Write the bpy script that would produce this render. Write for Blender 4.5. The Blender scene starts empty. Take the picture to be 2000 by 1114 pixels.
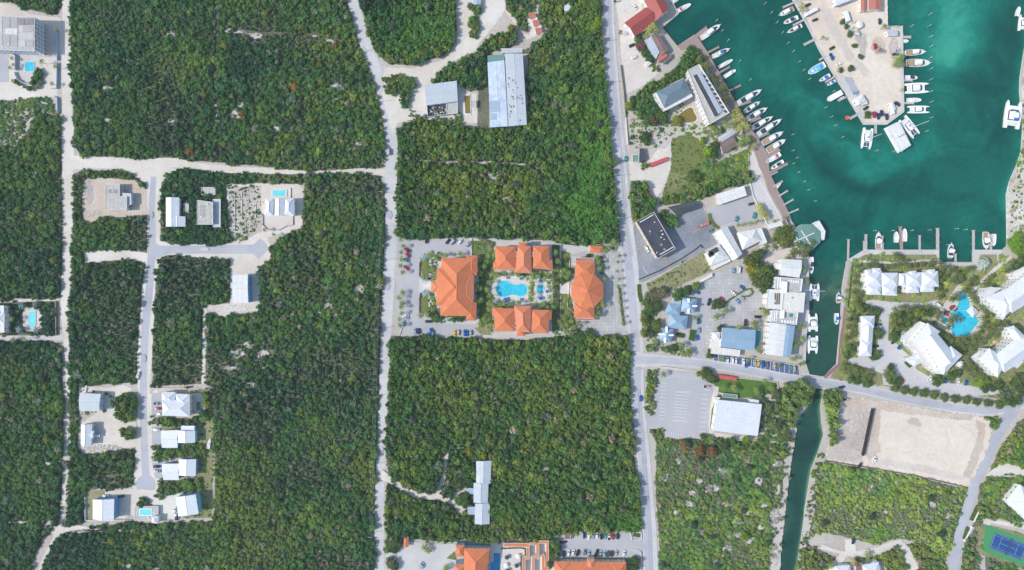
import bpy, math, random
import numpy as np
from mathutils import Vector, Matrix
random.seed(7); rng = np.random.default_rng(7)
SC = bpy.context.scene; COL = SC.collection
# ------------------------------------------------------------------ camera, sky, sun, exposure
S = 0.37                      # metres per photograph pixel on the ground
H = 2000*S*24/36              # height of the camera above the ground
cam = bpy.data.cameras.new('camera'); cam.lens = 24; cam.sensor_width = 36; cam.clip_start = 1; cam.clip_end = 30000
camo = bpy.data.objects.new('camera', cam); COL.objects.link(camo); camo.location = (0, 0, H); SC.camera = camo
SUN_EL, SHADOW_DIR = math.radians(43), math.radians(8)
w = bpy.data.worlds.new('World'); SC.world = w; w.use_nodes = True
nt = w.node_tree; bg = nt.nodes['Background']; sky = nt.nodes.new('ShaderNodeTexSky'); sky.sky_type = 'NISHITA'
sky.sun_disc = False; sky.sun_elevation = SUN_EL; sky.air_density = 1.3
sd = Vector((-math.cos(SHADOW_DIR)*math.cos(SUN_EL), -math.sin(SHADOW_DIR)*math.cos(SUN_EL), math.sin(SUN_EL)))
sky.sun_rotation = math.atan2(sd.x, sd.y)
nt.links.new(sky.outputs[0], bg.inputs[0]); bg.inputs[1].default_value = 0.15
sun = bpy.data.lights.new('sun', 'SUN'); sun.energy = 3.1; sun.angle = math.radians(0.6); sun.color = (1, .955, .89)
suno = bpy.data.objects.new('sun', sun); COL.objects.link(suno); suno.rotation_euler = sd.to_track_quat('Z', 'Y').to_euler()
SC.view_settings.view_transform = 'Standard'; SC.view_settings.look = 'None'; SC.view_settings.exposure = 0.3
SC.view_settings.gamma = 1; SC.view_settings.use_curve_mapping = False
SC.render.engine = 'CYCLES'; SC.cycles.max_bounces = 5

def W(px, py, h=0.0, z=None):
    k = S*(H-h)/H
    return Vector(((px-1000)*k, (557-py)*k, h if z is None else z))
# ------------------------------------------------------------------ materials
def lin(c): return tuple(((v/255)/12.92 if v/255 <= .04045 else ((v/255+.055)/1.055)**2.4) for v in c)
def node_mat(name):
    m = bpy.data.materials.new(name); m.use_nodes = True
    t = m.node_tree; b = t.nodes['Principled BSDF']; return m, t, b
def noise(t, coord, scale, detail=4, rough=.6, dist=0):
    n = t.nodes.new('ShaderNodeTexNoise'); n.inputs['Scale'].default_value = scale; n.inputs['Detail'].default_value = detail
    n.inputs['Roughness'].default_value = rough; n.inputs['Distortion'].default_value = dist
    t.links.new(coord, n.inputs['Vector']); return n.outputs['Fac']
def ramp(t, fac, stops, interp='LINEAR'):
    r = t.nodes.new('ShaderNodeValToRGB'); e = r.color_ramp.elements; r.color_ramp.interpolation = interp
    while len(e) < len(stops): e.new(.5)
    for k, (p, c) in enumerate(stops): e[k].position = p; e[k].color = (*c, 1)
    t.links.new(fac, r.inputs[0]); return r.outputs[0]
def mix(t, a, b, fac, mode='MIX'):
    n = t.nodes.new('ShaderNodeMix'); n.data_type = 'RGBA'; n.blend_type = mode
    for s, v in ((n.inputs[0], fac), (n.inputs[6], a), (n.inputs[7], b)):
        if hasattr(v, 'links'): t.links.new(v, s)
        elif isinstance(v, (int, float)): s.default_value = v
        else: s.default_value = (*v, 1)
    return n.outputs[2]
def coords(t, kind='geo'):
    if kind == 'geo': return t.nodes.new('ShaderNodeNewGeometry').outputs['Position']
    return t.nodes.new('ShaderNodeTexCoord').outputs['Object' if kind == 'obj' else 'UV']
def bump(t, b, fac, strength=.4, dist=.1):
    n = t.nodes.new('ShaderNodeBump'); n.inputs['Strength'].default_value = strength; n.inputs['Distance'].default_value = dist
    t.links.new(fac, n.inputs['Height']); t.links.new(n.outputs[0], b.inputs['Normal'])
_mc = {}
def ground_mat(name, c1, c2, c3=None, s1=.03, s2=.5, rough=.9, amt=.5, streak=None, lo=.35, hi=.65, c3at=(.62, .72)):
    if name in _mc: return _mc[name]
    m, t, b = node_mat(name); p = coords(t)
    a = ramp(t, noise(t, p, s1, 6, .65, .5), [(lo, c1), (hi, c2)])
    f = ramp(t, noise(t, p, s2, 5, .7), [(.3, (1-amt,)*3), (.7, (1+0*amt,)*3)])
    a = mix(t, a, f, 1.0, 'MULTIPLY')
    if c3: a = mix(t, a, c3, ramp(t, noise(t, p, s1*4, 6, .7, .8), [(c3at[0], (0, 0, 0)), (c3at[1], (1, 1, 1))]))
    t.links.new(a, b.inputs['Base Color']); b.inputs['Roughness'].default_value = rough
    b.inputs['Specular IOR Level'].default_value = .2
    bump(t, b, noise(t, p, 1.4, 5, .7), .5, .25)
    _mc[name] = m; return m
def flat_mat(name, c, rough=.6, var=.12, metal=0, spec=.4, scale=.4):
    if name in _mc: return _mc[name]
    m, t, b = node_mat(name); p = coords(t)
    k = ramp(t, noise(t, p, scale, 5, .7), [(.3, tuple(v*(1-var) for v in c)), (.7, tuple(min(1, v*(1+var*.4)) for v in c))])
    t.links.new(k, b.inputs['Base Color']); b.inputs['Roughness'].default_value = rough; b.inputs['Metallic'].default_value = metal
    b.inputs['Specular IOR Level'].default_value = spec
    _mc[name] = m; return m
def roof_mat(name, c, c2=None, seam=.5, kind='metal', rough=.45, stain=.25):
    """UV in metres: u along the eave, v up the slope"""
    if name in _mc: return _mc[name]
    m, t, b = node_mat(name); p = coords(t); uv = coords(t, 'uv')
    c2 = c2 or tuple(v*.8 for v in c)
    a = ramp(t, noise(t, p, .18, 6, .7, .4), [(.35, c), (.75, c2)])
    a = mix(t, a, ramp(t, noise(t, p, 1.7, 4, .7), [(.35, (1-stain,)*3), (.6, (1, 1, 1))]), 1, 'MULTIPLY')
    wv = t.nodes.new('ShaderNodeTexWave'); wv.wave_type = 'BANDS'; wv.bands_direction = 'X' if kind == 'metal' else 'Y'
    wv.inputs['Scale'].default_value = 1/(seam*3.14159*2)*3.14159 ; wv.inputs['Distortion'].default_value = .0 if kind == 'metal' else .6
    t.links.new(uv, wv.inputs['Vector'])
    st = ramp(t, wv.outputs['Fac'], [(0, (.62,)*3), (.2, (1,)*3)] if kind == 'metal' else [(0, (.55,)*3), (.5, (1,)*3)])
    a = mix(t, a, st, (.7 if kind == 'tile' else .5 if seam < .9 and min(c) < .6 else .22), 'MULTIPLY')
    t.links.new(a, b.inputs['Base Color']); b.inputs['Roughness'].default_value = rough; b.inputs['Specular IOR Level'].default_value = .35
    bump(t, b, wv.outputs['Fac'], .35, .06)
    _mc[name] = m; return m
def paving_mat(name, c, joint, size=1.0, rough=.85):
    if name in _mc: return _mc[name]
    m, t, b = node_mat(name); p = coords(t)
    br = t.nodes.new('ShaderNodeTexBrick'); br.offset = 0; br.inputs['Scale'].default_value = 1/size
    br.inputs['Brick Width'].default_value = 1; br.inputs['Row Height'].default_value = 1; br.inputs['Mortar Size'].default_value = .04
    br.inputs['Color1'].default_value = (*c, 1); br.inputs['Color2'].default_value = (*[v*.86 for v in c], 1); br.inputs['Mortar'].default_value = (*joint, 1)
    t.links.new(p, br.inputs['Vector'])
    a = mix(t, br.outputs['Color'], ramp(t, noise(t, p, .12, 6, .7), [(.35, (.78,)*3), (.6, (1,)*3)]), 1, 'MULTIPLY')
    t.links.new(a, b.inputs['Base Color']); b.inputs['Roughness'].default_value = rough
    bump(t, b, noise(t, p, 2, 4, .7), .3, .1)
    _mc[name] = m; return m
def plank_mat(name, c, size=.9):
    if name in _mc: return _mc[name]
    m, t, b = node_mat(name); uv = coords(t, 'uv'); p = coords(t)
    wv = t.nodes.new('ShaderNodeTexWave'); wv.bands_direction = 'X'; wv.inputs['Scale'].default_value = .5/size; t.links.new(uv, wv.inputs['Vector'])
    a = ramp(t, noise(t, p, .9, 6, .8), [(.3, tuple(v*.7 for v in c)), (.7, tuple(v*1.15 for v in c))])
    a = mix(t, a, ramp(t, wv.outputs['Fac'], [(0, (.55,)*3), (.25, (1,)*3)]), .7, 'MULTIPLY')
    t.links.new(a, b.inputs['Base Color']); b.inputs['Roughness'].default_value = .85; _mc[name] = m; return m

MT = {}
MT['sand'] = ground_mat('limestone_sand', (.50, .44, .385), (.60, .55, .50), (.40, .33, .26), .02, .6, amt=.28)
MT['dirt'] = ground_mat('cream_dirt', (.63, .565, .49), (.76, .71, .65), (.50, .42, .34), .035, .8, amt=.2)
MT['reddirt'] = ground_mat('tan_graded_dirt', (.56, .44, .35), (.66, .57, .49), (.47, .35, .27), .05, .7, amt=.28)
MT['fill'] = ground_mat('graded_sand_fill', (.66, .555, .45), (.76, .675, .58), (.57, .49, .41), .018, .3, amt=.16)
MT['rubble'] = ground_mat('grey_crushed_rock', (.50, .43, .38), (.64, .56, .50), (.38, .34, .32), .06, .5, amt=.3)
MT['asphalt'] = ground_mat('worn_grey_asphalt', (.40, .41, .45), (.50, .50, .53), (.36, .36, .40), .03, .9, amt=.12)
MT['asphaltW'] = ground_mat('dusty_road_surface', (.52, .51, .52), (.63, .61, .60), (.44, .44, .46), .03, .5, amt=.16)
MT['lane'] = ground_mat('traffic_worn_lane', (.36, .37, .41), (.44, .45, .49), None, .05, .9, amt=.12)
MT['tar'] = ground_mat('dark_asphalt', (.21, .23, .27), (.35, .365, .40), (.46, .45, .45), .035, .8, amt=.22)
MT['bluetar'] = ground_mat('blue_grey_asphalt', (.09, .13, .23), (.12, .17, .28), None, .05, .8, amt=.15)
MT['parking'] = ground_mat('parking_asphalt', (.40, .40, .42), (.47, .46, .47), (.50, .48, .47), .03, .8, amt=.1)
MT['concrete'] = ground_mat('pale_concrete', (.52, .50, .48), (.62, .60, .58), (.45, .43, .41), .04, .8, amt=.15)
MT['pinkconc'] = ground_mat('pinkish_concrete', (.60, .53, .48), (.68, .62, .57), None, .06, .8, amt=.12)
MT['cobble'] = paving_mat('cobble_paving', (.50, .49, .48), (.34, .33, .32), 2.4)
MT['paver'] = paving_mat('white_pool_paving', (.74, .71, .67), (.6, .57, .53), 1.6)
MT['terr'] = paving_mat('terrace_tiles', (.40, .38, .37), (.3, .29, .28), 1.0)
MT['grass'] = ground_mat('mown_lawn', (.15, .19, .05), (.22, .235, .08), (.28, .25, .12), .05, 1.2, amt=.35)
MT['lush'] = ground_mat('bright_lawn', (.09, .20, .03), (.13, .24, .05), None, .06, 1.0, amt=.4)
MT['drygrass'] = ground_mat('dry_grass', (.22, .235, .09), (.38, .35, .20), (.58, .53, .46), .035, .7, amt=.4)
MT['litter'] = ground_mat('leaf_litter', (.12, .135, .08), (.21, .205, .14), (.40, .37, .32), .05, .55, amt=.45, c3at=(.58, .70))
MT['bare'] = ground_mat('bare_pale_rock', (.26, .24, .19), (.66, .62, .58), (.2, .19, .12), .22, .8, amt=.4, lo=.42, hi=.56)
MT['white'] = flat_mat('white_paint', (.80, .80, .80), .4, .06)
MT['kerb'] = flat_mat('kerb_concrete', (.66, .64, .61), .8, .12)
MT['wallw'] = flat_mat('white_render', (.74, .73, .71), .7, .1)
MT['wallc'] = flat_mat('cream_render', (.66, .59, .47), .7, .12)
MT['wallb'] = flat_mat('blue_render', (.10, .30, .56), .6, .12)
MT['wallbs'] = flat_mat('sky_blue_render', (.16, .50, .68), .6, .12)
MT['wallp'] = flat_mat('pale_blue_render', (.42, .52, .62), .6, .1)
MT['walll'] = flat_mat('lilac_render', (.50, .54, .68), .6, .1)
MT['walle'] = flat_mat('green_render', (.28, .42, .36), .6, .1)
MT['line'] = flat_mat('road_marking_white', (.72, .72, .72), .6, .1)
MT['yline'] = flat_mat('road_marking_yellow', (.72, .42, .06), .6, .15)
MT['glass'] = flat_mat('window_glass', (.03, .045, .06), .08, .1, spec=.6)
MT['black'] = flat_mat('black_rubber', (.02, .02, .022), .7)
MT['steel'] = flat_mat('galvanised_steel', (.45, .46, .48), .45, .1, .4)
MT['trunk'] = flat_mat('bark', (.17, .13, .09), .9, .3, scale=2)
MT['ptrunk'] = flat_mat('palm_bark', (.28, .25, .21), .9, .3, scale=2)
MT['gelcoat'] = flat_mat('boat_gelcoat', (.82, .82, .82), .25, .05, spec=.5)
MT['deckw'] = flat_mat('boat_deck_cream', (.72, .70, .66), .5, .1)
MT['teak'] = flat_mat('teak_deck', (.42, .29, .19), .6, .2, scale=2)
MT['navy'] = flat_mat('navy_canvas', (.03, .05, .10), .6, .2)
MT['bluecan'] = flat_mat('blue_canvas', (.02, .15, .55), .6, .15)
MT['ltblue'] = flat_mat('light_blue_deck', (.15, .50, .75), .5, .15)
MT['mesh'] = flat_mat('trampoline_mesh', (.06, .08, .09), .8, .2)
MT['pile'] = flat_mat('weathered_pile', (.45, .42, .36), .9, .25)
MT['dock'] = plank_mat('weathered_grey_planks', (.50, .46, .44))
MT['dockb'] = plank_mat('brown_planks', (.36, .27, .24))
MT['dockr'] = plank_mat('reddish_planks', (.33, .16, .19))
R = {}
R['white'] = roof_mat('white_metal_roof', (.74, .765, .80), (.64, .67, .72), .6)
R['palegrey'] = roof_mat('pale_grey_metal_roof', (.56, .60, .64), (.47, .52, .57), .8)
R['bluegrey'] = roof_mat('blue_grey_metal_roof', (.40, .50, .60), (.34, .43, .53), .9)
R['patchy'] = roof_mat('patched_white_metal_roof', (.44, .55, .68), (.78, .80, .84), 1.2)
R['blue'] = roof_mat('light_blue_metal_roof', (.30, .44, .57), (.25, .38, .50), .7)
R['slate'] = roof_mat('slate_blue_roof', (.17, .24, .29), (.14, .20, .24), .8)
R['orange'] = roof_mat('orange_tile_roof', (.80, .25, .10), (.60, .19, .10), .6, 'tile', .8, .28)
R['orange2'] = roof_mat('salmon_tile_roof', (.70, .27, .17), (.80, .25, .10), .6, 'tile', .8, .28)
R['red'] = roof_mat('red_metal_roof', (.42, .085, .07), (.33, .08, .07), .7)
R['rust'] = roof_mat('rust_orange_roof', (.56, .20, .14), (.45, .17, .13), .8)
R['brown'] = roof_mat('rusty_brown_roof', (.30, .19, .17), (.22, .17, .16), .8, stain=.5)
R['green'] = roof_mat('green_metal_roof', (.15, .30, .25), (.20, .32, .28), .8)
R['black'] = roof_mat('black_membrane_roof', (.045, .05, .07), (.085, .09, .115), 2.5, rough=.8)
R['darkshingle'] = roof_mat('dark_shingle_roof', (.06, .075, .09), (.11, .13, .14), .6, 'tile', .8, .5)
R['conc'] = roof_mat('weathered_concrete_roof', (.52, .50, .47), (.60, .58, .55), 5, rough=.85, stain=.45)
R['flatw'] = roof_mat('white_membrane_roof', (.76, .76, .74), (.68, .68, .67), 6, rough=.8)
R['cream'] = roof_mat('cream_membrane_roof', (.76, .73, .68), (.70, .67, .62), 6, rough=.8)

# ------------------------------------------------------------------ mesh helpers
class MB:
    def __init__(s): s.v = []; s.f = []; s.m = []; s.uv = []
    def face(s, pts, m=0, uv=None):
        n = len(s.v); s.v += [tuple(p) for p in pts]; s.f.append(tuple(range(n, n+len(pts)))); s.m.append(m)
        if uv is None:
            p0, p1 = Vector(pts[0]), Vector(pts[1]); u = (p1-p0); u = u.normalized() if u.length > 1e-6 else Vector((1, 0, 0))
            nn = Vector((0, 0, 0)); 
            for i in range(len(pts)):
                a, b_ = Vector(pts[i]), Vector(pts[(i+1) % len(pts)]); nn += a.cross(b_)
            nn = nn.normalized() if nn.length > 1e-9 else Vector((0, 0, 1)); vv = nn.cross(u)
            uv = [((Vector(p)-p0).dot(u), (Vector(p)-p0).dot(vv)) for p in pts]
        s.uv += uv
    def prism(s, poly, z0, z1, m=0, mtop=None, bottom=False):
        """poly: xy list, any winding"""
        a = sum(poly[i][0]*poly[(i+1) % len(poly)][1]-poly[(i+1) % len(poly)][0]*poly[i][1] for i in range(len(poly)))
        if a < 0: poly = poly[::-1]
        for i in range(len(poly)):
            p, q = poly[i], poly[(i+1) % len(poly)]
            s.face([(p[0], p[1], z0), (q[0], q[1], z0), (q[0], q[1], z1), (p[0], p[1], z1)], m)
        s.face([(p[0], p[1], z1) for p in poly], m if mtop is None else mtop)
        if bottom: s.face([(p[0], p[1], z0) for p in poly[::-1]], m)
        return s
    def box(s, c, d, m=0, rot=0):
        cx, cy, cz = c; dx, dy, dz = [v/2 for v in d]; cs, sn = math.cos(rot), math.sin(rot)
        return s.prism([(cx+a*dx*cs-b*dy*sn, cy+a*dx*sn+b*dy*cs) for a, b in ((-1, -1), (1, -1), (1, 1), (-1, 1))], cz-dz, cz+dz, m, bottom=True)
    def tube(s, p, q, r0, r1, n=6, m=0, cap=True):
        p, q = Vector(p), Vector(q); d = (q-p).normalized(); a = d.orthogonal().normalized(); b = d.cross(a)
        ring = lambda c, r: [c+(a*math.cos(t)+b*math.sin(t))*r for t in [2*math.pi*k/n for k in range(n)]]
        A, B = ring(p, r0), ring(q, r1)
        for k in range(n): s.face([A[k], A[(k+1) % n], B[(k+1) % n], B[k]], m)
        if cap: s.face(B, m); s.face(A[::-1], m)
        return s
    def mesh(s, name, mats, smooth=False):
        me = bpy.data.meshes.new(name); me.from_pydata(s.v, [], s.f)
        for m in (mats if isinstance(mats, (list, tuple)) else [mats]): me.materials.append(m)
        me.polygons.foreach_set('material_index', s.m)
        ul = me.uv_layers.new(name='UVMap'); ul.data.foreach_set('uv', [c for t in s.uv for c in t])
        if smooth: me.polygons.foreach_set('use_smooth', [True]*len(s.f))
        me.update(); return me
def link(name, data, parent=None, loc=None, rot=None, **props):
    o = bpy.data.objects.new(name, data); COL.objects.link(o)
    if parent is not None: o.parent = parent
    if loc is not None: o.location = loc
    if rot is not None: o.rotation_euler = (0, 0, rot)
    for k, v in props.items():
        if v is not None: o[k] = v
    return o
def thing(name, label, category, loc=(0, 0, 0), rot=0, group=None, data=None):
    return link(name, data, None, loc, rot, label=label, category=category, group=group)
def struct(name, data, label=None): return link(name, data, kind='structure', label=label)
def copy_tree(o, parent=None):
    c = o.copy(); COL.objects.link(c); c.parent = parent
    for ch in o.children: copy_tree(ch, c)
    return c
ORD = ['first', 'second', 'third', 'fourth', 'fifth', 'sixth', 'seventh', 'eighth', 'ninth', 'tenth', 'eleventh', 'twelfth', 'thirteenth',
       'fourteenth', 'fifteenth', 'sixteenth', 'seventeenth', 'eighteenth', 'nineteenth', 'twentieth', 'twenty-first', 'twenty-second', 'twenty-third',
       'twenty-fourth', 'twenty-fifth', 'twenty-sixth', 'twenty-seventh', 'twenty-eighth', 'twenty-ninth', 'thirtieth']
def ordered_labels(items, what, where):
    """items: (x, y, ...) -> labels that count along the row's longer direction"""
    xs = [i[0] for i in items]; ys = [i[1] for i in items]
    hor = (max(xs)-min(xs)) >= (max(ys)-min(ys)); order = sorted(range(len(items)), key=lambda i: items[i][0 if hor else 1])
    out = [None]*len(items)
    for k, i in enumerate(order):
        wt = what(items[i]) if callable(what) else what
        if len(items) == 1: out[i] = f'{wt} {where}'
        else:
            pos = (('leftmost', 'rightmost') if hor else ('topmost', 'bottommost'))
            k2 = len(items)-1-k
            o = pos[0] if k == 0 else pos[1] if k2 == 0 else f"{ORD[k]} from the {'left' if hor else 'top'}" if k <= k2 else f"{ORD[k2]} from the {'right' if hor else 'bottom'}"
            out[i] = f'{wt} {where}, {o}'
    return out
# 2D mask of the place, 1 cell = 2 photo pixels, with a margin
MX, MY, CELL = 160, 120, 2
GW, GH = (2000+2*MX)//CELL, (1114+2*MY)//CELL
gx = (np.arange(GW)+.5)*CELL-MX; gy = (np.arange(GH)+.5)*CELL-MY
def inside(poly, X, Y):
    r = np.zeros(np.broadcast(X, Y).shape, bool); n = len(poly); j = n-1
    for i in range(n):
        xi, yi = poly[i]; xj, yj = poly[j]
        if yi != yj:
            c = ((yi > Y) != (yj > Y)) & (X < (xj-xi)*(Y-yi)/(yj-yi)+xi); r ^= c
        j = i
    return r
XX, YY = np.meshgrid(gx, gy)
def raster(poly):
    x0 = min(p[0] for p in poly); x1 = max(p[0] for p in poly); y0 = min(p[1] for p in poly); y1 = max(p[1] for p in poly)
    r = np.zeros((GH, GW), bool)
    i0, i1 = max(0, int((x0+MX)/CELL)-1), min(GW, int((x1+MX)/CELL)+2); j0, j1 = max(0, int((y0+MY)/CELL)-1), min(GH, int((y1+MY)/CELL)+2)
    if i1 > i0 and j1 > j0: r[j0:j1, i0:i1] = inside(poly, XX[j0:j1, i0:i1], YY[j0:j1, i0:i1])
    return r
def vnoise(scale, seed, octaves=3):
    """smooth value noise on the mask grid; scale in photo pixels"""
    r = np.zeros((GH, GW)); amp = 1; tot = 0; g = np.random.default_rng(seed)
    for o in range(octaves):
        sc = scale/2**o; nx, ny = int((2000+2*MX)/sc)+3, int((1114+2*MY)/sc)+3
        t = g.random((ny, nx)); fx = (gx+MX)/sc; fy = (gy+MY)/sc; ix = fx.astype(int); iy = fy.astype(int)
        ux = fx-ix; uy = fy-iy; ux = ux*ux*(3-2*ux); uy = uy*uy*(3-2*uy); ux = ux[None]; uy = uy[:, None]
        a = t[np.ix_(iy, ix)]; b = t[np.ix_(iy, ix+1)]; c = t[np.ix_(iy+1, ix)]; d = t[np.ix_(iy+1, ix+1)]
        r += amp*((a*(1-ux)+b*ux)*(1-uy)+(c*(1-ux)+d*ux)*uy); tot += amp; amp *= .5
    return r/tot
# ------------------------------------------------------------------ sheets
CLEAR = np.zeros((GH, GW), bool)          # where scrub must not grow (roads, yards, paving)
BLD = np.zeros((GH, GW), bool); HARD = np.zeros((GH, GW), bool)           # where nothing grows at all (paving, buildings, pools)
_sheet = [0]
def rough_poly(pts, amp=1.0, step=4):
    out = []
    for i in range(len(pts)):
        a, b = np.array(pts[i], float), np.array(pts[(i+1) % len(pts)], float); L = np.hypot(*(b-a)); n = max(1, int(L/step))
        nrm = np.array([-(b-a)[1], (b-a)[0]])/max(L, 1e-6)
        for k in range(n): out.append(tuple(a+(b-a)*k/n+(nrm*random.uniform(-amp, amp) if k else 0)))
    return out
def smooth_poly(pts, it=2):
    for _ in range(it):
        o = []
        for i in range(len(pts)):
            a, b = pts[i], pts[(i+1) % len(pts)]
            o += [(a[0]*.75+b[0]*.25, a[1]*.75+b[1]*.25), (a[0]*.25+b[0]*.75, a[1]*.25+b[1]*.75)]
        pts = o
    return pts
def sheet(name, pts, mat, label=None, amp=0, clear=True, smooth=0, kerb=0, kind='structure'):
    if smooth: pts = smooth_poly(pts, smooth)
    if clear:
        r_ = raster(pts); CLEAR[r_] = True
        if mat not in ('grass', 'lush', 'drygrass', 'litter', 'sand'): HARD[r_] = True
    if amp: pts = rough_poly(pts, amp)
    _sheet[0] += 1; z = .01+.003*_sheet[0]
    mb = MB(); q = [W(x, y) for x, y in pts]
    a = sum(q[i].x*q[(i+1) % len(q)].y-q[(i+1) % len(q)].x*q[i].y for i in range(len(q)))
    if a < 0: q = q[::-1]
    mb.face([(p.x, p.y, z) for p in q], 0, [(p.x, p.y) for p in q])
    o = link(name, mb.mesh(name, MT[mat] if isinstance(mat, str) else mat), kind=kind, label=label)
    if kerb:
        k = MB()
        for i in range(len(q)):
            a_, b_ = q[i], q[(i+1) % len(q)]; d = (b_-a_); L = d.length
            if L < .05: continue
            k.box(((a_.x+b_.x)/2, (a_.y+b_.y)/2, z+.06), (L, kerb, .13), 0, math.atan2(d.y, d.x))
        link('kerb', k.mesh('kerb', MT['kerb']), o)
    return o
def ribbon_pts(line, widths):
    L = []; Rr = []
    if not isinstance(widths, (list, tuple)): widths = [widths]*len(line)
    for i, (x, y) in enumerate(line):
        a = line[max(0, i-1)]; b = line[min(len(line)-1, i+1)]; dx, dy = b[0]-a[0], b[1]-a[1]; l = math.hypot(dx, dy) or 1
        nx, ny = -dy/l, dx/l; w_ = widths[i]/2
        L.append((x+nx*w_, y+ny*w_)); Rr.append((x-nx*w_, y-ny*w_))
    return L+Rr[::-1]
def dense(line, widths=None, step=12):
    """Catmull-Rom resample of a polyline"""
    n = len(line); ws = widths if isinstance(widths, (list, tuple)) else [widths or 0]*n; P = []; Q = []
    for i in range(n-1):
        p0, p1, p2, p3 = [np.array(line[max(0, min(n-1, k))], float) for k in (i-1, i, i+1, i+2)]
        m = max(1, int(np.hypot(*(p2-p1))/step))
        for k in range(m):
            t = k/m; P.append(tuple(.5*(2*p1+(p2-p0)*t+(2*p0-5*p1+4*p2-p3)*t*t+(3*p1-p0-3*p2+p3)*t**3))); Q.append(ws[i]*(1-t)+ws[i+1]*t)
    P.append(tuple(line[-1])); Q.append(ws[-1]); return P, Q
def road(name, line, widths, mat, label=None, amp=0.0, step=12):
    P, Q = dense(line, widths, step); return sheet(name, ribbon_pts(P, Q), mat, label, amp)
# ------------------------------------------------------------------ land, quay faces and water
SHORE_W = [(1290,-80),(1301,-30),(1312,0),(1326,27),(1294,54),(1323,90),(1356,68),(1361,72),(1381,102),(1406,146),(1439,206),(1466,251),(1486,280),(1499,301),(1502,336),(1517,370),(1539,414),
 (1545,430),(1560,452),(1572,486),(1580,498),(1580.5,560),(1580.5,610),(1576,652),(1574,709),(1582,733),(1590,757),(1586,775),(1572,800),(1560,815),(1552,834),(1544,884),(1537,930),(1534,960),(1527,1030),(1524,1060),(1520,1114),(1512,1200)]
SHORE_E = [(1545,1200),(1557,1114),(1564,1060),(1570,1020),(1572,997),(1578,960),(1585,917),(1600,879),(1609,850),(1605,825),(1603,795),(1606,775),(1609,757),(1609,736),(1634,711),(1641,635),(1645,560),(1650,530),(1654,511),(1687,492),(1830,492),(1833,512),(1900,512),(1900,491),
 (1955,491),(1967,480),(1967,456),(1966,380),(1972,355),(1979,338),(1985,325),(1991,308),(1995,295),(1998,250),(1992,176),(1993,150),(1999,110),(2008,60),(2014,-20),(2018,-120)]
PEN = [(1505,-90),(1548,0),(1577,50),(1600,98),(1628,146),(1645,173),(1687,244),(1732,244),(1766,219),(1766,163),(1764,100),(1763,52),(1734,51),(1733,0),(1733,-90)]
land = [[(-3500,-3500),(1200,-3500)]+SHORE_W+[(1480,4500),(-3500,4500)], SHORE_E[::1]+[(2100,-3500),(5500,-3500),(5500,4500),(1520,4500)], PEN+[(1733,-3500),(1400,-3500)]]
for nm, P in zip(('ground', 'ground', 'ground'), land):
    mb = MB(); q = [W(x, y) for x, y in P]
    mb.prism([(p.x, p.y) for p in q], -3.0, 0.0, 1, 0); struct(nm, mb.mesh(nm, [MT['sand'], MT['concrete']]), 'sandy limestone land around the harbour')
mb = MB(); q = [W(-3600, 4600), W(5600, 4600), W(5600, -3600), W(-3600, -3600)]; mb.face([(p.x, p.y, -4) for p in q]); struct('seabed', mb.mesh('seabed', MT['sand']))
# water: a fine grid; the colour attribute is the clearness / depth of the sea bed beneath it
def seg_dist(px, py, line):
    d = np.full(px.shape, 1e9)
    for a, b in zip(line[:-1], line[1:]):
        ax, ay = a; bx, by = b; L2 = (bx-ax)**2+(by-ay)**2 or 1
        t = np.clip(((px-ax)*(bx-ax)+(py-ay)*(by-ay))/L2, 0, 1); d = np.minimum(d, np.hypot(px-ax-t*(bx-ax), py-ay-t*(by-ay)))
    return d
wx = np.arange(1284, 2040, 3.0); wy = np.arange(-84, 1204, 3.0); WX, WY = np.meshgrid(wx, wy)
wp = np.stack([(WX-1000)*S, (557-WY)*S, np.full(WX.shape, -.9)], -1).reshape(-1, 3); nw, nh = len(wx), len(wy)
idx = np.arange(nw*nh).reshape(nh, nw); wf = np.stack([idx[1:, :-1], idx[1:, 1:], idx[:-1, 1:], idx[:-1, :-1]], -1).reshape(-1, 4)
me = bpy.data.meshes.new('harbour_water'); me.from_pydata(wp.tolist(), [], wf.tolist())
sh = .36+.0*WX
for cx, cy, rx, ry, ang, am in [(1860,40,70,95,20,.42),(1845,120,45,50,10,.34),(1900,60,60,90,0,.16),(1760,30,50,60,0,.10),(1450,110,80,50,40,.12),(1500,160,60,45,0,.14),(1640,225,75,60,-40,.16),(1700,320,70,38,-25,.24),
   (1790,290,80,40,-10,.12),(1850,390,70,60,20,.13),(1760,420,60,40,0,.10),(1560,380,70,40,-40,.10),(1560,330,35,20,0,.12),(1925,330,60,70,0,.10),(1680,285,40,30,0,.12),
   (1960,50,35,40,0,-.26),(1590,300,40,11,60,-.2),(1640,350,50,12,25,-.24),(1700,372,50,12,8,-.22),(1655,300,45,30,30,.16),(1905,150,40,55,0,-.14),(1930,260,60,45,20,-.14),(1770,375,55,30,0,-.16),(1420,30,60,40,-30,-.14),(1500,60,60,40,0,-.10),(1690,420,50,30,0,-.14),(1960,200,20,60,0,-.12),(1690,470,80,40,0,-.08),(1980,120,18,60,0,-.10)]:
    a = math.radians(ang); dx, dy = WX-cx, WY-cy; u = (dx*math.cos(a)+dy*math.sin(a))/rx; v = (-dx*math.sin(a)+dy*math.cos(a))/ry
    sh = sh+am*np.exp(-(u*u+v*v))
d_e = seg_dist(WX, WY, SHORE_E[24:]); sh += .22*np.exp(-d_e/9)
d_w = seg_dist(WX, WY, SHORE_W); d_p = seg_dist(WX, WY, PEN)
sh -= .16*np.exp(-d_w/16)*(WY < 700); sh -= .06*np.exp(-d_p/14)
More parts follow.
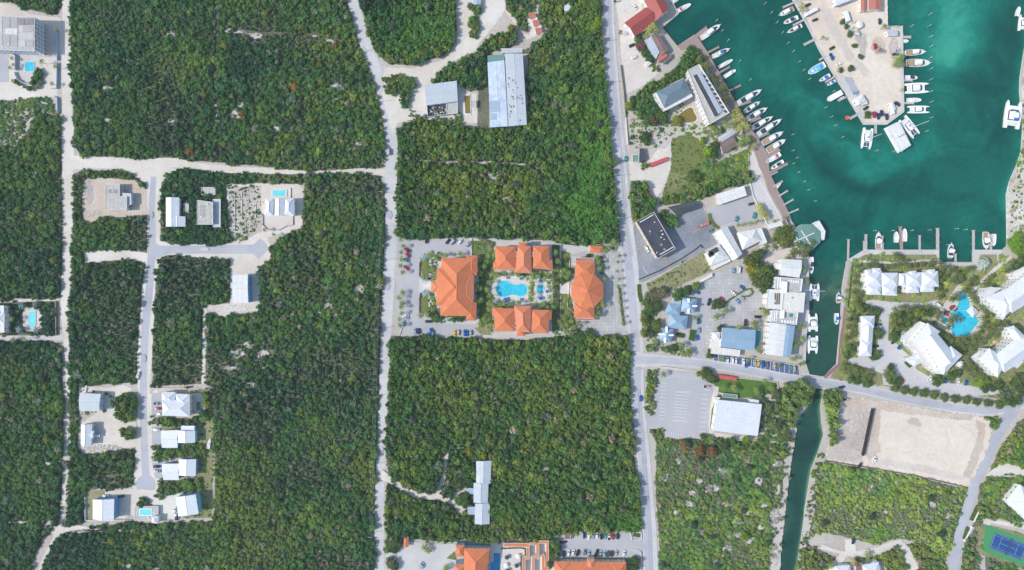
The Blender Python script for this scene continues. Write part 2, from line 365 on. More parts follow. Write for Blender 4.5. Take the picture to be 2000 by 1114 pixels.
can = WY > 745; dcan = np.minimum(d_w, seg_dist(WX, WY, SHORE_E[:18])); sh = np.where(can, .15+.8*np.exp(-dcan/4.5), sh); sh = sh+.0; murk = np.where(WY > 500, np.clip((WY-500)/60, 0, 1), 0)*(WX < 1660)
ca = me.color_attributes.new('seabed', 'FLOAT_COLOR', 'POINT')
arr = np.stack([np.clip(sh, 0, 1), murk, 0*sh, 0*sh+1], -1).reshape(-1); ca.data.foreach_set('color', arr.astype(np.float32)); me.update()
m, t, b = node_mat('sea_water'); p = coords(t); at = t.nodes.new('ShaderNodeAttribute'); at.attribute_name = 'seabed'
sp = t.nodes.new('ShaderNodeSeparateColor'); t.links.new(at.outputs['Color'], sp.inputs[0])
def math_node(t, op, a, b_):
    n = t.nodes.new('ShaderNodeMath'); n.operation = op
    for s, v in ((n.inputs[0], a), (n.inputs[1], b_)):
        if hasattr(v, 'links'): t.links.new(v, s)
        else: s.default_value = v
    return n.outputs[0]
n1 = noise(t, p, .022, 8, .66, 1.2); n2 = noise(t, p, .28, 8, .8, .4)
f = math_node(t, 'ADD', sp.outputs[0], math_node(t, 'MULTIPLY', math_node(t, 'SUBTRACT', n1, .5), 1.15))
f = math_node(t, 'ADD', f, math_node(t, 'MULTIPLY', math_node(t, 'SUBTRACT', n2, .5), .42))
c = ramp(t, f, [(.05, (.0, .050, .043)), (.3, (.0, .080, .062)), (.5, (.003, .118, .087)), (.72, (.007, .19, .138)), (.95, (.035, .30, .21))])
c = mix(t, c, ramp(t, f, [(.05, (.008, .045, .036)), (.4, (.02, .082, .056)), (.7, (.10, .20, .13))]), sp.outputs[1])
t.links.new(c, b.inputs['Base Color']); b.inputs['Roughness'].default_value = .12; b.inputs['IOR'].default_value = 1.33; b.inputs['Specular IOR Level'].default_value = .5
bump(t, b, noise(t, p, 1.3, 5, .75), .35, .2)
me.materials.append(m); struct('harbour_water', me)
def pool_mat(name, c, c2):
    m, t, b = node_mat(name); p = coords(t); v = t.nodes.new('ShaderNodeTexVoronoi'); v.feature = 'DISTANCE_TO_EDGE'; v.inputs['Scale'].default_value = .9; t.links.new(p, v.inputs['Vector'])
    a = ramp(t, noise(t, p, .35, 4, .6), [(.35, c), (.65, c2)]); a = mix(t, a, tuple(min(1, x*1.25+.02) for x in c2), ramp(t, v.outputs[0], [(.0, (.5,)*3), (.08, (0,)*3)]))
    t.links.new(a, b.inputs['Base Color']); b.inputs['Roughness'].default_value = .06; b.inputs['Specular IOR Level'].default_value = .5; bump(t, b, noise(t, p, 1.5, 3), .1, .1); return m
MT['pool'] = pool_mat('turquoise_pool_water', (.02, .42, .60), (.05, .55, .70))
MT['poolb'] = pool_mat('bright_blue_pool_water', (.0, .20, .42), (.0, .26, .50))
MT['poolt'] = pool_mat('aqua_pool_water', (.12, .58, .62), (.16, .66, .68))
MT['poold'] = pool_mat('dark_green_pool_water', (.03, .12, .12), (.04, .15, .14))
MT['poolo'] = pool_mat('olive_stagnant_water', (.17, .125, .02), (.22, .165, .035))
MT['poolteal'] = pool_mat('teal_pool_water', (.01, .20, .25), (.02, .26, .30))
def pool(px_pts, water, label, smooth=0, rim=.5, deckmat='kerb', z=.35):
    if smooth: px_pts = smooth_poly(px_pts, smooth)
    CLEAR[raster(px_pts)] = True; HARD[raster(px_pts)] = True; BLD[raster(px_pts)] = True
    q = [W(x, y) for x, y in px_pts]; c = sum(q, Vector())/len(q)
    o = thing('swimming_pool' if water != 'poolo' else 'pond', label, 'pool' if water != 'poolo' else 'pond', (c.x, c.y, z))
    mb = MB(); n = len(q); r = [p-c for p in q]; out = [p*(1+rim/max(p.length, .1)) for p in r]
    a = sum(r[i].x*r[(i+1) % n].y-r[(i+1) % n].x*r[i].y for i in range(n))
    if a < 0: r = r[::-1]; out = out[::-1]
    for i in range(n):
        j = (i+1) % n
        mb.face([(out[i].x, out[i].y, .12), (out[j].x, out[j].y, .12), (r[j].x, r[j].y, .12), (r[i].x, r[i].y, .12)])
        mb.face([(out[i].x, out[i].y, -.3), (out[j].x, out[j].y, -.3), (out[j].x, out[j].y, .12), (out[i].x, out[i].y, .12)])
        mb.face([(r[j].x, r[j].y, -.1), (r[i].x, r[i].y, -.1), (r[i].x, r[i].y, .12), (r[j].x, r[j].y, .12)])
    link('coping', mb.mesh('coping', MT[deckmat]), o)
    mb = MB(); mb.face([(p.x, p.y, .02) for p in r]); link('water_surface', mb.mesh('water_surface', MT[water]), o)
    return o
def Q0(*a): return [(a[i], a[i+1]) for i in range(0, len(a), 2)]
def rect(x0, y0, x1, y1): return [(x0, y0), (x1, y0), (x1, y1), (x0, y1)]
def circ(cx, cy, r, n=20, ry=None): return [(cx+r*math.cos(2*math.pi*k/n), cy+(ry or r)*math.sin(2*math.pi*k/n)) for k in range(n)]
# ------------------------------------------------------------------ roads, yards and paving (photograph coordinates)
sheet('dirt_yard', [(-20,112),(112,112),(112,190),(60,196),(-20,196)], 'dirt', 'pale dirt yard below the apartment block', .8)
sheet('dirt_yard', [(-20,5),(20,8),(60,28),(118,36),(124,110),(-20,110)], 'dirt', 'pale forecourt round the apartment block', .8)
sheet('sparse_yard', [(-20,196),(40,194),(100,190),(118,222),(60,225),(30,262),(30,292),(-20,300)], 'sand', 'bare sandy ground with scattered weeds at the left edge', 1.5, clear=False)
road('dirt_track', [(130,-60),(131,30),(128,100),(131,200),(133,290),(132,330),(133,420),(131,520),(126,590),(128,650),(131,700),(132,760),(130,850),(126,960),(120,1015),(108,1048),(88,1090),(66,1150)], [20,19,20,19,24,22,19,19,15,11,9,8,8,8,8,7,8,9], 'dirt', 'cream dirt track running down the left side', .9)
road('dirt_track', [(130,318),(190,318),(280,320),(340,318),(400,327),(460,332),(520,334),(580,337),(610,338),(640,336),(700,333),(752,338)], [30,22,20,18,14,13,11,7,3,4,8,16], 'dirt', 'cream dirt track crossing from the left track to the centre road', .8)
sheet('dirt_shoulder', [(240,330),(275,325),(330,325),(345,332),(316,355),(312,470),(330,478),(440,478),(470,462),(520,455),(528,480),(530,505),(508,520),(508,590),(500,606),(460,612),(410,604),(404,598),(450,594),(450,508),(330,498),(310,505),(303,560),(297,690),(293,770),(308,760),(312,1000),(255,990),(262,930),(270,800),(268,700),(278,560),(285,512),(250,508),(210,510),(166,514),(164,492),(230,488),(288,494),(286,360)], 'dirt', 'pale roadside verge of the residential dead-end road', 1.2)
road('residential_road', [(300,345),(297,400),(297,470),(292,560),(284,640),(281,720),(280,800),(282,870),(285,930)], [11,12,15,15,15,14,14,14,15], 'asphalt', 'grey residential dead-end road')
sheet('turning_circle', circ(285,947,19.5,28), 'asphalt', 'round turning circle at the end of the residential road')
sheet('residential_road', [(297,470),(312,480),(400,480),(495,478),(508,466),(516,472),(526,486),(512,500),(505,508),(495,496),(400,496),(330,496),(306,504),(290,520)], 'asphalt', 'grey side road with a hammerhead end')
road('centre_road', [(676,-60),(694,20),(714,85),(738,150),(757,222),(765,300),(763,380),(764,450),(760,520),(757,600),(752,680),(749,760),(746,840),(743,920),(741,1000),(741,1150)], [22,22,23,22,23,25,22,24,22,22,18,17,17,18,18,20], 'asphaltW', 'pale centre road running top to bottom', .5)
sheet('gravel_yard', [(750,132),(800,134),(832,128),(870,114),(893,92),(896,30),(890,-40),(985,-40),(987,20),(965,50),(935,85),(930,100),(880,122),(862,140),(856,160),(880,160),(895,155),(902,160),(900,180),(930,182),(932,240),(900,242),(860,236),(825,232),(795,236),(778,240),(766,262),(748,190)], 'dirt', 'cream gravel yard in front of the warehouse', 1.0)
sheet('gravel_yard', [(985,20),(1000,40),(1025,70),(1030,78),(1070,60),(1064,50),(1048,18),(1038,20),(1030,40),(1034,70),(1022,64),(1005,30)], 'dirt', 'sandy path to the red cabins', .8)
sheet('dirt_yard', [(945,120),(955,110),(956,248),(932,248),(934,180)], 'litter', 'dry strip beside the warehouse wall', 1)
sheet('dirt_yard', [(164,350),(200,348),(262,352),(285,372),(290,420),(252,424),(205,424),(166,440),(160,400)], 'reddirt', 'tan graded building plot round the pale flat-roofed house', 1.2)
sheet('building_plot', [(442,362),(500,358),(582,360),(592,370),(590,445),(560,456),(520,464),(470,478),(450,460),(446,430)], 'dirt', 'bare plot with low foundation walls', 1.2)
sheet('foundation_ground', [(446,366),(511,362),(512,452),(470,474),(454,460),(449,430)], 'rubble', 'greyish stony ground among the foundation walls', 1.5)
sheet('driveway', [(515,421),(573,421),(573,441),(560,441),(540,452),(520,446),(514,438)], 'pinkconc', 'beige driveway below the white pool villa')
sheet('dirt_yard', [(155,752),(210,758),(240,752),(258,760),(240,780),(225,800),(265,800),(266,872),(200,886),(160,888),(157,830),(196,800),(154,796)], 'dirt', 'sandy yard round the two small pale houses', 1.2)
sheet('dry_lawn', rect(170,958,206,1015), 'drygrass', 'dry fenced lawn left of the blue house')
sheet('dirt_yard', [(206,960),(255,955),(330,960),(352,965),(346,1012),(310,1016),(232,1012),(200,975)], 'dirt', 'sandy forecourt below the turning circle', 1)
sheet('driveway', [(296,768),(316,768),(316,812),(296,810)], 'parking', 'grey driveway of the upper white villa')
sheet('driveway', [(297,833),(313,833),(313,870),(297,869)], 'parking', 'grey driveway of the middle white house')
sheet('driveway', [(296,898),(318,897),(320,936),(303,934)], 'parking', 'grey driveway of the lower white house')
sheet('backyard', [(372,762),(414,760),(418,812),(414,1012),(352,1012),(388,1000),(386,940),(380,930),(384,866),(376,812)], 'drygrass', 'dry grass backyards of the white houses', .8, clear=True)
sheet('lawn', [(315,830),(353,830),(353,840),(315,840)], 'drygrass', 'dry strip of lawn above the middle white house')
sheet('pool_deck', [(375,768),(402,768),(402,806),(392,812),(375,812)], 'concrete', 'pale deck round the dark green pool')
sheet('pool_deck', [(32,108),(68,108),(82,114),(82,150),(66,166),(34,160),(26,150)], 'concrete', 'pale deck round the small pool below the apartment block')
sheet('bare_lot', [(-20,98),(16,98),(17,160),(-20,162)], 'asphalt', 'grey paved lot at the left edge')
sheet('dirt_path', [(397,600),(404,600),(404,660),(400,720),(400,750),(394,750),(396,690)], 'dirt', 'narrow pale path between the scrub blocks', 1)
sheet('dirt_track', [(-20,586),(115,583),(118,590),(-20,592)], 'dirt', 'thin dirt edge above the left pool garden', .6)
sheet('dirt_track', [(-20,655),(60,656),(110,656),(124,652),(124,664),(60,666),(-20,664)], 'concrete', 'thin lane below the left pool garden', .6)
sheet('pool_garden', [(-20,592),(112,588),(113,655),(-20,656)], 'litter', 'shady garden round the octagonal pool deck')
sheet('pool_deck', [(52,600),(74,600),(82,608),(82,640),(74,648),(52,648),(45,640),(45,608)], 'pinkconc', 'beige octagonal pool deck')
sheet('grass_track', [(118,1022),(160,1028),(200,1036),(160,1040),(128,1040),(112,1056),(100,1040)], 'dirt', 'faint sandy fork of the left track', 1.5)
sheet('sandy_clearing', [(470,560),(508,560),(506,606),(470,612),(438,618),(408,606),(404,596),(454,594)], 'dirt', 'sandy ground below the blue-walled house', 1.5)
# central resort
sheet('resort_paving', [(775,466),(800,470),(860,466),(905,464),(1000,468),(1100,474),(1180,478),(1215,482),(1226,560),(1232,652),(1180,656),(1130,652),(1060,660),(960,660),(900,655),(780,654),(772,600),(776,520)], 'concrete', 'pale paving all round the orange-roofed resort')
sheet('car_park', [(775,466),(860,468),(922,470),(922,500),(850,498),(820,500),(818,620),(850,632),(940,634),(955,640),(940,655),(780,654),(772,600),(776,520)], 'parking', 'grey car park left of the orange-roofed resort')
sheet('forecourt', [(1108,500),(1150,488),(1212,492),(1226,560),(1232,650),(1180,656),(1130,650),(1120,620)], 'cobble', 'grid-paved forecourt round the octagonal building')
sheet('lawn', [(820,502),(838,504),(838,540),(824,540)], 'grass', 'small lawn above the resort entrance walk')
sheet('lawn', [(822,572),(836,572),(838,614),(822,612)], 'grass', 'small lawn below the resort entrance walk')
sheet('lawn', [(920,470),(960,470),(958,500),(948,640),(936,640),(936,500),(922,498)], 'grass', 'lawn between the large orange block and the courtyard', .5)
sheet('lawn', [(950,480),(965,478),(962,530),(1005,536),(1010,540),(970,548),(958,560),(958,592),(975,598),(962,602),(960,650),(948,640)], 'drygrass', 'planted strip left of the pool courtyard', .5)
sheet('lawn', [(1078,478),(1093,480),(1094,640),(1078,652),(1080,560)], 'litter', 'dark planted border right of the pool courtyard')
sheet('lawn', [(1096,490),(1114,494),(1116,545),(1096,560)], 'grass', 'lawn strip beside the upper courtyard path')
sheet('lawn', [(1095,574),(1113,574),(1120,600),(1126,636),(1096,650)], 'grass', 'lawn strip beside the lower courtyard path')
sheet('lawn', [(925,640),(948,640),(962,655),(940,654)], 'drygrass', 'lawn wedge below the large orange block')
sheet('pool_terrace', smooth_poly([(975,538),(1062,536),(1076,550),(1078,585),(1060,594),(980,592),(962,575),(964,550)], 2), 'paver', 'white paved terrace round the curved pool')
sheet('walkway', [(822,556),(842,556),(842,568),(822,568)], 'paver', 'white walk to the resort entrance')
# marina town
sheet('asphalt_lot', [(1240,420),(1262,405),(1300,412),(1372,398),(1380,420),(1398,440),(1396,452),(1404,475),(1375,490),(1330,515),(1255,552),(1240,548),(1236,470)], 'tar', 'dark asphalt lot round the black-roofed building', .3)
sheet('asphalt_lot', [(1372,404),(1402,402),(1460,384),(1470,384),(1484,420),(1470,432),(1420,440),(1400,446),(1382,424)], 'parking', 'grey asphalt lot below the long white building')
sheet('vacant_lot', [(1262,556),(1376,490),(1390,516),(1392,530),(1330,556),(1300,575),(1265,566)], 'drygrass', 'dry vacant strip between the two car parks', 1)
sheet('cobbled_lot', [(1390,535),(1440,515),(1480,505),(1500,520),(1506,560),(1498,620),(1480,650),(1412,640),(1395,650),(1388,690),(1395,700),(1375,700),(1330,692),(1340,650),(1346,612),(1365,590),(1368,560)], 'cobble', 'grid-paved car park between the cottages and the quay hotel')
sheet('driveway', [(1350,560),(1376,552),(1390,580),(1378,640),(1372,700),(1345,700),(1352,640),(1358,600)], 'parking', 'grey drive into the grid-paved car park')
sheet('sand_apron', [(1196,-40),(1250,-40),(1255,20),(1230,50),(1242,75),(1272,100),(1278,115),(1290,140),(1262,165),(1222,185),(1214,130),(1210,60)], 'dirt', 'sandy apron beside the red-roofed building', .8)
sheet('sand_apron', [(1228,315),(1262,320),(1310,262),(1312,330),(1292,375),(1276,392),(1262,350),(1232,360)], 'dirt', 'sandy yard with red shipping containers', .8)
sheet('sand_apron', [(1214,190),(1300,215),(1330,200),(1380,245),(1420,250),(1460,240),(1476,285),(1470,300),(1462,350),(1440,300),(1400,290),(1370,270),(1320,262),(1300,290),(1240,290),(1222,240)], 'sand', 'pale sandy ground below the harbour hotels', 1.0)
sheet('meadow', [(1312,270),(1350,262),(1385,290),(1400,318),(1462,290),(1464,352),(1400,372),(1300,392),(1294,380),(1310,330)], 'grass', 'rough green meadow near the harbour', 1.5)
sheet('meadow', [(1308,335),(1342,342),(1338,368),(1298,378)], 'drygrass', 'bare sandy patch of the meadow', 1.5, clear=False)
sheet('terrace_walk', [(1463,300),(1472,296),(1490,340),(1480,344),(1490,350),(1530,440),(1545,440),(1532,446),(1520,440),(1478,372),(1462,354)], 'pinkconc', 'pale terrace walk behind the boardwalk')
sheet('terrace_walk', [(1461,356),(1482,350),(1528,428),(1508,440),(1496,438)], 'concrete', 'pale concrete promenade behind the boardwalk')
sheet('plaza', [(1484,480),(1520,470),(1560,480),(1578,500),(1578,512),(1530,505),(1500,520),(1480,500)], 'pinkconc', 'pinkish plaza with a round planter')
sheet('promenade', [(1566,500),(1580,500),(1580.5,610),(1576,652),(1573,709),(1540,700),(1550,640),(1560,600)], 'concrete', 'pale promenade along the channel')
sheet('sand_garden', [(1550,636),(1572,636),(1570,706),(1542,704)], 'sand', 'sandy palm garden beside the channel', .5)
sheet('sand_garden', [(1254,655),(1290,668),(1330,670),(1345,680),(1350,692),(1262,690),(1252,680)], 'sand', 'sandy garden below the blue cottages', .6)
sheet('sand_apron', [(1480,764),(1500,755),(1522,765),(1516,790),(1490,810),(1494,850),(1540,840),(1548,850),(1540,890),(1520,885),(1470,872),(1480,850),(1488,800)], 'sand', 'sandy ground right of the supermarket', 1)
sheet('lawn', [(1392,740),(1450,740),(1518,748),(1516,762),(1486,776),(1440,778),(1394,762)], 'lush', 'green garden lawn above the supermarket')
sheet('car_park', [(1285,724),(1368,728),(1372,742),(1396,752),(1392,760),(1384,855),(1300,856),(1298,836),(1262,832),(1262,812),(1286,812),(1274,770)], 'parking', 'painted car park left of the supermarket', 0)
sheet('pavement', [(1394,754),(1404,756),(1395,845),(1480,856),(1480,861),(1384,856),(1386,800)], 'pinkconc', 'beige pavement round the supermarket')
sheet('lawn', [(1402,770),(1408,772),(1394,832),(1386,838),(1390,800)], 'lush', 'narrow green strip left of the supermarket')
sheet('parking_bays', [(1393,691),(1462,700),(1558,713),(1560,733),(1500,724),(1450,716),(1394,709)], 'bluetar', 'blue-grey row of parking bays by the road')
road('main_road', [(1183,-60),(1188,60),(1194,140),(1203,240),(1212,330),(1219,420),(1230,500),(1234,560),(1240,640),(1244,700),(1246,790),(1255,870),(1262,960),(1269,1050),(1272,1150)], [26,26,26,25,26,28,28,30,28,26,26,25,27,28,30], 'asphaltW', 'dusty grey main road right of centre', .4)
road('main_road_lane', [(1181,-60),(1186,60),(1191,140),(1200,240),(1209,330),(1215,420),(1226,500),(1232,560),(1239,640),(1243,700),(1245,790),(1253,870),(1260,960),(1266,1050),(1269,1150)], [15,15,15,15,15,15,16,17,17,16,16,16,16,16,17], 'asphalt', 'worn driving lanes of the main road')
road('cross_road', [(1240,704),(1290,704),(1370,710),(1450,722),(1530,737),(1600,747),(1680,759),(1740,773),(1820,789),(1890,799),(1950,801),(2050,770)], [34,22,18,18,17,17,20,19,19,20,21,24], 'asphaltW', 'grey road crossing the channel bridge', .3)
road('cross_road_lane', [(1240,704),(1290,704),(1370,710),(1450,722),(1530,737),(1600,747),(1680,759),(1740,773),(1820,789),(1890,799),(1950,799),(2050,770)], [14,13,12,12,12,12,13,13,13,13,14,15], 'asphalt', 'worn driving lanes of the cross road')
road('side_road', [(1985,790),(1955,838),(1930,890),(1900,955),(1884,1010),(1870,1060),(1858,1150)], [24,19,17,19,18,19,22], 'asphalt', 'grey road curving down the right side')
sheet('gravel_lot', [(1640,770),(1700,782),(1760,790),(1840,806),(1910,812),(1932,820),(1936,850),(1918,900),(1892,950),(1800,930),(1700,912),(1616,898),(1612,885),(1632,850),(1630,800)], 'fill', 'large graded pale lot beside the cross road', 3)
MT['fill2'] = ground_mat('greyish_fill', (.58, .51, .44), (.70, .63, .56), (.5, .45, .4), .03, .4, amt=.16)
for pts_ in ([(1876,832),(1902,846),(1908,872),(1898,905),(1885,925)], [(1846,838),(1852,860),(1846,882)]): road('wheel_track', pts_, 3, 'fill2', 'faint wheel mark across the graded lot', 1)
for q_, m_, l_ in ((Q0(1702,800,1722,798,1715,860,1722,880,1700,900,1690,890), 'reddirt', 'tan strip along the black wall'), (Q0(1640,772,1720,784,1800,800,1900,812,1895,822,1800,812,1710,800,1650,800), 'reddirt', 'stony shoulder above the graded lot'), (circ(1783,823,12,12,7), 'rubble', 'grey damp patch on the graded lot'), (circ(1793,829,7,9,5), 'rubble', 'tail of the grey damp patch on the graded lot'), (Q0(1905,820,1925,830,1918,880,1895,935,1880,930,1900,880,1910,850), 'reddirt', 'tan shoulder at the right of the graded lot'), (Q0(1700,905,1800,922,1880,940,1884,930,1800,908,1720,896), 'fill2', 'greyish wheel-marked strip at the bottom of the graded lot')): sheet('graded_patch', q_, m_, l_, 2.2)
sheet('rubble_ground', [(1632,800),(1702,800),(1684,905),(1616,896),(1614,884),(1632,850)], 'rubble', 'grey crushed rock at the left end of the graded lot', 2)
sheet('canal_bank', [(1552,834),(1556,836),(1548,884),(1538,960),(1527,1060),(1522,1130),(1500,1130),(1512,1060),(1500,1020),(1520,1000),(1530,960),(1530,890),(1545,850)], 'sand', 'white sandy left bank of the canal', 1.5)
sheet('canal_bank', [(1600,879),(1612,895),(1598,930),(1590,1000),(1575,1060),(1568,1130),(1556,1130),(1566,1050),(1572,997),(1586,917)], 'sand', 'white sandy right bank of the canal', 1.5)
sheet('resort_drive', [(1610,1114),(1630,1130),(1660,1130),(1640,1106),(1655,1085),(1670,1088),(1720,1080),(1752,1062),(1765,1080),(1770,1110),(1790,1130),(1800,1130),(1790,1100),(1776,1070),(1758,1054),(1740,1058),(1700,1072),(1672,1076),(1668,1052),(1650,1054),(1650,1078),(1628,1072),(1605,1062),(1600,1072),(1640,1082),(1625,1100)], 'dirt', 'curving sandy drive at the bottom right', .8)
sheet('villa_drive', [(1905,1040),(1925,1012),(1950,1016),(2030,1032),(2030,1040),(1960,1026),(1935,1022),(1918,1045)], 'dirt', 'narrow drive behind the tennis court', .4)
sheet('villa_drive', [(1922,930),(1960,900),(2030,925),(2030,935),(1965,925),(1948,932)], 'dirt', 'pale drive to the villa at the right edge', .4)
MT['beachsand'] = ground_mat('beach_sand', (.60, .54, .47), (.76, .72, .67), (.36, .33, .2), .06, .6, amt=.3, c3at=(.52, .62))
for q_ in (Q0(1969,420,1980,412,1984,440,1976,470,1969,470), Q0(1986,385,2030,370,2030,440,1992,430), Q0(1972,352,1984,335,1996,330,1990,356,1978,366)): sheet('beach_grass', q_, 'drygrass', 'dry grass patch on the beach', 2, clear=False)
# peninsula
sheet('harbour_yard', [(1560,5),(1600,0),(1733,-60),(1733,0),(1734,51),(1763,60),(1764,100),(1762,219),(1731,240),(1688,240),(1648,172),(1601,95)], 'fill', 'pale gravel harbour yard on the pier', .5)
for a_, b_, c_, d_ in [((1548,0),(1645,173),10,'left'), ]:
    sheet('quay_edge', [(1545,-20),(1552,-2),(1600,90),(1645,170),(1690,241),(1688,244),(1645,173),(1600,98),(1548,0)], 'concrete', 'concrete quay edge left of the harbour yard')
sheet('quay_edge', [(1636,140),(1646,148),(1660,152),(1676,180),(1690,238),(1684,238),(1645,172)], 'concrete', 'patched grey concrete slab on the pier')
sheet('quay_edge', [(1758,52),(1763,52),(1766,219),(1732,244),(1687,244),(1686,239),(1730,239),(1760,216)], 'concrete', 'concrete quay edge right of the harbour yard')
sheet('quay_edge', [(1656,507),(1687,488),(1834,488),(1834,514),(1900,514),(1900,488),(1958,488),(1958,496),(1912,497),(1912,520),(1830,518),(1829,497),(1690,497),(1662,512)], 'concrete', 'grey quay along the finger docks')
for q_, m_, l_, c_ in ((Q0(1672,62,1690,66,1694,84,1690,108,1684,120,1678,108,1680,90,1668,76), 'rubble', 'rocky rubble strip in the middle of the pier yard', 0), (circ(1715,90,14,12,18), 'reddirt', 'tan patch by the red car on the pier', 0), (circ(1745,95,10,12,22), 'rubble', 'grey patch by the square jetty', 0), (Q0(1606,10,1622,20,1640,60,1668,110,1700,140,1690,150,1650,112,1620,60,1600,20), 'fill2', 'worn curving lane through the pier yard', 0), (Q0(1648,150,1664,152,1678,178,1676,190,1660,176), 'lane', 'dark patched slab on the pier', 0)): sheet('yard_patch', q_, m_, l_, 2, clear=False)
# right hand resort
sheet('lawn', [(1662,512),(1690,498),(1828,498),(1828,520),(1912,522),(1914,498),(1960,498),(1990,520),(2030,540),(2030,760),(1960,780),(1900,772),(1780,762),(1640,742),(1620,738),(1640,712),(1648,640),(1654,560)], 'drygrass', 'garden ground of the white-roofed resort', 0, clear=True)
sheet('resort_road', [(1690,584),(1740,590),(1800,592),(1830,586),(1835,594),(1790,604),(1745,606),(1736,620),(1734,665),(1752,672),(1775,695),(1790,722),(1830,745),(1880,752),(1960,760),(1962,770),(1890,774),(1810,768),(1745,754),(1725,752),(1722,730),(1700,720),(1655,708),(1658,700),(1712,690),(1718,620),(1724,604),(1690,600)], 'asphaltW', 'pale drive of the white-roofed resort')
sheet('garden_path', [(1680,508),(1745,512),(1830,506),(1830,510),(1745,516),(1678,513)], 'pinkconc', 'beige garden path along the quay lawn')
sheet('garden_path', [(1946,496),(1950,496),(1952,514),(1974,500),(1978,503),(1925,545),(1906,566),(1890,582),(1888,578),(1902,562),(1922,541),(1948,516)], 'pinkconc', 'beige diagonal garden path')
sheet('pool_terrace', [(1872,553),(1890,575),(1900,590),(1925,615),(1912,650),(1880,662),(1862,655),(1835,640),(1820,622),(1838,600),(1850,585)], 'pinkconc', 'beige terrace round the large angular pool')
sheet('beach', [(1967,482),(1967,380),(1973,354),(1986,325),(1996,292),(1999,250),(1994,176),(2001,110),(2010,50),(2070,50),(2070,500),(1990,492)], 'beachsand', 'white sand beach at the right edge', 1)
sheet('lawn', [(1905,1020),(1990,1040),(2030,1060),(2030,1130),(1990,1110),(1905,1080)], 'drygrass', 'grass round the tennis court')
sheet('hedge_ground', [(1925,930),(2030,935),(2030,1020),(1925,1010)], 'litter', 'garden ground round the villa at the right edge')
# bottom resort
sheet('hotel_yard', [(752,1052),(800,1058),(870,1062),(890,1062),(890,1130),(754,1130)], 'concrete', 'pale hotel forecourt at the bottom')
sheet('hotel_terrace', [(957,1060),(1088,1056),(1088,1130),(957,1130)], 'pinkconc', 'beige pool terrace of the bottom hotel')
sheet('car_park', [(1088,1050),(1118,1039),(1254,1040),(1256,1062),(1262,1062),(1262,1074),(1254,1074),(1252,1090),(1090,1090)], 'parking', 'full grey car park of the bottom hotel')
sheet('lawn', [(1094,1090),(1240,1090),(1240,1130),(1094,1130)], 'drygrass', 'grass strip below the bottom car park')

for pts, wd in (([(1186,-60),(1190,60),(1196,140),(1204,240),(1213,330),(1220,420),(1231,500)], .5), ([(1246,760),(1251,850),(1259,940),(1266,1030),(1270,1150)], .5), ([(1300,708),(1370,712),(1450,724),(1530,739),(1600,749),(1680,761),(1740,775),(1820,791),(1890,800)], .4)):
    road('tyre_track', pts, wd*2.2, 'lane', 'darker worn wheel path', step=20); road('tyre_track', [(x+4.4*(1 if wd > .45 else 0), y+(4.4 if wd < .45 else 0)) for x, y in pts], wd*2.2, 'lane', 'darker worn wheel path', step=20)
for x, y, a, b_ in ((1247,720,7,4),(1238,655,5,7),(1228,520,6,8),(1209,300,5,10),(1258,900,5,7),(1400,716,9,3.5),(1500,733,10,3),(1720,770,9,4),(1255,850,4,8),(1200,200,5,7),(761,420,5,9),(757,560,5,8),(745,880,4,8),(282,700,4,8),(296,420,4,7),(400,487,9,4),(1218,400,6,9),(1850,793,10,4)):
    sheet('road_patch', rough_poly(circ(x, y, a, 10, b_), 1, 3), random.choice(['lane', 'asphaltW', 'lane']), 'darker repair patch in the road', clear=False)
# ------------------------------------------------------------------ buildings
def window_mesh(wd, ht):
    mb = MB(); mb.box((0, -.03, 0), (wd, .08, ht), 0); mb.box((0, -.08, 0), (wd-.2, .04, ht-.2), 1); mb.box((0, -.1, 0), (.07, .05, ht-.2), 0); return mb.mesh('window', [MT['white'], MT['glass']])
WIN = window_mesh(1.4, 1.3); WIN2 = window_mesh(2.4, 2.0); DOORM = None
mb = MB(); mb.box((0, -.03, 1.05), (1.1, .1, 2.1), 0); DOORM = mb.mesh('door', MT['teak']); mb = MB(); mb.box((.35, -.1, 1.0), (.12, .06, .06)); HANDLE = mb.mesh('handle', MT['steel'])
def add_windows(parent, org, quad, h, spacing=3.6, big=False, door=True):
    n = len(quad); a = sum(quad[i].x*quad[(i+1) % n].y-quad[(i+1) % n].x*quad[i].y for i in range(n))
    if a < 0: quad = quad[::-1]
    st = max(1, int(h/3.0)); first = True
    for i in range(n):
        p, q = quad[i], quad[(i+1) % n]; d = q-p; L = math.hypot(d.x, d.y); k = int((L-1.2)/spacing)
        if k < 1 and L > 3: k = 1
        for s_ in range(st):
            for j in range(k):
                t = (j+.5)/k; x = p.x+d.x*t-org[0]; y = p.y+d.y*t-org[1]; z = 1.6+s_*(h/st)
                if z+.8 > h: continue
                r = math.atan2(d.y, d.x)
                if s_ == 0 and door and first and j == k//2:
                    link('handle', HANDLE, link('door', DOORM, parent, (x, y, 0), r)); first = False; continue
                link('window', WIN2 if big else WIN, parent, (x, y, z), r)
def inset(quad, d):
    n = len(quad); a = sum(quad[i].x*quad[(i+1) % n].y-quad[(i+1) % n].x*quad[i].y for i in range(n))
    if a < 0: quad = quad[::-1]
    out = []
    for i in range(n):
        p0, p1, p2 = quad[i-1], quad[i], quad[(i+1) % n]
        e1 = (p1-p0); e2 = (p2-p1); e1 = Vector((e1.x, e1.y)).normalized(); e2 = Vector((e2.x, e2.y)).normalized()
        n1 = Vector((-e1.y, e1.x)); n2 = Vector((-e2.y, e2.x)); c = e1.x*e2.y-e1.y*e2.x
        if abs(c) < .05: v = n1*d
        else: v = (n1+n2)*d/(1+n1.dot(n2)) if n1.dot(n2) > -.9 else n1*d
        out.append(Vector((p1.x+v.x, p1.y+v.y, p1.z)))
    return out
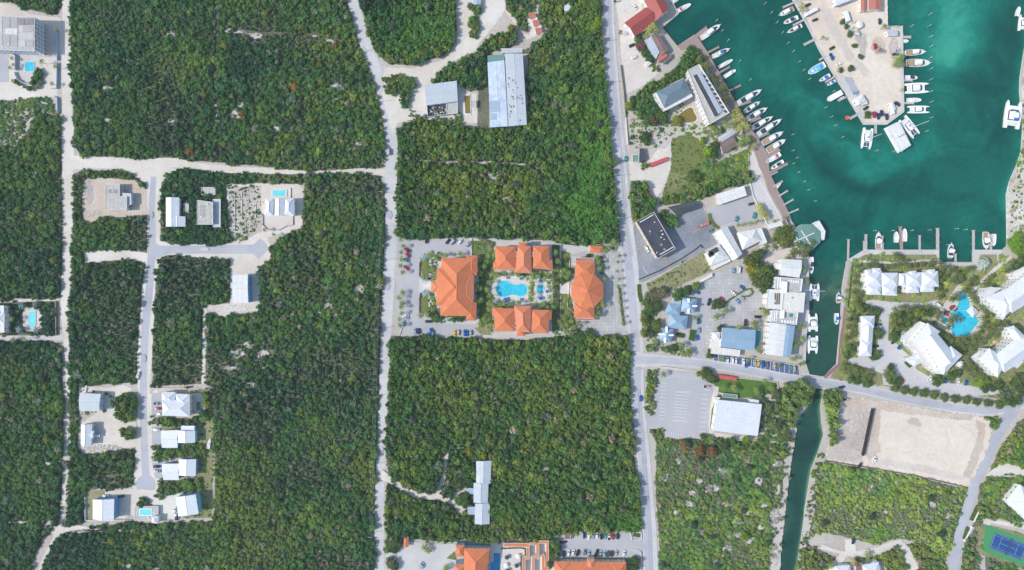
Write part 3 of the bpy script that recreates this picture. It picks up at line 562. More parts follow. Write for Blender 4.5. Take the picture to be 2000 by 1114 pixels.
def roof_mesh(kind, quad, h, pitch, mats, org, ov=.0):
    """closed roof on a quad (world points at eave height). hip / gable / shed; UVs in metres along the eave"""
    q = [Vector((p.x-org[0], p.y-org[1], h)) for p in quad]
    a = sum(q[i].x*q[(i+1) % 4].y-q[(i+1) % 4].x*q[i].y for i in range(4))
    if a < 0: q = q[::-1]
    if (q[1]-q[0]).length+(q[3]-q[2]).length < (q[2]-q[1]).length+(q[0]-q[3]).length: q = q[1:]+q[:1]   # long side first
    if kind == 'gablex' : q = q[1:]+q[:1]
    wid = ((q[2]-q[1]).length+(q[0]-q[3]).length)/2; ln = ((q[1]-q[0]).length+(q[3]-q[2]).length)/2
    A = (q[3]+q[0])/2; B = (q[1]+q[2])/2; rise = wid/2*pitch; mb = MB(); t = .18
    base = [Vector((p.x, p.y, h-t)) for p in q]
    for i in range(4): mb.face([base[i], base[(i+1) % 4], q[(i+1) % 4], q[i]], 1)
    mb.face(base[::-1], 1)
    if kind in ('gable', 'gablex'):
        A2, B2 = A+Vector((0, 0, rise)), B+Vector((0, 0, rise))
        mb.face([q[0], q[1], B2, A2]); mb.face([q[2], q[3], A2, B2]); mb.face([q[1], q[2], B2], 2); mb.face([q[3], q[0], A2], 2)
    else:
        f = min(.5, wid/2/ln); A2 = A.lerp(B, f)+Vector((0, 0, rise)); B2 = B.lerp(A, f)+Vector((0, 0, rise))
        mb.face([q[0], q[1], B2, A2]); mb.face([q[2], q[3], A2, B2]); mb.face([q[1], q[2], B2]); mb.face([q[3], q[0], A2])
        A3, B3 = A2, B2
    if kind == 'gable' or kind == 'gablex': A3, B3 = A2, B2
    ends = (A3, B3, q)
    return mb, ends
def ridge(parent, p, q, mat, r=.16):
    if (q-p).length < .4: return
    mb = MB(); mb.tube(p+Vector((0, 0, .02)), q+Vector((0, 0, .02)), r, r, 5); link('ridge_cap', mb.mesh('ridge_cap', mat), parent)
def building(name, label, cat, parts, wall='wallw', h=4.0, win=True, ridges=True, spacing=3.6, door=True):
    """parts: list of dict(k kind, q px corners, h, pitch, m roof material, w wall)"""
    allp = [W(x, y, pt.get('h', h)) for pt in parts for x, y in pt['q']]
    c = sum(allp, Vector())/len(allp); org = (c.x, c.y); o = thing(name, label, cat, (c.x, c.y, 0))
    for k, pt in enumerate(parts):
        hh = pt.get('h', h)+k*.013; kind = pt.get('k', 'hip'); rm = R[pt.get('m', 'white')]; wm = MT[pt.get('w', wall)]
        q = [W(x, y, hh) for x, y in pt['q']]
        base = [W(1000+(p.x/(S*(H-hh)/H)), 557-(p.y/(S*(H-hh)/H)), hh) for p in q]
        r_ = raster([(1000+p.x/S, 557-p.y/S) for p in q]); CLEAR[r_] = True; HARD[r_] = True; BLD[r_] = True
        ins = inset(q, pt.get('ov', .45)); z0 = pt.get('z0', 0)
        if pt.get('open'):
            for p in ins:
                mb = MB(); mb.box((p.x-org[0], p.y-org[1], (hh-.3)/2), (.25, .25, hh-.3)); link('post', mb.mesh('post', MT['white']), o)
        else:
            mb = MB(); mb.prism([(p.x-org[0], p.y-org[1]) for p in ins], z0, hh-(.1 if kind != 'flat' else .02)); link('wall', mb.mesh('wall', wm), o)
            if win and z0 == 0: add_windows(o, org, ins, hh, pt.get('sp', spacing), door=(door and k == 0))
        if kind == 'flat':
            mb = MB(); mb.prism([(p.x-org[0], p.y-org[1]) for p in q], hh-.25, hh, 0, bottom=True); ro = link('roof', mb.mesh('roof', rm), o)
            ar = abs(sum(q[i].x*q[(i+1) % len(q)].y-q[(i+1) % len(q)].x*q[i].y for i in range(len(q))))/2
            if ar > 70 and len(q) == 4 and z0 == 0 and pt.get('m') not in ('orange', 'orange2'):
                for _ in range(min(7, int(ar/60))):
                    a_, b_ = random.uniform(.12, .88), random.uniform(.12, .88); p = q[0].lerp(q[1], a_).lerp(q[3].lerp(q[2], a_), b_); mb = MB(); mb.box((0, 0, .3), (random.uniform(.5, 1.3), random.uniform(.5, 1.1), .6)); link('air_unit', mb.mesh('air_unit', random.choice([MT['kerb'], MT['steel'], MT['white']])), o, (p.x-org[0], p.y-org[1], hh), random.random())
            if pt.get('par', .3):
                mb = MB(); qi = inset(q, .28); n = len(q); qq = q
                aa = sum(q[i].x*q[(i+1) % n].y-q[(i+1) % n].x*q[i].y for i in range(n))
                if aa < 0: qq = q[::-1]
                top = hh+pt.get('par', .3)
                for i in range(n):
                    j = (i+1) % n; A, B, C, D = [(v.x-org[0], v.y-org[1]) for v in (qq[i], qq[j], qi[j], qi[i])]
                    mb.face([(*A, top), (*B, top), (*C, top), (*D, top)]); mb.face([(*A, hh), (*B, hh), (*B, top), (*A, top)]); mb.face([(*C, hh), (*D, hh), (*D, top), (*C, top)])
                link('parapet', mb.mesh('parapet', MT[pt.get('pm', 'kerb')]), ro)
        elif kind == 'cone':
            mb = MB(); cc = sum(q, Vector())/len(q); n = len(q); ap = Vector((cc.x-org[0], cc.y-org[1], hh+pt.get('rise', 4))); qq = [Vector((p.x-org[0], p.y-org[1], hh)) for p in q]
            if sum(qq[i].x*qq[(i+1) % n].y-qq[(i+1) % n].x*qq[i].y for i in range(n)) < 0: qq = qq[::-1]
            for i in range(n): mb.face([qq[i], qq[(i+1) % n], ap])
            mb.face([p-Vector((0, 0, .15)) for p in qq[::-1]]); ro = link('roof', mb.mesh('roof', rm), o)
            for p in qq: ridge(ro, p, ap, rm)
        elif kind == 'gap':
            pass
        else:
            mb, (A, B, cs) = roof_mesh(kind, q, hh, pt.get('p', .4), [rm], org)
            ro = link('roof', mb.mesh('roof', [rm, MT['white'] if pt.get('trim', 1) else rm, wm]), o)
            if ridges and pt.get('r', 1):
                ridge(ro, A, B, rm)
                if kind == 'hip':
                    ridge(ro, cs[0], A, rm); ridge(ro, cs[3], A, rm); ridge(ro, cs[1], B, rm); ridge(ro, cs[2], B, rm)
    return o
def small_box(parent, px, py, h0, d, mat, rot=0, name='roof_unit'):
    p = W(px, py, h0+d[2]); mb = MB(); mb.box((0, 0, d[2]/2), d); return link(name, mb.mesh(name, mat), parent, (p.x-parent.location.x, p.y-parent.location.y, h0), rot)
Q = lambda *a: [(a[i], a[i+1]) for i in range(0, len(a), 2)]
def P(k, q, m='white', h=None, p=.4, **kw):
    d = dict(k=k, q=q, m=m, p=p, **kw)
    if h is not None: d['h'] = h
    return d
# top-left apartment block
apt = building('apartment_block', 'large concrete apartment block with a slab-panelled flat roof at the top left corner', 'apartment building',
    [P('flat', Q(-70,30,68,33,68,101,-70,96), 'conc', 12.2, ov=1.2)], 'walll', 12.2, spacing=3.2)
slabm = [roof_mat(f'roof_slab_{n}', c, tuple(v*.85 for v in c), 9, rough=.9, stain=.3) for n, c in (('light', (.62, .60, .58)), ('grey', (.48, .46, .44)), ('dark', (.30, .29, .29)), ('pale', (.74, .73, .72)))]
for x0, y0, x1, y1, k in [(-40,34,4,64,0),(5,34,19,54,1),(20,34,34,54,1),(36,36,48,49,2),(50,36,65,49,2),(36,51,47,63,0),(44.5,51,65,62,1),(10,56,34,67,3),(-30,66,4,88,0),(5,69,19,89,1),(20,70,34,90,1),(36,64,65,77,0),(36,79,49,91,0),(51,79,65,92,1)]:
    q = [W(a, b, 12.5) for a, b in rect(x0, y0, x1, y1)]; mb = MB(); mb.prism([(v.x-apt.location.x, v.y-apt.location.y) for v in q], 12.21, 12.36+.05*k); link('roof_slab', mb.mesh('roof_slab', slabm[k]), apt)
for y in np.linspace(35, 99, 9):
    a, b_ = W(68.3, y, 12.2), W(74, y, 12.2); 
    mb = MB(); mb.box(((a.x)-apt.location.x-.3, a.y-apt.location.y, 6.1), (1.1, .25, 12.1)); link('fin', mb.mesh('fin', MT['white']), apt)
for z in (3.2, 6.3, 9.4):
    a, b_ = W(68, 33, 12.2), W(68, 101, 12.2); mb = MB(); mb.box((a.x-apt.location.x-.5, (a.y+b_.y)/2-apt.location.y, z), (1.3, a.y-b_.y-1, .2)); link('balcony_slab', mb.mesh('balcony_slab', MT['white']), apt)
# residential west
b1 = building('unfinished_house', 'pale flat-roofed concrete house on the tan graded plot', 'house', [P('flat', Q(206,360,234,360,234,384,248,384,248,411,206,411), 'conc', 5.5, par=.25), P('flat', Q(234,360,239,360,239,384,234,384), 'palegrey', 3.2), P('flat', Q(235,377,256,378,257,400,248,400,248,384,235,384), 'palegrey', 4.4)], 'wallp')
for x, y in ((212,374),(224,374)): small_box(b1, x, y, 5.5, (2.6, 2.6, .35), MT['terr'])
building('white_house', 'long white gabled house beside the plunge pool shed', 'house', [P('gable', Q(324,386,350,386,350,443,324,443), 'white', 5.5, p=.3), P('gablex', Q(334,423,362,423,362,443,334,443), 'white', 4.8, p=.3)])
building('garden_shed', 'tiny open grey concrete shed right of the long white house', 'shed', [P('flat', Q(359,398,369,398,369,416,359,415), 'conc', 2.6)])
b2 = building('concrete_house', 'beige flat-roofed house with a lower terrace on its right side', 'house', [P('flat', Q(385,391,416,395,416,439,385,439), 'conc', 6.2), P('flat', Q(416,389,431,389,431,444,416,444), 'palegrey', 3.5)], 'wallp')
small_box(b2, 395, 412, 6.2, (3.5, 8, .12), MT['terr'])
building('water_tank', 'small roofless concrete tank above the beige flat-roofed house', 'tank', [P('flat', Q(394,366,421,366,421,381,394,381), 'conc', 1.4, par=.5)], win=False)
building('pool_villa', 'white villa of three roofs below a raised rectangular pool', 'house', [P('hip', Q(519,388,536,388,533,421,519,420), 'white', 5, p=.5), P('gable', Q(537,388,556,388,556,422,536,421), 'white', 5.2, p=.45), P('hip', Q(557,388,575,387,575,422,555,421), 'white', 5, p=.5)])
building('blue_walled_house', 'tall white-roofed house with a bright blue wall facing the scrub', 'house', [P('gablex', Q(454,538,484,536,485,592,454,592), 'flatw', 8.2, p=.06)], 'wallb', spacing=3)
building('small_house', 'pale metal-roofed house by the left track, upper of the pair', 'house', [P('gable', Q(156,768,197,770,194,804,155,803), 'palegrey', 6.2, p=.14)], 'wallp')
building('small_house', 'narrow white house with a dormer in the dug-up sandy yard', 'house', [P('gable', Q(158,829,180,829,178,871,158,870), 'white', 5.2, p=.35), P('gablex', Q(168,842,183,842,182,856,168,858), 'white', 5, p=.3)], 'wallp')
building('white_villa', 'large white hip-roofed villa beside the dark green pool', 'house', [P('hip', Q(316,782,371,781,371,814,318,812), 'white', 6.5, p=.4), P('hip', Q(316,766,343,766,342,790,316,786), 'white', 5.8, p=.4), P('hip', Q(343,769,371,771,371,800,345,790), 'white', 6.2, p=.35)], 'wallc')
building('white_house', 'white house of two staggered gables with a small lawn above it', 'house', [P('gablex', Q(314,842,347,840,347,875,316,875), 'white', 5, p=.12), P('gablex', Q(347,841,381,842,381,865,347,865), 'white', 5.3, p=.25), P('gable', Q(354,832,380,832,380,844,353,843), 'white', 4.6, p=.1)], 'wallbs')
building('white_house', 'white house of two staggered gables with a blue gable wall', 'house', [P('gablex', Q(316,906,350,906,349,938,319,938), 'white', 5, p=.12), P('gablex', Q(349,897,383,897,382,930,349,929), 'white', 5.3, p=.2)], 'wallb')
building('blue_house', 'tilted pale roof over bright blue walls at the foot of the cul-de-sac', 'house', [P('gablex', Q(343,971,382,966,388,1004,348,1009), 'white', 8, p=.12)], 'wallbs')
building('blue_house', 'square pale roof over blue walls beside the dry fenced lawn', 'house', [P('gablex', Q(181,976,223,975,222,1017,181,1015), 'white', 7.5, p=.14)], 'wallb')
o = building('pool_pavilion', 'raised pool terrace with a small white cabana at its corner', 'pool terrace', [P('flat', Q(263,989,309,989,309,1018,263,1017), 'orange' if 0 else 'conc', 2.2, par=.15), P('hip', Q(297,1008,310,1009,309,1023,296,1022), 'white', 4.2, p=.4)], win=False)
q = Q(272,995,296,995,296,1008,272,1008); c = W(284, 1001, 2.5); pl = thing('swimming_pool', 'aqua pool set in the raised terrace at the foot of the cul-de-sac', 'pool', (c.x, c.y, 2.2))
for nm, sx, sy, z, mt in (('coping', 25, 14, .14, 'white'), ('water_surface', 22.5, 11.5, .2, 'poolt')): mb = MB(); mb.box((0, 0, z/2), (sx*S, sy*S, z)); link(nm, mb.mesh(nm, MT[mt]), pl)
building('villa', 'white villa with balconies cut off by the left edge', 'house', [P('flat', Q(-40,596,8,597,9,650,-40,650), 'flatw', 6.5), P('hip', Q(-40,612,9,612,9,632,-40,632), 'white', 7, p=.3)])
# warehouse plot
wh = building('warehouse', 'very long pale blue metal warehouse with rust spots', 'warehouse', [P('gable', Q(986,105,1021,105,1029,244,993,247), 'palegrey', 7.5, p=.06, trim=0), P('gable', Q(952,122,985,118,992,247,958,249), 'patchy', 6.6, p=.05, trim=0), P('flat', Q(952,109,985,106,985,118,953,122), 'green', 6, par=0), P('flat', Q(978,95,1020,95,1020,103,980,104), 'palegrey', 3.5, par=.2)], 'wallp', spacing=5)
for _ in range(34):
    x = random.choice([random.uniform(991, 1003), random.uniform(990, 1018)]); y = random.gauss(195, 28)
    if 130 < y < 240: small_box(wh, x+(y-105)*.05-2, y, 7.6+.35, (random.uniform(.3, .8), random.uniform(.4, 1.3), .05), MT['trunk'], name='rust_patch')
for x, y, a, b_ in ((966,208,20,22),(964,228,13,12)): small_box(wh, x, y, 6.9, (a*S, b_*S, .06), R['bluegrey'], .05, 'roof_patch')
wk = building('workshop', 'grey metal workshop with its lower left corner in ruins', 'workshop', [P('gable', Q(828,166,892,158,894,198,833,206), 'palegrey', 5.5, p=.08), P('flat', Q(872,199,894,198,894,222,873,224), 'conc', 3, par=.4), P('flat', Q(834,206,872,202,873,226,836,230), 'darkshingle', .6, par=2.2, pm='wallp')], 'wallp')
for _ in range(40): small_box(wk, random.uniform(838, 870), random.uniform(209, 225), .6, (random.uniform(.4, 2), random.uniform(.3, 1.2), random.uniform(.3, 1.5)), random.choice([MT['trunk'], MT['kerb'], MT['teak'], MT['steel']]), random.random()*3, 'debris')
building('shed', 'small grey shed right of the olive sunken basin', 'shed', [P('flat', Q(920,196,930,196,930,210,921,210), 'conc', 2.6)], win=False)
pool(Q(907,188,918,187,919,222,909,222), 'poolo', 'olive rectangular basin between the workshop and the warehouse', rim=1.3)
building('hut', 'white hut standing alone in the trees near the main road', 'hut', [P('gable', Q(1099,11,1113,5,1118,19,1104,25), 'flatw', 3, p=.2)])
building('site_office', 'blue-grey roof at the top edge above the planted strip', 'shed', [P('gable', Q(924,-12,939,-12,939,9,924,9), 'bluegrey', 3.2, p=.15)])
for k, (x, y) in enumerate(((1039,30),(1047,45),(1052,60))):
    building('red_cabin', ['uppermost', 'middle', 'lowest'][k]+' of the three small red-roofed cabins at the top', 'cabin', [P('gable', Q(x-7,y-5,x+6,y-6,x+8,y+5,x-5,y+7), 'rust', 2.8, p=.2), P('flat', Q(x+3,y+5,x+10,y+4,x+11,y+9,x+4,y+10), 'flatw', 2.4)])
# orange resort
building('hotel_block', 'largest orange-tiled block with many hips left of the pool courtyard', 'hotel', [P('hip', Q(862,504,925,504,925,618,860,617), 'orange', 10, p=.42), P('hip', Q(853,524,924,526,923,597,852,597), 'orange', 10.4, p=.36), P('hip', Q(842,549,892,549,892,572,842,572), 'orange2', 9.6, p=.3), P('hip', Q(911,499,933,500,932,538,911,537), 'orange', 9.4, p=.42), P('hip', Q(911,591,931,591,930,627,911,626), 'orange', 9.4, p=.42), P('hip', Q(900,540,926,538,925,590,900,588), 'orange2', 10.2, p=.42)], 'wallc')
o = building('hotel_block', 'trio of orange-tiled roofs above the pool courtyard', 'hotel', [P('hip', Q(967,481,1008,482,1009,528,968,527), 'orange', 9.8, p=.4), P('hip', Q(963,512,985,512,985,527,963,527), 'orange', 9.2, p=.4), P('hip', Q(1011,481,1037,481,1039,534,1006,533), 'orange2', 10.6, p=.5), P('hip', Q(1012,474,1030,474,1030,490,1012,490), 'orange', 9.4, p=.4), P('hip', Q(1041,480,1073,481,1074,526,1041,525), 'orange', 9.8, p=.4), P('hip', Q(1058,508,1079,508,1080,527,1058,526), 'orange2', 9.2, p=.4)], 'wallc')
o2 = building('hotel_block', 'trio of orange-tiled roofs below the pool courtyard', 'hotel', [P('hip', Q(965,602,1008,603,1006,648,966,647), 'orange', 9.8, p=.4), P('hip', Q(962,601,982,601,982,619,962,619), 'orange2', 9.2, p=.4), P('hip', Q(1004,597,1038,598,1036,650,1009,648), 'orange2', 10.6, p=.5), P('hip', Q(1009,640,1026,640,1026,657,1009,656), 'orange', 9.4, p=.4), P('hip', Q(1038,605,1074,606,1071,652,1037,650), 'orange', 9.8, p=.4), P('hip', Q(1058,606,1078,607,1077,625,1058,624), 'orange', 9.2, p=.4)], 'wallc')
for oo, ps in ((o, [(1009,494),(1009,500),(1040,494),(1040,500)]), (o2, [(1007,632),(1007,640),(1037,634),(1037,640)])):
    for x, y in ps: small_box(oo, x, y, 8.5, (1.2, 1.4, 1.5), MT['steel'], name='air_unit')
building('octagonal_restaurant', 'octagonal orange-tiled roof with square wings above and below', 'restaurant', [P('cone', [(1147+34*math.cos(math.radians(22.5+45*k)), 568+36*math.sin(math.radians(22.5+45*k))) for k in range(8)], 'orange', 8, rise=5, sp=4), P('hip', Q(1124,511,1162,512,1162,545,1122,545), 'orange', 7, p=.4), P('hip', Q(1122,592,1161,592,1161,622,1121,621), 'orange', 7, p=.4), P('flat', Q(1124,503,1160,504,1160,511,1124,511), 'rust', 5), P('flat', Q(1125,621,1160,622,1159,627,1125,626), 'rust', 4.6)], 'wallc')
building('gatehouse', 'tiny orange-roofed gatehouse beside the main road', 'gatehouse', [P('hip', Q(1152,480,1178,481,1176,495,1152,493), 'orange', 4, p=.4)], 'wallc')
building('pavilion', 'small orange pavilion roof left of the bottom hotel entrance', 'pavilion', [P('gable', Q(789,1048,798,1048,798,1069,788,1069), 'orange', 3.6, p=.3)], 'wallc')
# bottom hotel
building('hotel_block', 'orange-roofed bottom hotel with its pale blue wall in view', 'hotel', [P('hip', Q(907,1071,957,1072,949,1130,905,1130), 'orange', 9.4, p=.45), P('hip', Q(890,1065,908,1065,906,1087,890,1087), 'orange', 8.6, p=.45), P('hip', Q(926,1072,957,1072,955,1102,936,1101), 'orange2', 9.0, p=.4), P('hip', Q(888,1102,910,1102,912,1136,888,1136), 'orange', 8.8, p=.4)], 'wallp', spacing=2.6)
for k, (pts, lab) in enumerate([(Q(984,1061,1034,1061,1034,1069,984,1068), 'thin orange roof along the top of the hotel terrace'), (Q(1028,1069,1034,1069,1034,1092,1028,1092), 'short orange roof strip dropping from the terrace top corner'), (Q(1020,1088,1031,1088,1031,1093,1026,1093,1026,1130,1020,1130), 'narrow hooked orange roof strip left of the stepped courtyards'),
    (Q(1034,1060,1053,1060,1053,1092,1047,1092,1047,1065,1034,1065), 'orange roof angle round the first small courtyard'), (Q(1039,1086,1050,1086,1050,1091,1044,1091,1044,1130,1039,1130), 'narrow orange roof strip in the middle of the stepped courtyards'),
    (Q(1052,1056,1072,1056,1072,1114,1063,1114,1066,1086,1067,1062,1052,1062), 'orange roof angle at the right end of the stepped courtyards'), (Q(1058,1083,1064,1083,1064,1130,1058,1130), 'last narrow orange roof strip before the car park trees')]):
    building('courtyard_wing', lab, 'roof wing', [P('flat', pts, 'orange', 4.2, par=.12, pm='wallc', ov=.2)], 'wallw', win=False)
building('hotel_block', 'long orange hip roof at the bottom below the full car park', 'hotel', [P('hip', Q(1083,1097,1222,1098,1222,1150,1083,1150), 'orange', 6.4, p=.4), P('hip', Q(1147,1092,1162,1092,1162,1112,1147,1112), 'orange2', 7.2, p=.4), P('hip', Q(1192,1098,1223,1098,1223,1136,1192,1136), 'orange', 6.6, p=.45), P('hip', Q(1084,1097,1114,1097,1114,1136,1084,1136), 'orange', 6.6, p=.45)], 'wallc')
building('guard_hut', 'tiny roofless walled enclosure at the corner of the full car park', 'enclosure', [P('flat', Q(1102,1039,1115,1039,1115,1054,1102,1053), 'brown', 1.8, par=.5, pm='wallw')], win=False)
# farmhouse in the scrub
building('ranch_house', 'long narrow grey metal-roofed house deep in the lower scrub', 'house', [P('gable', Q(930,901,960,900,958,945,930,943), 'palegrey', 5, p=.2), P('gable', Q(925,943,954,945,953,983,925,982), 'palegrey', 4.6, p=.2), P('gable', Q(928,984,957,983,956,1024,927,1024), 'palegrey', 5, p=.2), P('flat', Q(911,953,925,954,925,966,911,965), 'bluegrey', 3.4, par=0), P('flat', Q(913,990,928,990,928,1006,913,1005), 'bluegrey', 3.2, par=0), P('flat', Q(930,929,942,929,942,943,930,943), 'flatw', 5.4, par=0)], 'wallp')
# marina town
building('red_roofed_hall', 'big red-roofed building at the top beside the harbour quay', 'hall', [P('gable', Q(1219,45,1262,14,1284,41,1240,72), 'red', 6, p=.45), P('gable', Q(1250,-14,1287,-24,1307,19,1279,42), 'red', 6.5, p=.45)])
building('old_boathouse', 'patchwork of pale blue, brown and pink roofs near the quay corner', 'boathouse', [P('flat', Q(1258,80,1272,70,1288,102,1281,116), 'palegrey', 5, par=0), P('gable', Q(1272,70,1286,66,1306,97,1291,110), 'brown', 4.6, p=.2), P('flat', Q(1280,110,1298,99,1304,110,1287,122), 'rust', 4, par=0), P('flat', Q(1290,112,1310,104,1312,112,1296,126), 'brown', 3, par=0)], 'wallp')
building('tool_shed', 'little square white shed on the sandy apron', 'shed', [P('gable', Q(1258,123,1267,117,1273,124,1264,131), 'flatw', 2.8, p=.2)])
o = building('harbour_hotel', 'slate-roofed hotel wing with white terraces, beside the long flat-roofed block', 'hotel', [P('hip', Q(1281,180,1336,153,1351,181,1297,211), 'slate', 8.6, p=.35), P('flat', Q(1275,184,1334,153,1353,189,1297,218), 'flatw', 7.2, par=.4)], 'wallw')
o = building('harbour_hotel', 'very long flat-roofed hotel block behind the harbour palms', 'hotel', [P('flat', Q(1342,138,1365,126,1424,221,1385,244), 'conc', 10, par=.7, pm='white'), P('gable', Q(1356,147,1369,141,1411,217,1397,227), 'palegrey', 10.8, p=.2, z0=9.9), P('flat', Q(1354,148,1361,145,1403,224,1396,228), 'black', 11.7, par=0, z0=10)], 'wallw', spacing=3)
for k in range(9): small_box(o, 1376+k*5.1, 149+k*8.6, 9.9, (2.2, 1.2, .5), MT['navy'], -.6, 'roof_recess')
for k in range(8): small_box(o, 1351+k*4.4, 172+k*8.3, 10, (1.0, .7, .6), MT['kerb'], -.6, 'air_unit')
pool(Q(1325,225,1334,218,1346,210,1353,211,1355,220,1362,230,1358,238,1344,241,1330,238,1322,231), 'poolo', 'olive-green stagnant pond below the slate-roofed hotel', smooth=1, rim=.8)
building('corrugated_hut', 'white corrugated hut among the palms, the upper roof of the pair', 'hut', [P('gable', Q(1404,268,1432,250,1439,259,1410,278), 'palegrey', 3.5, p=.25)])
building('corrugated_hut', 'rusty brown corrugated hut near the boardwalk', 'hut', [P('gable', Q(1406,285,1432,267,1441,284,1412,301), 'brown', 3.8, p=.25)])
building('corrugated_hut', 'small brown hut roof wedged between the white and the rusty hut', 'hut', [P('flat', Q(1398,278,1408,276,1436,259,1438,263,1408,284,1399,286), 'brown', 3, par=0)], win=False)
building('kiosk', 'teal-roofed roadside kiosk beside the main road', 'kiosk', [P('flat', Q(1235,302,1248,302,1248,317,1235,317), 'green', 3.2)])
building('canopy', 'dark solar canopy right of the teal kiosk', 'canopy', [P('flat', Q(1249,290,1258,290,1262,311,1250,318), 'black', 3, par=0, open=1)], win=False)
o = building('black_roofed_building', 'black flat-roofed building with a cream left wall by the main road', 'commercial building', [P('flat', Q(1242,433,1277,414,1319,486,1284,506), 'black', 9, par=.5, pm='wallc')], 'wallc')
for x, y, L_ in ((1263,427,30),(1302,490,30)): small_box(o, x, y, 9.1, (L_*S, .5, .35), MT['white'], math.atan2(17, 30), 'roof_rail')
for x, y in ((1292,478),(1298,487),(1270,452)): small_box(o, x, y, 9, (1.2, 1.2, .9), MT['steel'], .5, 'air_unit')
building('shingled_house', 'old dark-shingled house squeezed against the meadow', 'house', [P('gable', Q(1304,405,1358,392,1363,407,1321,421), 'darkshingle', 4.5, p=.35)], 'wallc')
building('long_white_building', 'long plain white roof above the grey asphalt lot', 'commercial building', [P('gable', Q(1399,380,1453,363,1459,382,1403,401), 'flatw', 5.5, p=.08)], 'wallc')
o = building('waterfront_bar', 'long white gabled building crossing two other white roofs', 'commercial building', [P('gable', Q(1394,456,1420,441,1450,496,1431,510), 'flatw', 6.5, p=.35), P('hip', Q(1377,495,1405,478,1425,504,1388,520), 'flatw', 5.5, p=.35)], 'wallw')
for x, y, a, b_ in ((1394,491,18,9),(1389,497,10,8),(1428,486,10,15),(1433,494,8,9)): small_box(o, x, y, 6.1, (a*S, b_*S, 1.2), R['black'], .5, 'roof_patch')
building('white_pyramid_hall', 'white hip-roofed hall right of the long white gabled building', 'hall', [P('hip', Q(1440,454,1476,448,1488,470,1450,489), 'flatw', 5.5, p=.45), P('flat', Q(1476,447,1487,446,1499,475,1487,479), 'flatw', 5, par=.4)], 'wallw')
building('shop_terrace', 'narrow row of pale roofs along the vacant lot', 'shop row', [P('flat', Q(1388,520,1424,503,1427,511,1391,528), 'flatw', 3.4), P('flat', Q(1358,552,1390,534,1392,540,1362,556), 'cream', 2.6, par=.2)], 'wallc', win=False)
building('quay_kiosks', 'cluster of white kiosk roofs at the end of the palm walk', 'kiosk', [P('flat', Q(1494,440,1526,430,1530,440,1500,449), 'flatw', 3), P('flat', Q(1524,432,1534,428,1540,440,1530,444), 'brown', 3)], 'wallw', win=False)
o = building('harbour_pavilion', 'octagonal green-roofed restaurant built over the water', 'restaurant', [P('cone', [(1576+29*math.cos(math.radians(22.5+45*k)), 463+27*math.sin(math.radians(22.5+45*k))) for k in range(8)], 'green', 4.6, rise=1.6)], 'wallw', spacing=5)
for a, b_ in (((1549,474),(1591,455)), ((1565,450),(1583,477)), ((1550,455),(1569,485))):
    p, q = W(*a, 6.3), W(*b_, 6.3); mb = MB(); d = q-p; mb.box(((p.x+q.x)/2-o.location.x, (p.y+q.y)/2-o.location.y, 6.1), (d.length, .55, .3), 0, math.atan2(d.y, d.x)); link('roof_truss', mb.mesh('roof_truss', MT['white']), o)
building('barge_pavilion', 'white roofed barge moored against the green pavilion', 'barge', [P('flat', Q(1590,434,1600,431,1612,452,1610,468,1606,470,1588,440), 'flatw', 4.2, par=.2)], 'wallw', win=False)
building('quay_hotel', 'white-and-grey gabled building at the top of the quay hotel row', 'hotel', [P('gable', Q(1525,506,1566,508,1561,543,1524,538), 'flatw', 7.5, p=.3), P('flat', Q(1512,514,1525,514,1524,527,1513,526), 'flatw', 5)], 'wallw')
o = building('quay_hotel', 'flat white roof terraces with pergolas in the middle of the quay row', 'hotel', [P('flat', Q(1500,565,1531,566,1527,606,1496,603), 'flatw', 9.5, par=.4), P('flat', Q(1532,571,1573,572,1569,611,1528,609), 'cream', 9.8, par=.15), P('flat', Q(1513,541,1567,545,1564,570,1535,572,1512,563), 'terr2' if 0 else 'conc', 8.5, par=.9, pm='white')], 'wallw', spacing=3)
for x0 in (1514, 1518, 1522): small_box(o, x0, 584, 9.5, (.9, 8, .3), MT['trunk'], -.04, 'skylight')
for x0 in (1515, 1519.5, 1524): small_box(o, x0, 553, 8.6, (.8, 8, .35), MT['white'], -.08, 'pergola')
for k in range(5): small_box(o, 1541+k*4.5, 549+k*.5, 8.5, (1.0, 1.8, .5), MT['white'], .1, 'lounger')
small_box(o, 1533, 561, 8.5, (3.2, 8, 2.4), MT['white'], -.05, 'stair_tower')
o = building('quay_hotel', 'grey roof terrace between two flat white blocks of the quay row', 'hotel', [P('flat', Q(1507,606,1558,611,1555,635,1504,629), 'conc', 8.5, par=.9, pm='white'), ], 'wallw', spacing=3)
for x0 in (1509, 1513, 1517): small_box(o, x0, 617, 8.6, (.8, 8, .35), MT['white'], -.08, 'pergola')
small_box(o, 1529, 614, 8.5, (2.2, 6, 2.4), MT['white'], -.08, 'stair_tower'); small_box(o, 1545, 616, 8.5, (2.4, 2.4, .3), MT['poolteal'], -.08, 'spa_tub')
for k in range(5): small_box(o, 1528+k*5.5, 628+k*.5, 8.5, (1.1, 2.0, .5), MT['white'], .1, 'lounger')
building('quay_hotel', 'big white-and-blue gabled building at the bottom of the quay row', 'hotel', [P('gable', Q(1503,630,1536,634,1529,697,1496,692), 'flatw', 9.2, p=.06, r=0), P('gable', Q(1532,634,1553,637,1544,699,1527,697), 'blue', 9.0, p=.12, r=0)], 'wallw')
o = building('blue_cottage', 'pyramid-roofed blue cottage with white hip ribs, uppermost of the four', 'cottage', [P('hip', Q(1333,581,1362,585,1357,612,1330,609), 'blue', 4.6, p=.55)], 'wallp')
for x, y, a, b_, r in ((1345,590,1.6,5,0),(1345,606,1.6,5,0),(1355,598,5,1.3,0)): small_box(o, x, y, 5.2, (a, b_, 1.2), MT['white'], r, 'dormer')
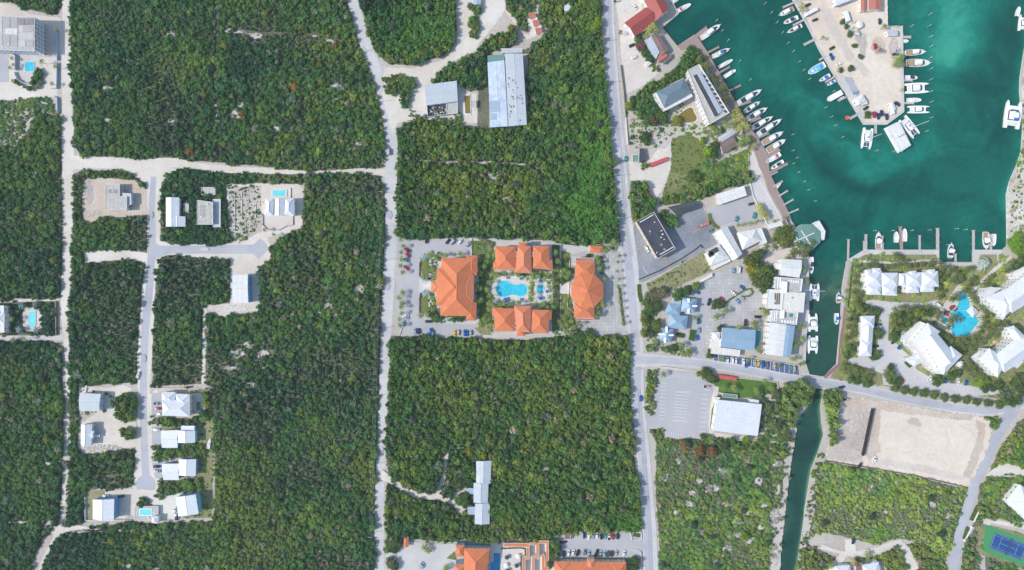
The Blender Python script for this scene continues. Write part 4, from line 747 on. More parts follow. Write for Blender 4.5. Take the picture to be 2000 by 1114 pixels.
building('blue_cottage', 'blue hipped cottage joined to the left of the uppermost pyramid roof', 'cottage', [P('hip', Q(1307,593,1331,596,1328,616,1296,614), 'blue', 4.4, p=.45), P('flat', Q(1313,584,1330,587,1329,596,1313,594), 'bluegrey', 3.8, par=.15)], 'wallp')
building('blue_cottage', 'largest blue hipped cottage with a white left slope', 'cottage', [P('hip', Q(1309,614,1344,618,1340,645,1305,640), 'blue', 4.8, p=.45)], 'wallp')
o = building('blue_cottage', 'pyramid-roofed blue cottage with white hip ribs, lowest of the four', 'cottage', [P('hip', Q(1291,640,1316,643,1311,670,1285,666), 'blue', 4.6, p=.55)], 'wallp')
for x, y, a, b_, r in ((1302,645,1.6,5,0),(1299,663,1.6,5,0),(1309,655,5,1.3,0),(1293,653,5,1.3,0)): small_box(o, x, y, 5.2, (a, b_, 1.2), MT['white'], r, 'dormer')
o = building('blue_roofed_hall', 'wide blue metal roof with a cream flat roof wrapping its lower left', 'commercial building', [P('gable', Q(1411,640,1476,645,1473,686,1407,678), 'blue', 7, p=.12), P('flat', Q(1390,662,1408,662,1407,679,1446,684,1444,697,1388,691), 'cream', 5, par=.15), P('hip', Q(1392,649,1407,649,1406,665,1392,663), 'white', 5.2, p=.5)], 'wallw')
o = building('supermarket', 'large white ribbed flat roof beside the painted car park', 'supermarket', [P('gable', Q(1401,781,1488,790,1480,852,1392,841), 'palegrey' if 0 else 'white', 7, p=.02, r=0), P('flat', Q(1464,779,1482,782,1481,789,1463,787), 'flatw', 4.5), P('flat', Q(1396,776,1407,776,1404,782,1396,781), 'flatw', 4)], 'wallw', spacing=6)
for r_ in range(3):
    for k in range(9): small_box(o, 1411+k*8.3-r_*3, 792+k*.95+r_*18, 7.1, (.5, .9, .25), MT['white'], -.1, 'roof_vent')
building('trellis', 'white slatted garden trellis at the supermarket lawn', 'trellis', [P('flat', Q(1411,768,1440,771,1440,779,1411,776), 'green', 2.6, par=.2, open=1)], win=False)
# right-hand resort
def row_villa(label, quads, h, **kw): return building('resort_villa', label, 'villa', [P('hip', q, 'white', h, p=.5) for q in quads]+kw.get('extra', []), 'wallw', spacing=2.6)
row_villa('left of the two white zigzag-roofed terraces facing the finger docks', [Q(1690,533,1722,529,1722,560,1690,560), Q(1722,533,1754,533,1753,560,1722,560), Q(1692,556,1722,556,1720,576,1694,576), Q(1722,556,1752,556,1752,578,1724,577), Q(1704,524,1720,524,1720,536,1704,536), Q(1690,527,1703,527,1703,538,1690,538)], 8)
row_villa('right of the two white zigzag-roofed terraces facing the finger docks', [Q(1768,534,1800,532,1800,562,1768,560), Q(1800,532,1832,530,1834,560,1800,562), Q(1756,534,1770,534,1770,560,1755,558), Q(1770,554,1796,554,1795,572,1770,573), Q(1798,554,1826,554,1824,570,1798,571), Q(1812,527,1826,526,1828,540,1812,540), Q(1776,530,1790,529,1790,540,1776,540)], 8)
building('resort_lodge', 'narrow white three-part lodge beside the channel gardens', 'lodge', [P('hip', Q(1682,617,1709,617,1707,640,1682,640), 'white', 6, p=.5), P('gable', Q(1683,636,1706,636,1704,668,1682,668), 'white', 5.6, p=.45), P('hip', Q(1680,664,1704,664,1702,696,1677,696), 'white', 6, p=.5)], 'wallw')
def pergola(parent, quad, h, n=9):
    a, b_, c_, d_ = [W(x, y, h) for x, y in quad]
    for k in range(n):
        t = k/(n-1); p = a.lerp(b_, t); q = d_.lerp(c_, t); dd = q-p; mb = MB(); mb.box(((p.x+q.x)/2-parent.location.x, (p.y+q.y)/2-parent.location.y, h), (dd.length, .22, .25), 0, math.atan2(dd.y, dd.x)); link('pergola_beam', mb.mesh('pergola_beam', MT['white']), parent)
o = building('resort_hotel', 'big white hotel with two hipped ends left of the angular pool', 'hotel', [P('hip', Q(1783,664,1812,631,1836,648,1809,678), 'white', 12, p=.5), P('gable', Q(1797,664,1826,646,1866,694,1836,722), 'white', 12.6, p=.5), P('hip', Q(1828,722,1857,676,1880,694,1843,732), 'white', 12, p=.5), P('flat', Q(1762,658,1796,628,1812,634,1790,662,1832,716,1828,728,1796,700,1790,686,1776,676), 'cream', 8.5, par=.4, pm='white'), P('hip', Q(1767,700,1800,690,1812,702,1786,716), 'white', 6, p=.3), P('flat', Q(1806,716,1822,712,1842,732,1826,730), 'flatw', 5, par=.3)], 'wallw', spacing=3)
pergola(o, Q(1764,676,1786,700,1794,692,1774,670), 6, 9); pergola(o, Q(1800,716,1822,732,1830,724,1812,706), 6, 8)
building('pool_kiosk', 'little white octagonal kiosk right of the big white hotel', 'kiosk', [P('cone', circ(1877,712,7,8), 'white', 4, rise=1)], 'wallw', win=False)
o = building('resort_hotel', 'white hotel at the right edge above the angular pool', 'hotel', [P('hip', Q(1924,582,1962,566,1984,598,1962,620), 'white', 11.5, p=.45), P('gable', Q(1958,570,2026,520,2060,560,1976,612), 'white', 12, p=.45), P('flat', Q(1916,576,1930,561,1956,562,1926,584,1962,620,1958,626,1936,604), 'flatw', 9, par=.4), P('flat', Q(1974,534,1998,522,2020,510,2030,530,1990,556), 'flatw', 7, par=.4)], 'wallw', spacing=3)
pergola(o, Q(1918,572,1934,560,1950,566,1928,582), 9.6, 8)
pool(circ(1982,549,6,14,4), 'poold', 'upper round spa pool on the terrace of the right-edge hotel'); pool(circ(1968,562,6,14,5), 'poold', 'lower round spa pool on the terrace of the right-edge hotel')
o = building('resort_hotel', 'white hotel at the right edge below the angular pool', 'hotel', [P('hip', Q(1912,702,1932,680,1968,704,1948,738), 'white', 11.5, p=.45), P('gable', Q(1944,694,1992,654,2020,690,1962,728), 'white', 12, p=.45), P('hip', Q(1966,640,1980,636,2010,664,1990,684), 'white', 11.5, p=.5), P('flat', Q(1896,698,1914,684,1926,690,1910,706), 'flatw', 6, par=.3), P('flat', Q(1976,712,1990,700,2000,706,1986,720), 'flatw', 6)], 'wallw', spacing=3)
pergola(o, Q(1898,700,1912,688,1934,712,1922,722), 8, 9)
pool(circ(1958,672,5,14,4), 'poold', 'upper dark spa pool beside the lower right-edge hotel'); pool(circ(1942,684,5,14,4), 'poold', 'lower dark spa pool beside the lower right-edge hotel')
building('villa', 'tilted white-roofed villa above the tennis court at the right edge', 'villa', [P('hip', Q(1964,980,1992,946,2040,980,2010,1022), 'white', 7, p=.45)], 'wallw')
building('villa', 'low white and brown roofs at the bottom edge below the sandy drive', 'villa', [P('hip', Q(1630,1106,1660,1104,1665,1140,1632,1140), 'white', 5, p=.4), P('hip', Q(1682,1102,1704,1096,1722,1112,1716,1140,1686,1140), 'palegrey', 5, p=.4) if 0 else P('hip', Q(1684,1104,1716,1098,1724,1136,1688,1140), 'white', 5, p=.4), P('flat', Q(1672,1096,1686,1104,1684,1130,1670,1124), 'brown', 4)], 'wallw')
building('cottage', 'blue-grey gabled roof at the bottom edge of the sandy drive', 'cottage', [P('gable', Q(1700,1100,1712,1094,1722,1110,1712,1116), 'bluegrey', 4, p=.5)])
# peninsula
building('harbour_store', 'white metal roof cut by the top edge of the pier yard', 'store', [P('gable', Q(1628,-20,1672,-24,1672,-3,1632,12), 'white', 5, p=.1)])
building('harbour_shed', 'narrow left one of the two rust-red roofs on the pier', 'shed', [P('gable', Q(1681,-30,1692,-30,1692,22,1681,22), 'rust', 4.5, p=.25)])
building('harbour_shed', 'wide right one of the two rust-red roofs on the pier', 'shed', [P('gable', Q(1696,-30,1722,-30,1721,20,1696,20), 'rust', 5, p=.25)])
building('dock_shack', 'white roofed shack on the small square jetty of the pier', 'shack', [P('gable', Q(1730,60,1752,58,1753,70,1734,71), 'palegrey', 3.5, p=.3)])
building('dock_office', 'white dock office beside the parked cars near the pier tip', 'office', [P('hip', Q(1667,194,1684,184,1692,196,1676,207), 'flatw', 4, p=.3), P('flat', Q(1680,200,1692,196,1694,203,1682,207), 'flatw', 3)])
# white cruise barge at the tip
# ------------------------------------------------------------------ pools and their furniture
pool([(968+x*1.1, 565+(y-564.5)*1.16) for x, y in [(0,566),(2,558),(8,551),(17,550),(24,553),(31,557),(38,557),(46,555),(53,557),(57,564),(56,571),(50,576),(42,577),(34,574),(27,574),(20,577),(11,578),(4,574)]], 'pool', 'turquoise peanut-shaped pool in the orange resort courtyard', smooth=2, rim=.7)
pool(smooth_poly(Q(1048,558,1061,557,1062,564,1060,572,1048,573), 1), 'pool', 'small square turquoise pool at the right of the courtyard')
pool(Q(49,122,67,122,67,140,50,140), 'pool', 'small turquoise pool below the top-left apartment block')
pool(Q(57,609,70,609,70,634,65,640,57,638), 'poolt', 'light aqua pool on the octagonal deck at the left')
pool(Q(384.5,784.5,393,784.5,393,802,384.5,802), 'poold', 'dark green rectangular pool right of the white villa')
pool(Q(533,372,558,372,558,383.5,533,383.5), 'poolt', 'aqua rectangular pool above the three-roofed white villa', rim=1.2)
pool(Q(964,1080,977,1080,977,1140,957,1140,957,1100,964,1096), 'poolb', 'deep blue pool beside the bottom hotel')
pool(Q(1476,645,1486,647,1486,662,1481,676,1474,681,1474,664), 'poolteal', 'teal curved pool right of the blue-roofed hall')
pool(Q(1872,570,1880,566,1888,576,1893,590,1894,600,1912,628,1889,657,1861,656,1856,642,1866,627,1854,613,1868,600,1872,588), 'pool', 'large angular turquoise pool among the resort palms', rim=.6)
pool(smooth_poly(Q(1838,620,1845,618,1851,628,1846,636,1839,630), 1), 'pool', 'small turquoise children pool left of the large angular pool')
building('swim_up_bar', 'square white roof standing in the large angular pool', 'pavilion', [P('hip', Q(1887,607,1899,597,1911,609,1900,621), 'flatw', 4, p=.35, open=1)], win=False)
for x, y, r in ((1862,602,9),(1850,612,8)): sheet('planting_bed', circ(x, y, r, 12, r*.7), flat_mat('red_brown_groundcover', (.22, .07, .06), .9, .3), 'reddish planting bed beside the large angular pool', clear=False)
def umbrella_mesh(mat, r=1.5, n=10, h=2.5):
    mb = MB(); ap = (0, 0, h)
    for k in range(n):
        a, b_ = 2*math.pi*k/n, 2*math.pi*(k+1)/n; p, q = (r*math.cos(a), r*math.sin(a), h-.55), (r*math.cos(b_), r*math.sin(b_), h-.55); mb.face([p, q, ap]); mb.face([q, p, (0, 0, h-.15)])
    return mb.mesh('canopy', mat)
UM = {k: umbrella_mesh(MT[v]) for k, v in (('blue', 'bluecan'), ('white', 'white'), ('navy', 'navy'))}
mb = MB(); mb.tube((0, 0, 0), (0, 0, 2.45), .04, .04, 6); mb.tube((0, 0, 0), (0, 0, .1), .35, .35, 10); POLE = mb.mesh('pole', MT['steel'])
def umbrella(x, y, c, label, z=.3, sc=1):
    p = W(x, y, z); o = thing('parasol', label, 'parasol', (p.x, p.y, z)); link('canopy', UM[c], o); link('pole', POLE, o); o.scale = (sc, sc, 1); return o
umbrella(987,586,'blue','large blue parasol at the lower left of the peanut-shaped pool',sc=1.2)
for x, y, l in ((1056,548,'uppermost of the three blue parasols round the small square pool'), (1068,569.5,'middle of the three blue parasols round the small square pool'), (1056,583,'lowest of the three blue parasols round the small square pool')): umbrella(x, y, 'blue', l, sc=.85)
for x, y, c, l in ((990,1087,'navy','navy parasol nearest the deep blue pool'), (1011,1085,'white','white parasol near the top right corner of the hotel terrace'), (988,1103,'white','white parasol in the middle of the hotel terrace'), (1009,1103,'navy','navy parasol in the middle right of the hotel terrace'), (991,1113,'navy','navy parasol at the bottom edge of the hotel terrace')): umbrella(x, y, c, l, sc=1.1)
mb = MB(); mb.box((0, 0, .3), (.65, 1.3, .08)); lf = mb.mesh('seat', MT['bluecan']); mb = MB(); mb.prism([(-.32, .65), (.32, .65), (.32, 1.1), (-.32, 1.1)], .3, .62); lb = mb.mesh('backrest', MT['bluecan'])
mb = MB(); [mb.box((a, b_, .15), (.06, .06, .3)) for a in (-.28, .28) for b_ in (-.55, .9)]; ll = mb.mesh('frame', MT['white'])
lw = lf.copy(); lw.materials[0] = MT['white']; lw2 = lb.copy(); lw2.materials[0] = MT['white']
lounge = [(990,543),(994,543),(1016,545),(1020,545),(1017,586),(1021,586),(958,561),(958,567)]
for (x, y), lab in zip(lounge, ordered_labels(lounge, 'blue sun lounger on the white courtyard terrace', 'of eight')):
    p = W(x, y); o = thing('sun_lounger', lab, 'sun lounger', (p.x, p.y, .35), 0, 'sun loungers round the courtyard pool'); link('seat', lf, o); link('backrest', lb, o); link('frame', ll, o); o.scale = (1.2, 1.2, 1)
# tennis court
sheet('court_surround', Q(1924,1024,2030,1062,2030,1112,2010,1112,1919,1076,1920,1060), flat_mat('green_court_surface', (.06, .27, .10), .8, .1), 'green surround of the tennis court')
A, B, C, D = W(1940,1040), W(2008,1066), W(1997,1095), W(1929,1068); ctr = (A+B+C+D)/4
u = ((B-A)+(C-D)).normalized(); vv = Vector((-u.y, u.x, 0)); ca_ = math.atan2(u.y, u.x)
tc = thing('tennis_court', 'blue tennis court with white lines inside its green surround', 'tennis court', (ctr.x, ctr.y, .40), ca_)
mb = MB(); mb.box((0, 0, .0), (25.2, 12.0, .1)); link('court_surface', mb.mesh('court_surface', flat_mat('blue_court_surface', (.012, .075, .24), .7, .08)), tc)
for x, y, a, b_ in [(0,5.5,23.8,.1),(0,-5.5,23.8,.1),(0,4.1,23.8,.08),(0,-4.1,23.8,.08),(11.9,0,.1,11),(-11.9,0,.1,11),(6.4,0,.08,8.2),(-6.4,0,.08,8.2),(0,0,12.8,.08)]:
    mb = MB(); mb.box((x, y, .065), (a, b_, .03)); link('court_line', mb.mesh('court_line', MT['line']), tc)
mb = MB(); mb.box((0, 0, .6), (.06, 12.8, .9)); [mb.tube((0, s_*6.4, 0), (0, s_*6.4, 1.2), .06, .06, 6) for s_ in (-1, 1)]; link('net', mb.mesh('net', MT['mesh']), tc)
# ------------------------------------------------------------------ walls, kerbs, fences
def wall(name, pts, label, cat='wall', h=1.6, t=.3, mat='wallw', post=None):
    q = [W(x, y) for x, y in pts]; o = thing(name, label, cat, (q[0].x, q[0].y, 0))
    for a, b_ in zip(q[:-1], q[1:]):
        d = b_-a; mb = MB(); mb.box(((a.x+b_.x)/2-q[0].x, (a.y+b_.y)/2-q[0].y, h/2), (d.length+t*.9, t, h), 0, math.atan2(d.y, d.x)); link('wall_section', mb.mesh('wall_section', MT[mat]), o)
    if post:
        mb = MB(); mb.box((0, 0, (h+.25)/2), (t+.2, t+.2, h+.25)); pm = mb.mesh('post', MT[mat])
        for a, b_ in zip(q[:-1], q[1:]):
            n = max(1, int((b_-a).length/post))
            for k in range(n): p = a.lerp(b_, k/n); link('post', pm, o, (p.x-q[0].x, p.y-q[0].y, 0))
    return o
wall('boundary_wall', Q(113,60,114,119), 'white boundary wall right of the apartment block forecourt', mat='wallp', h=2)
wall('boundary_wall', Q(114,124,113,174,102,174), 'white boundary wall right of the small upper left pool', mat='wallp', h=2)
wall('boundary_wall', Q(104,189,114,192,115,222), 'short white boundary wall by the left dirt track', mat='wallp', h=2)
wall('boundary_wall', Q(26,108,33,110,33,138), 'low white wall left of the small upper left pool', mat='wallp', h=2.2)
wall('curved_wall', Q(30,142,36,156,48,164,66,167,67,150), 'curved white wall of the round pool bar at the upper left', h=2.2)
wall('boundary_wall', Q(111,588,112,655), 'orange-brown garden wall right of the octagonal pool deck', mat='teak', h=1.8)
wall('garden_wall', Q(167,958,168,1016,258,1016), 'low wall round the dry fenced lawn', h=1.2)
wall('garden_wall', Q(297,758,340,758,372,758,414,760), 'thin white wall along the top of the white villa plot', h=1.2, t=.2)
wall('garden_wall', Q(350,1012,350,1004), 'stub of white wall below the tilted blue-walled house', h=1, t=.2)
wall('retaining_wall', Q(1248,546,1290,528,1330,506,1360,486,1368,479,1372,484), 'dark retaining kerb curving along the lower edge of the dark lot', mat='black', h=.9, t=.5)
wall('boundary_wall', Q(1212,128,1218,175,1222,230), 'long dark wall beside the main road below the sandy apron', mat='trunk', h=1.8)
wall('boundary_wall', Q(1222,232,1226,282), 'white boundary wall beside the main road, below the long dark wall', h=1.5)
wall('boundary_wall', Q(1461,300,1463,350), 'thin white wall right of the rough meadow', h=1.2, t=.2)
wall('boundary_wall', Q(1464,354,1470,382,1500,442), 'long pale wall between the asphalt lot and the promenade', h=1.2)
wall('boundary_wall', Q(1482,350,1530,432), 'pale kerb wall right of the promenade', h=.6)
wall('garden_wall', Q(1285,715,1360,725,1370,728), 'white garden wall along the top of the painted car park', h=1, t=.25)
wall('garden_wall', Q(1440,738,1518,747,1520,762), 'white wall round the supermarket lawn', h=1, t=.25)
wall('boundary_wall', Q(1385,860,1384,857,1480,862), 'low wall behind the supermarket', h=.8)
wall('boundary_wall', Q(1418,873,1470,880,1530,894), 'dark earth retaining wall above the canal scrub', mat='trunk', h=1, t=.6)
wall('retaining_wall', Q(1702,799,1683,888), 'tall black wall dividing the crushed rock from the graded lot', mat='black', h=3, t=.9)
wall('retaining_wall', Q(1680,905,1676,912), 'short dark stub of wall at the lower edge of the graded lot', mat='black', h=2, t=.9)
wall('earth_bank', Q(1612,900,1700,914,1790,930,1888,952), 'brown earth bank along the bottom of the graded lot', 'bank', mat='trunk', h=.7, t=.6)
wall('boundary_wall', Q(1914,988,1900,1018), 'white entrance wall right of the curving side road, upper piece', h=1.6, t=.8)
wall('boundary_wall', Q(1896,1028,1882,1056), 'white entrance wall right of the curving side road, lower piece', h=1.6, t=.8)
wall('boundary_wall', Q(1231,1039,1252,1039,1253,1052,1246,1055,1234,1055,1231,1039), 'white walled planter at the car park entrance, the upper one', h=1)
wall('boundary_wall', Q(1234,1073,1247,1074,1252,1080,1251,1130), 'white wall at the car park entrance, the lower one', h=1)
wall('boundary_wall', Q(1068,1053,1104,1054,1114,1054,1114,1040), 'white wall at the upper left corner of the full car park', h=1.2)
wall('garden_wall', Q(789,630,781,654), 'low wall at the lower left corner of the resort car park', h=.8, t=.2)
wall('garden_wall', Q(838,446,840,448,922,466,922,500), 'thin fence line above the resort car park', 'fence', h=1, t=.12)
wall('boundary_wall', Q(1394,713,1460,722,1558,736), 'white kerb below the blue-grey parking bays', h=.2, t=.3)
wall('boundary_wall', Q(1462,697,1500,704,1560,714), 'white garden wall above the blue-grey parking bays', h=1.2)
wall('boundary_wall', Q(1498,640,1490,692), 'white wall between the teal pool and the quay hotel', h=1.5)
wall('foundation_wall', Q(459,375,459,452,480,452,480,432,459,432), 'left run of the low foundation walls on the bare plot', 'foundation', mat='kerb', h=.6)
wall('foundation_wall', Q(459,388,486,388,486,398,500,398,500,426,459,426), 'right run of the low foundation walls on the bare plot', 'foundation', mat='kerb', h=.6)
wall('foundation_wall', Q(473,376,473,426,486,426), 'middle run of the low foundation walls on the bare plot', 'foundation', mat='kerb', h=.6)
wall('retaining_wall', Q(514,421,514,440,522,448,545,450,560,442,573,440,573,421), 'low wall round the driveway of the three-roofed white villa', mat='terr', h=.9)
wall('retaining_wall', Q(527,368,568,368,568,389), 'white edge wall of the raised pool above the three-roofed villa', h=.9)
wall('retaining_wall', Q(1112,508,1112,545,1108,600,1122,612), 'curved white balustrade left of the octagonal building', mat='white', h=1, t=.25)
# car park lines
def line(x0, y0, x1, y1, mat='line', w_=.28, parent=None, name='marking_line'):
    a, b_ = W(x0, y0), W(x1, y1); d = b_-a; mb = MB(); mb.box(((a.x+b_.x)/2, (a.y+b_.y)/2, .0), (d.length, w_, .012), 0, math.atan2(d.y, d.x)); return link(name, mb.mesh(name, MT[mat]), parent)
def marks(label, lines, mat='line', z=.42):
    o = link('parking_markings', None, None, (0, 0, z), label=label, kind='structure'); [line(*l, mat=mat, parent=o, w_=l[4] if 0 else .3) for l in lines]; return o
L_ = []
for k in range(15): L_.append((1305+k*4.6, 728+k*.35, 1304+k*4.6, 738+k*.35))
for k in range(11):
    L_.append((1289-k*.3+1, 748+k*7, 1300-k*.3+1, 749+k*7)); L_.append((1373-k*.9, 752+k*9, 1385-k*.9, 753+k*9))
for k in range(10): L_.append((1319-k*.5, 766+k*6, 1345-k*.5, 768+k*6))
L_.append((1332, 766, 1329, 822)); L_ += [(1318,764,1350,766),(1312,822,1344,825)]
for k in range(12): L_.append((1302+k*4.8, 844+k*.4, 1301+k*4.8, 853+k*.3))
marks('white bay lines of the painted car park', L_)
L_ = [(1394+k*9.2, 692+k*1.2, 1393.4+k*9.2, 709+k*1.3) for k in range(18)]; marks('white bay lines of the blue-grey parking bays', L_)
for a, l in (((1239,491,1263,477), 'yellow'), ((1298,503,1310,527), 'yellow'), ((1352,456,1384,436), 'yellow'), ((1373,398,1380,420), 'yellow')):
    marks('yellow painted line on the dark asphalt lot', [a], 'yline')
marks('white bay lines of the grey asphalt lot', [(1255,521,1264,535),(1400,446,1450,430)])
# containers
def container(x0, y0, x1, y1, wd, label, mat='redc', h=2.6):
    a, b_ = W(x0, y0, h), W(x1, y1, h); d = b_-a; L = d.length; c = (a+b_)/2
    o = thing('shipping_container', label, 'container', (c.x, c.y, 0), math.atan2(d.y, d.x))
    mb = MB(); mb.box((0, 0, h/2+.1), (L, wd, h)); n = int(L/.6)
    for k in range(n):
        x = -L/2+.3+k*.6
        for s_ in (-1, 1): mb.box((x, s_*(wd/2+.02), h/2+.1), (.28, .05, h-.3))
        mb.box((x, 0, h+.12), (.28, wd-.3, .05))
    link('body', mb.mesh('body', MT[mat]), o); mb = MB(); mb.box((L/2+.03, 0, h/2+.1), (.06, wd-.3, h-.3)); link('door', mb.mesh('door', MT[mat]), o); return o
MT['redc'] = flat_mat('faded_red_steel', (.55, .10, .10), .7, .25); MT['redd'] = flat_mat('orange_red_steel', (.52, .14, .09), .7, .3)
container(1270,323,1303,310,2.6,'long red shipping container beside the harbour meadow')
container(1261,357,1272,388,2.4,'rusty red container among the bushes by the main road','redd')
container(1404,735.5,1439,741,2.6,'red shipping container on the supermarket lawn')
# ------------------------------------------------------------------ docks
def deck(name, pts, mat, label, cat='dock', z=.25, piles=True):
    q = [W(x, y) for x, y in pts]; c = sum(q, Vector())/len(q); o = thing(name, label, cat, (c.x, c.y, z)); mb = MB()
    n = len(q); a = sum(q[i].x*q[(i+1) % n].y-q[(i+1) % n].x*q[i].y for i in range(n)); r = [p-c for p in (q if a > 0 else q[::-1])]
    j = max(range(n), key=lambda i: (r[(i+1) % n]-r[i]).length); d = (r[(j+1) % n]-r[j]).normalized()
    mb.prism([(p.x, p.y) for p in r], -.3, 0)
    top = len(mb.f)-1; base = sum(len(f) for f in mb.f[:top])
    for k in range(n): mb.uv[base+k] = (r[k].x*d.x+r[k].y*d.y, -r[k].x*d.y+r[k].y*d.x) if n == len(mb.f[top]) else (0, 0)
    link('decking', mb.mesh('decking', MT[mat]), o)
    if piles:
        pm = MB().tube((0, 0, -3.5), (0, 0, .9), .16, .15, 7).mesh('pile', MT['pile'])
        for k in range(n):
            p, s_ = r[k], r[(k+1) % n]; m_ = max(1, int((s_-p).length/5))
            for t in range(m_): v = p.lerp(s_, t/m_); link('pile', pm, o, (v.x, v.y, 0))
    return o
deck('boardwalk', Q(1323,91,1357,69,1362,72,1382,102,1407,146,1440,206,1467,251,1487,280,1500,301,1503,337,1518,370,1540,414,1546,430,1536,436,1522,410,1500,372,1492,345,1482,325,1474,298,1462,276,1436,232,1420,200,1392,150,1368,108,1356,90,1330,99), 'dockb', 'long brown wooden boardwalk along the left harbour shore', 'boardwalk', piles=False)
def finger(x0, y0, x1, y1, w_, mat='dock'):
    a, b_ = np.array((x0, y0), float), np.array((x1, y1), float); d = b_-a; n = np.array((-d[1], d[0]))/np.hypot(*d)*w_/2
    return [tuple(a+n), tuple(b_+n), tuple(b_-n), tuple(a-n)]
def fingers(lst, what, where, grp):
    for it, lab in zip(lst, ordered_labels([(i[2], i[3]) for i in lst], what, where)): deck('finger_pier', finger(*it[:5]), it[5] if len(it) > 5 else 'dock', lab, 'pier', z=.3)
fingers([(1359,72,1381,55,8,'dockb'),(1381,104,1404,92,4,'dockb'),(1404,143,1425,131,4,'dockb'),(1423,178,1447,167,4,'dockb'),(1438,208,1466,199,4,'dockb'),(1465,239,1485,230,5,'dockb'),(1477,271,1501,260,5,'dockb'),(1498,304,1522,291,9,'dockb'),(1499,340,1538,320,5,'dockb'),(1504,343,1518,336,2.5),(1510,365,1528,354,3),(1520,384,1538,373,3),(1530,401,1549,390,3),(1540,417,1559,409,3)], 'wooden finger pier', 'off the brown boardwalk', '')
fingers([(1552,5,1529,15,4),(1572,38,1549,50,4),(1592,77,1570,88,5),(1612,110,1600,118,4),(1632,149,1612,161,4),(1652,190,1638,197,4),(1678,222,1660,232,5),(1710,244,1710,261,5)], 'short pier', 'on the left side of the pier yard', '')
fingers([(1763,73,1779,73,5),(1766,158,1782,158,3),(1766,202,1785,202,4)], 'short pier', 'on the right side of the pier yard', '')
fingers([(1656,511,1657,468,4),(1691,492,1691,458,5),(1687,492,1687,471,3),(1724,492,1723,461,4),(1761,492,1758,443,6,'dockb'),(1796,492,1796,460,4),(1831,514,1831,446,6),(1866,512,1866,496,4),(1901,492,1901,450,5),(1935,492,1935,458,5)], 'finger pier', 'off the lower harbour quay', '')
for k in range(4): line(1827, 451+k*10, 1836, 451+k*10, parent=None, name='x') if 0 else None
deck('boardwalk', Q(1652,511,1659,511,1653,560,1650,600,1648,640,1644,640,1645,600,1647,560), 'dock', 'grey upper part of the boardwalk right of the channel', 'boardwalk')
deck('boardwalk', Q(1648,600,1654,600,1651,640,1643,713,1636,713,1640,660,1644,640), 'dockr', 'reddish wooden boardwalk right of the channel', 'boardwalk', z=.28)
deck('boardwalk', Q(1636,711,1643,714,1612,740,1608,735), 'dockr', 'purplish angled end of the boardwalk by the bridge', 'boardwalk', z=.31)
deck('jetty', Q(1735,51,1763,51,1764,84,1748,84,1748,72,1735,70), 'dock', 'square grey jetty at the right of the pier yard', 'jetty')
deck('dock', Q(1990,44,2010,30,2010,48,2000,52), 'dock', 'grey floating dock corner at the upper right edge')
# bridge deck over the canal (parapets)
for pts, l in ((Q(1570,734,1640,744), 'upper'), (Q(1572,752,1640,763), 'lower')): wall('bridge_parapet', pts, f'{l} white parapet of the road bridge over the canal', 'parapet', h=.9, t=.35, mat='kerb')
br = MB(); q = [W(x, y) for x, y in Q(1566,729,1640,741,1640,765,1566,755)]; br.prism([(p.x, p.y) for p in q], -1.0, .05); struct('bridge_deck', br.mesh('bridge_deck', MT['concrete']))
# mooring piles standing in the water
tp = [(1165,35),(1215,105),(1258,180),(1300,260),(1345,340),(1385,405),(1430,485),(1465,550),(1510,620),(880,320),(790,165),(835,245),(970,480),(1050,625),(1380,1050)]
piles = [((1200+x/3.978, y/3.978), 'left harbour basin') for x, y in tp]
piles += [((1440+x/7.955, 280+y/7.955), 'open water right of the boardwalk') for x, y in [(855,120),(915,232),(865,320),(945,455),(1033,598),(1097,727),(1195,902)]]
piles += [((1600+x/3.978, y/3.978), 'water right of the pier yard') for x, y in [(855,115),(710,208),(845,208),(860,290),(860,365),(855,455),(860,540),(860,622),(860,715),(862,797),(862,918),(825,1025)]]
piles += [((1600+x/3.978, y/3.978), 'water left of the pier yard') for x, y in [(105,715),(45,840),(90,910),(120,980),(175,1070)]]
piles += [((1600+x/3.978, 280+y/3.978), 'water off the lower quay') for x, y in [(425,680),(565,680),(713,678),(848,675),(1060,665),(1130,672),(990,790),(440,60),(575,65)]]
pm1 = MB().tube((0, 0, -3.5), (0, 0, 3.4), .2, .17, 8).mesh('pile', MT['pile']); pm2 = MB().tube((0, 0, 3.2), (0, 0, 3.75), .26, .08, 8).mesh('pile_cap', MT['white'])
for wh_ in dict.fromkeys(w_ for _, w_ in piles):
    its = [p for p, w_ in piles if w_ == wh_]
    for (x, y), lab in zip(its, ordered_labels(its, 'mooring pile', 'in the '+wh_)):
        p = W(x, y); o = thing('mooring_pile', lab, 'mooring pile', (p.x, p.y, -.2), 0, 'mooring piles standing in the harbour'); link('post', pm1, o); link('pile_cap', pm2, o)
# ------------------------------------------------------------------ vehicles
PAINT = {k: flat_mat('paint_'+k, c, .3, .04, spec=.5) for k, c in dict(white=(.78,.78,.78), silver=(.42,.45,.48), grey=(.16,.17,.19), black=(.015,.017,.02), red=(.42,.015,.03), blue=(.015,.10,.42), darkblue=(.015,.03,.09), yellow=(.70,.50,.02), green=(.02,.12,.10), maroon=(.13,.015,.025), lightblue=(.22,.36,.5), beige=(.55,.5,.4), teal=(.06,.32,.32)).items()}
def loft(sections, m=0):
    mb = MB(); prev = None
    for s_ in sections:
        if prev is not None:
            n = len(s_)
            for k in range(n): mb.face([prev[k], prev[(k+1) % n], s_[(k+1) % n], s_[k]], m)
        prev = s_
    mb.face(sections[0][::-1], m); mb.face(sections[-1], m); return mb
def car_section(x, w_, z0, z1, sh=.85):
    return [(x, -w_/2, z0), (x, w_/2, z0), (x, w_/2, z0+(z1-z0)*.6), (x, w_/2*sh, z1), (x, -w_/2*sh, z1), (x, -w_/2, z0+(z1-z0)*.6)]
VM = {}
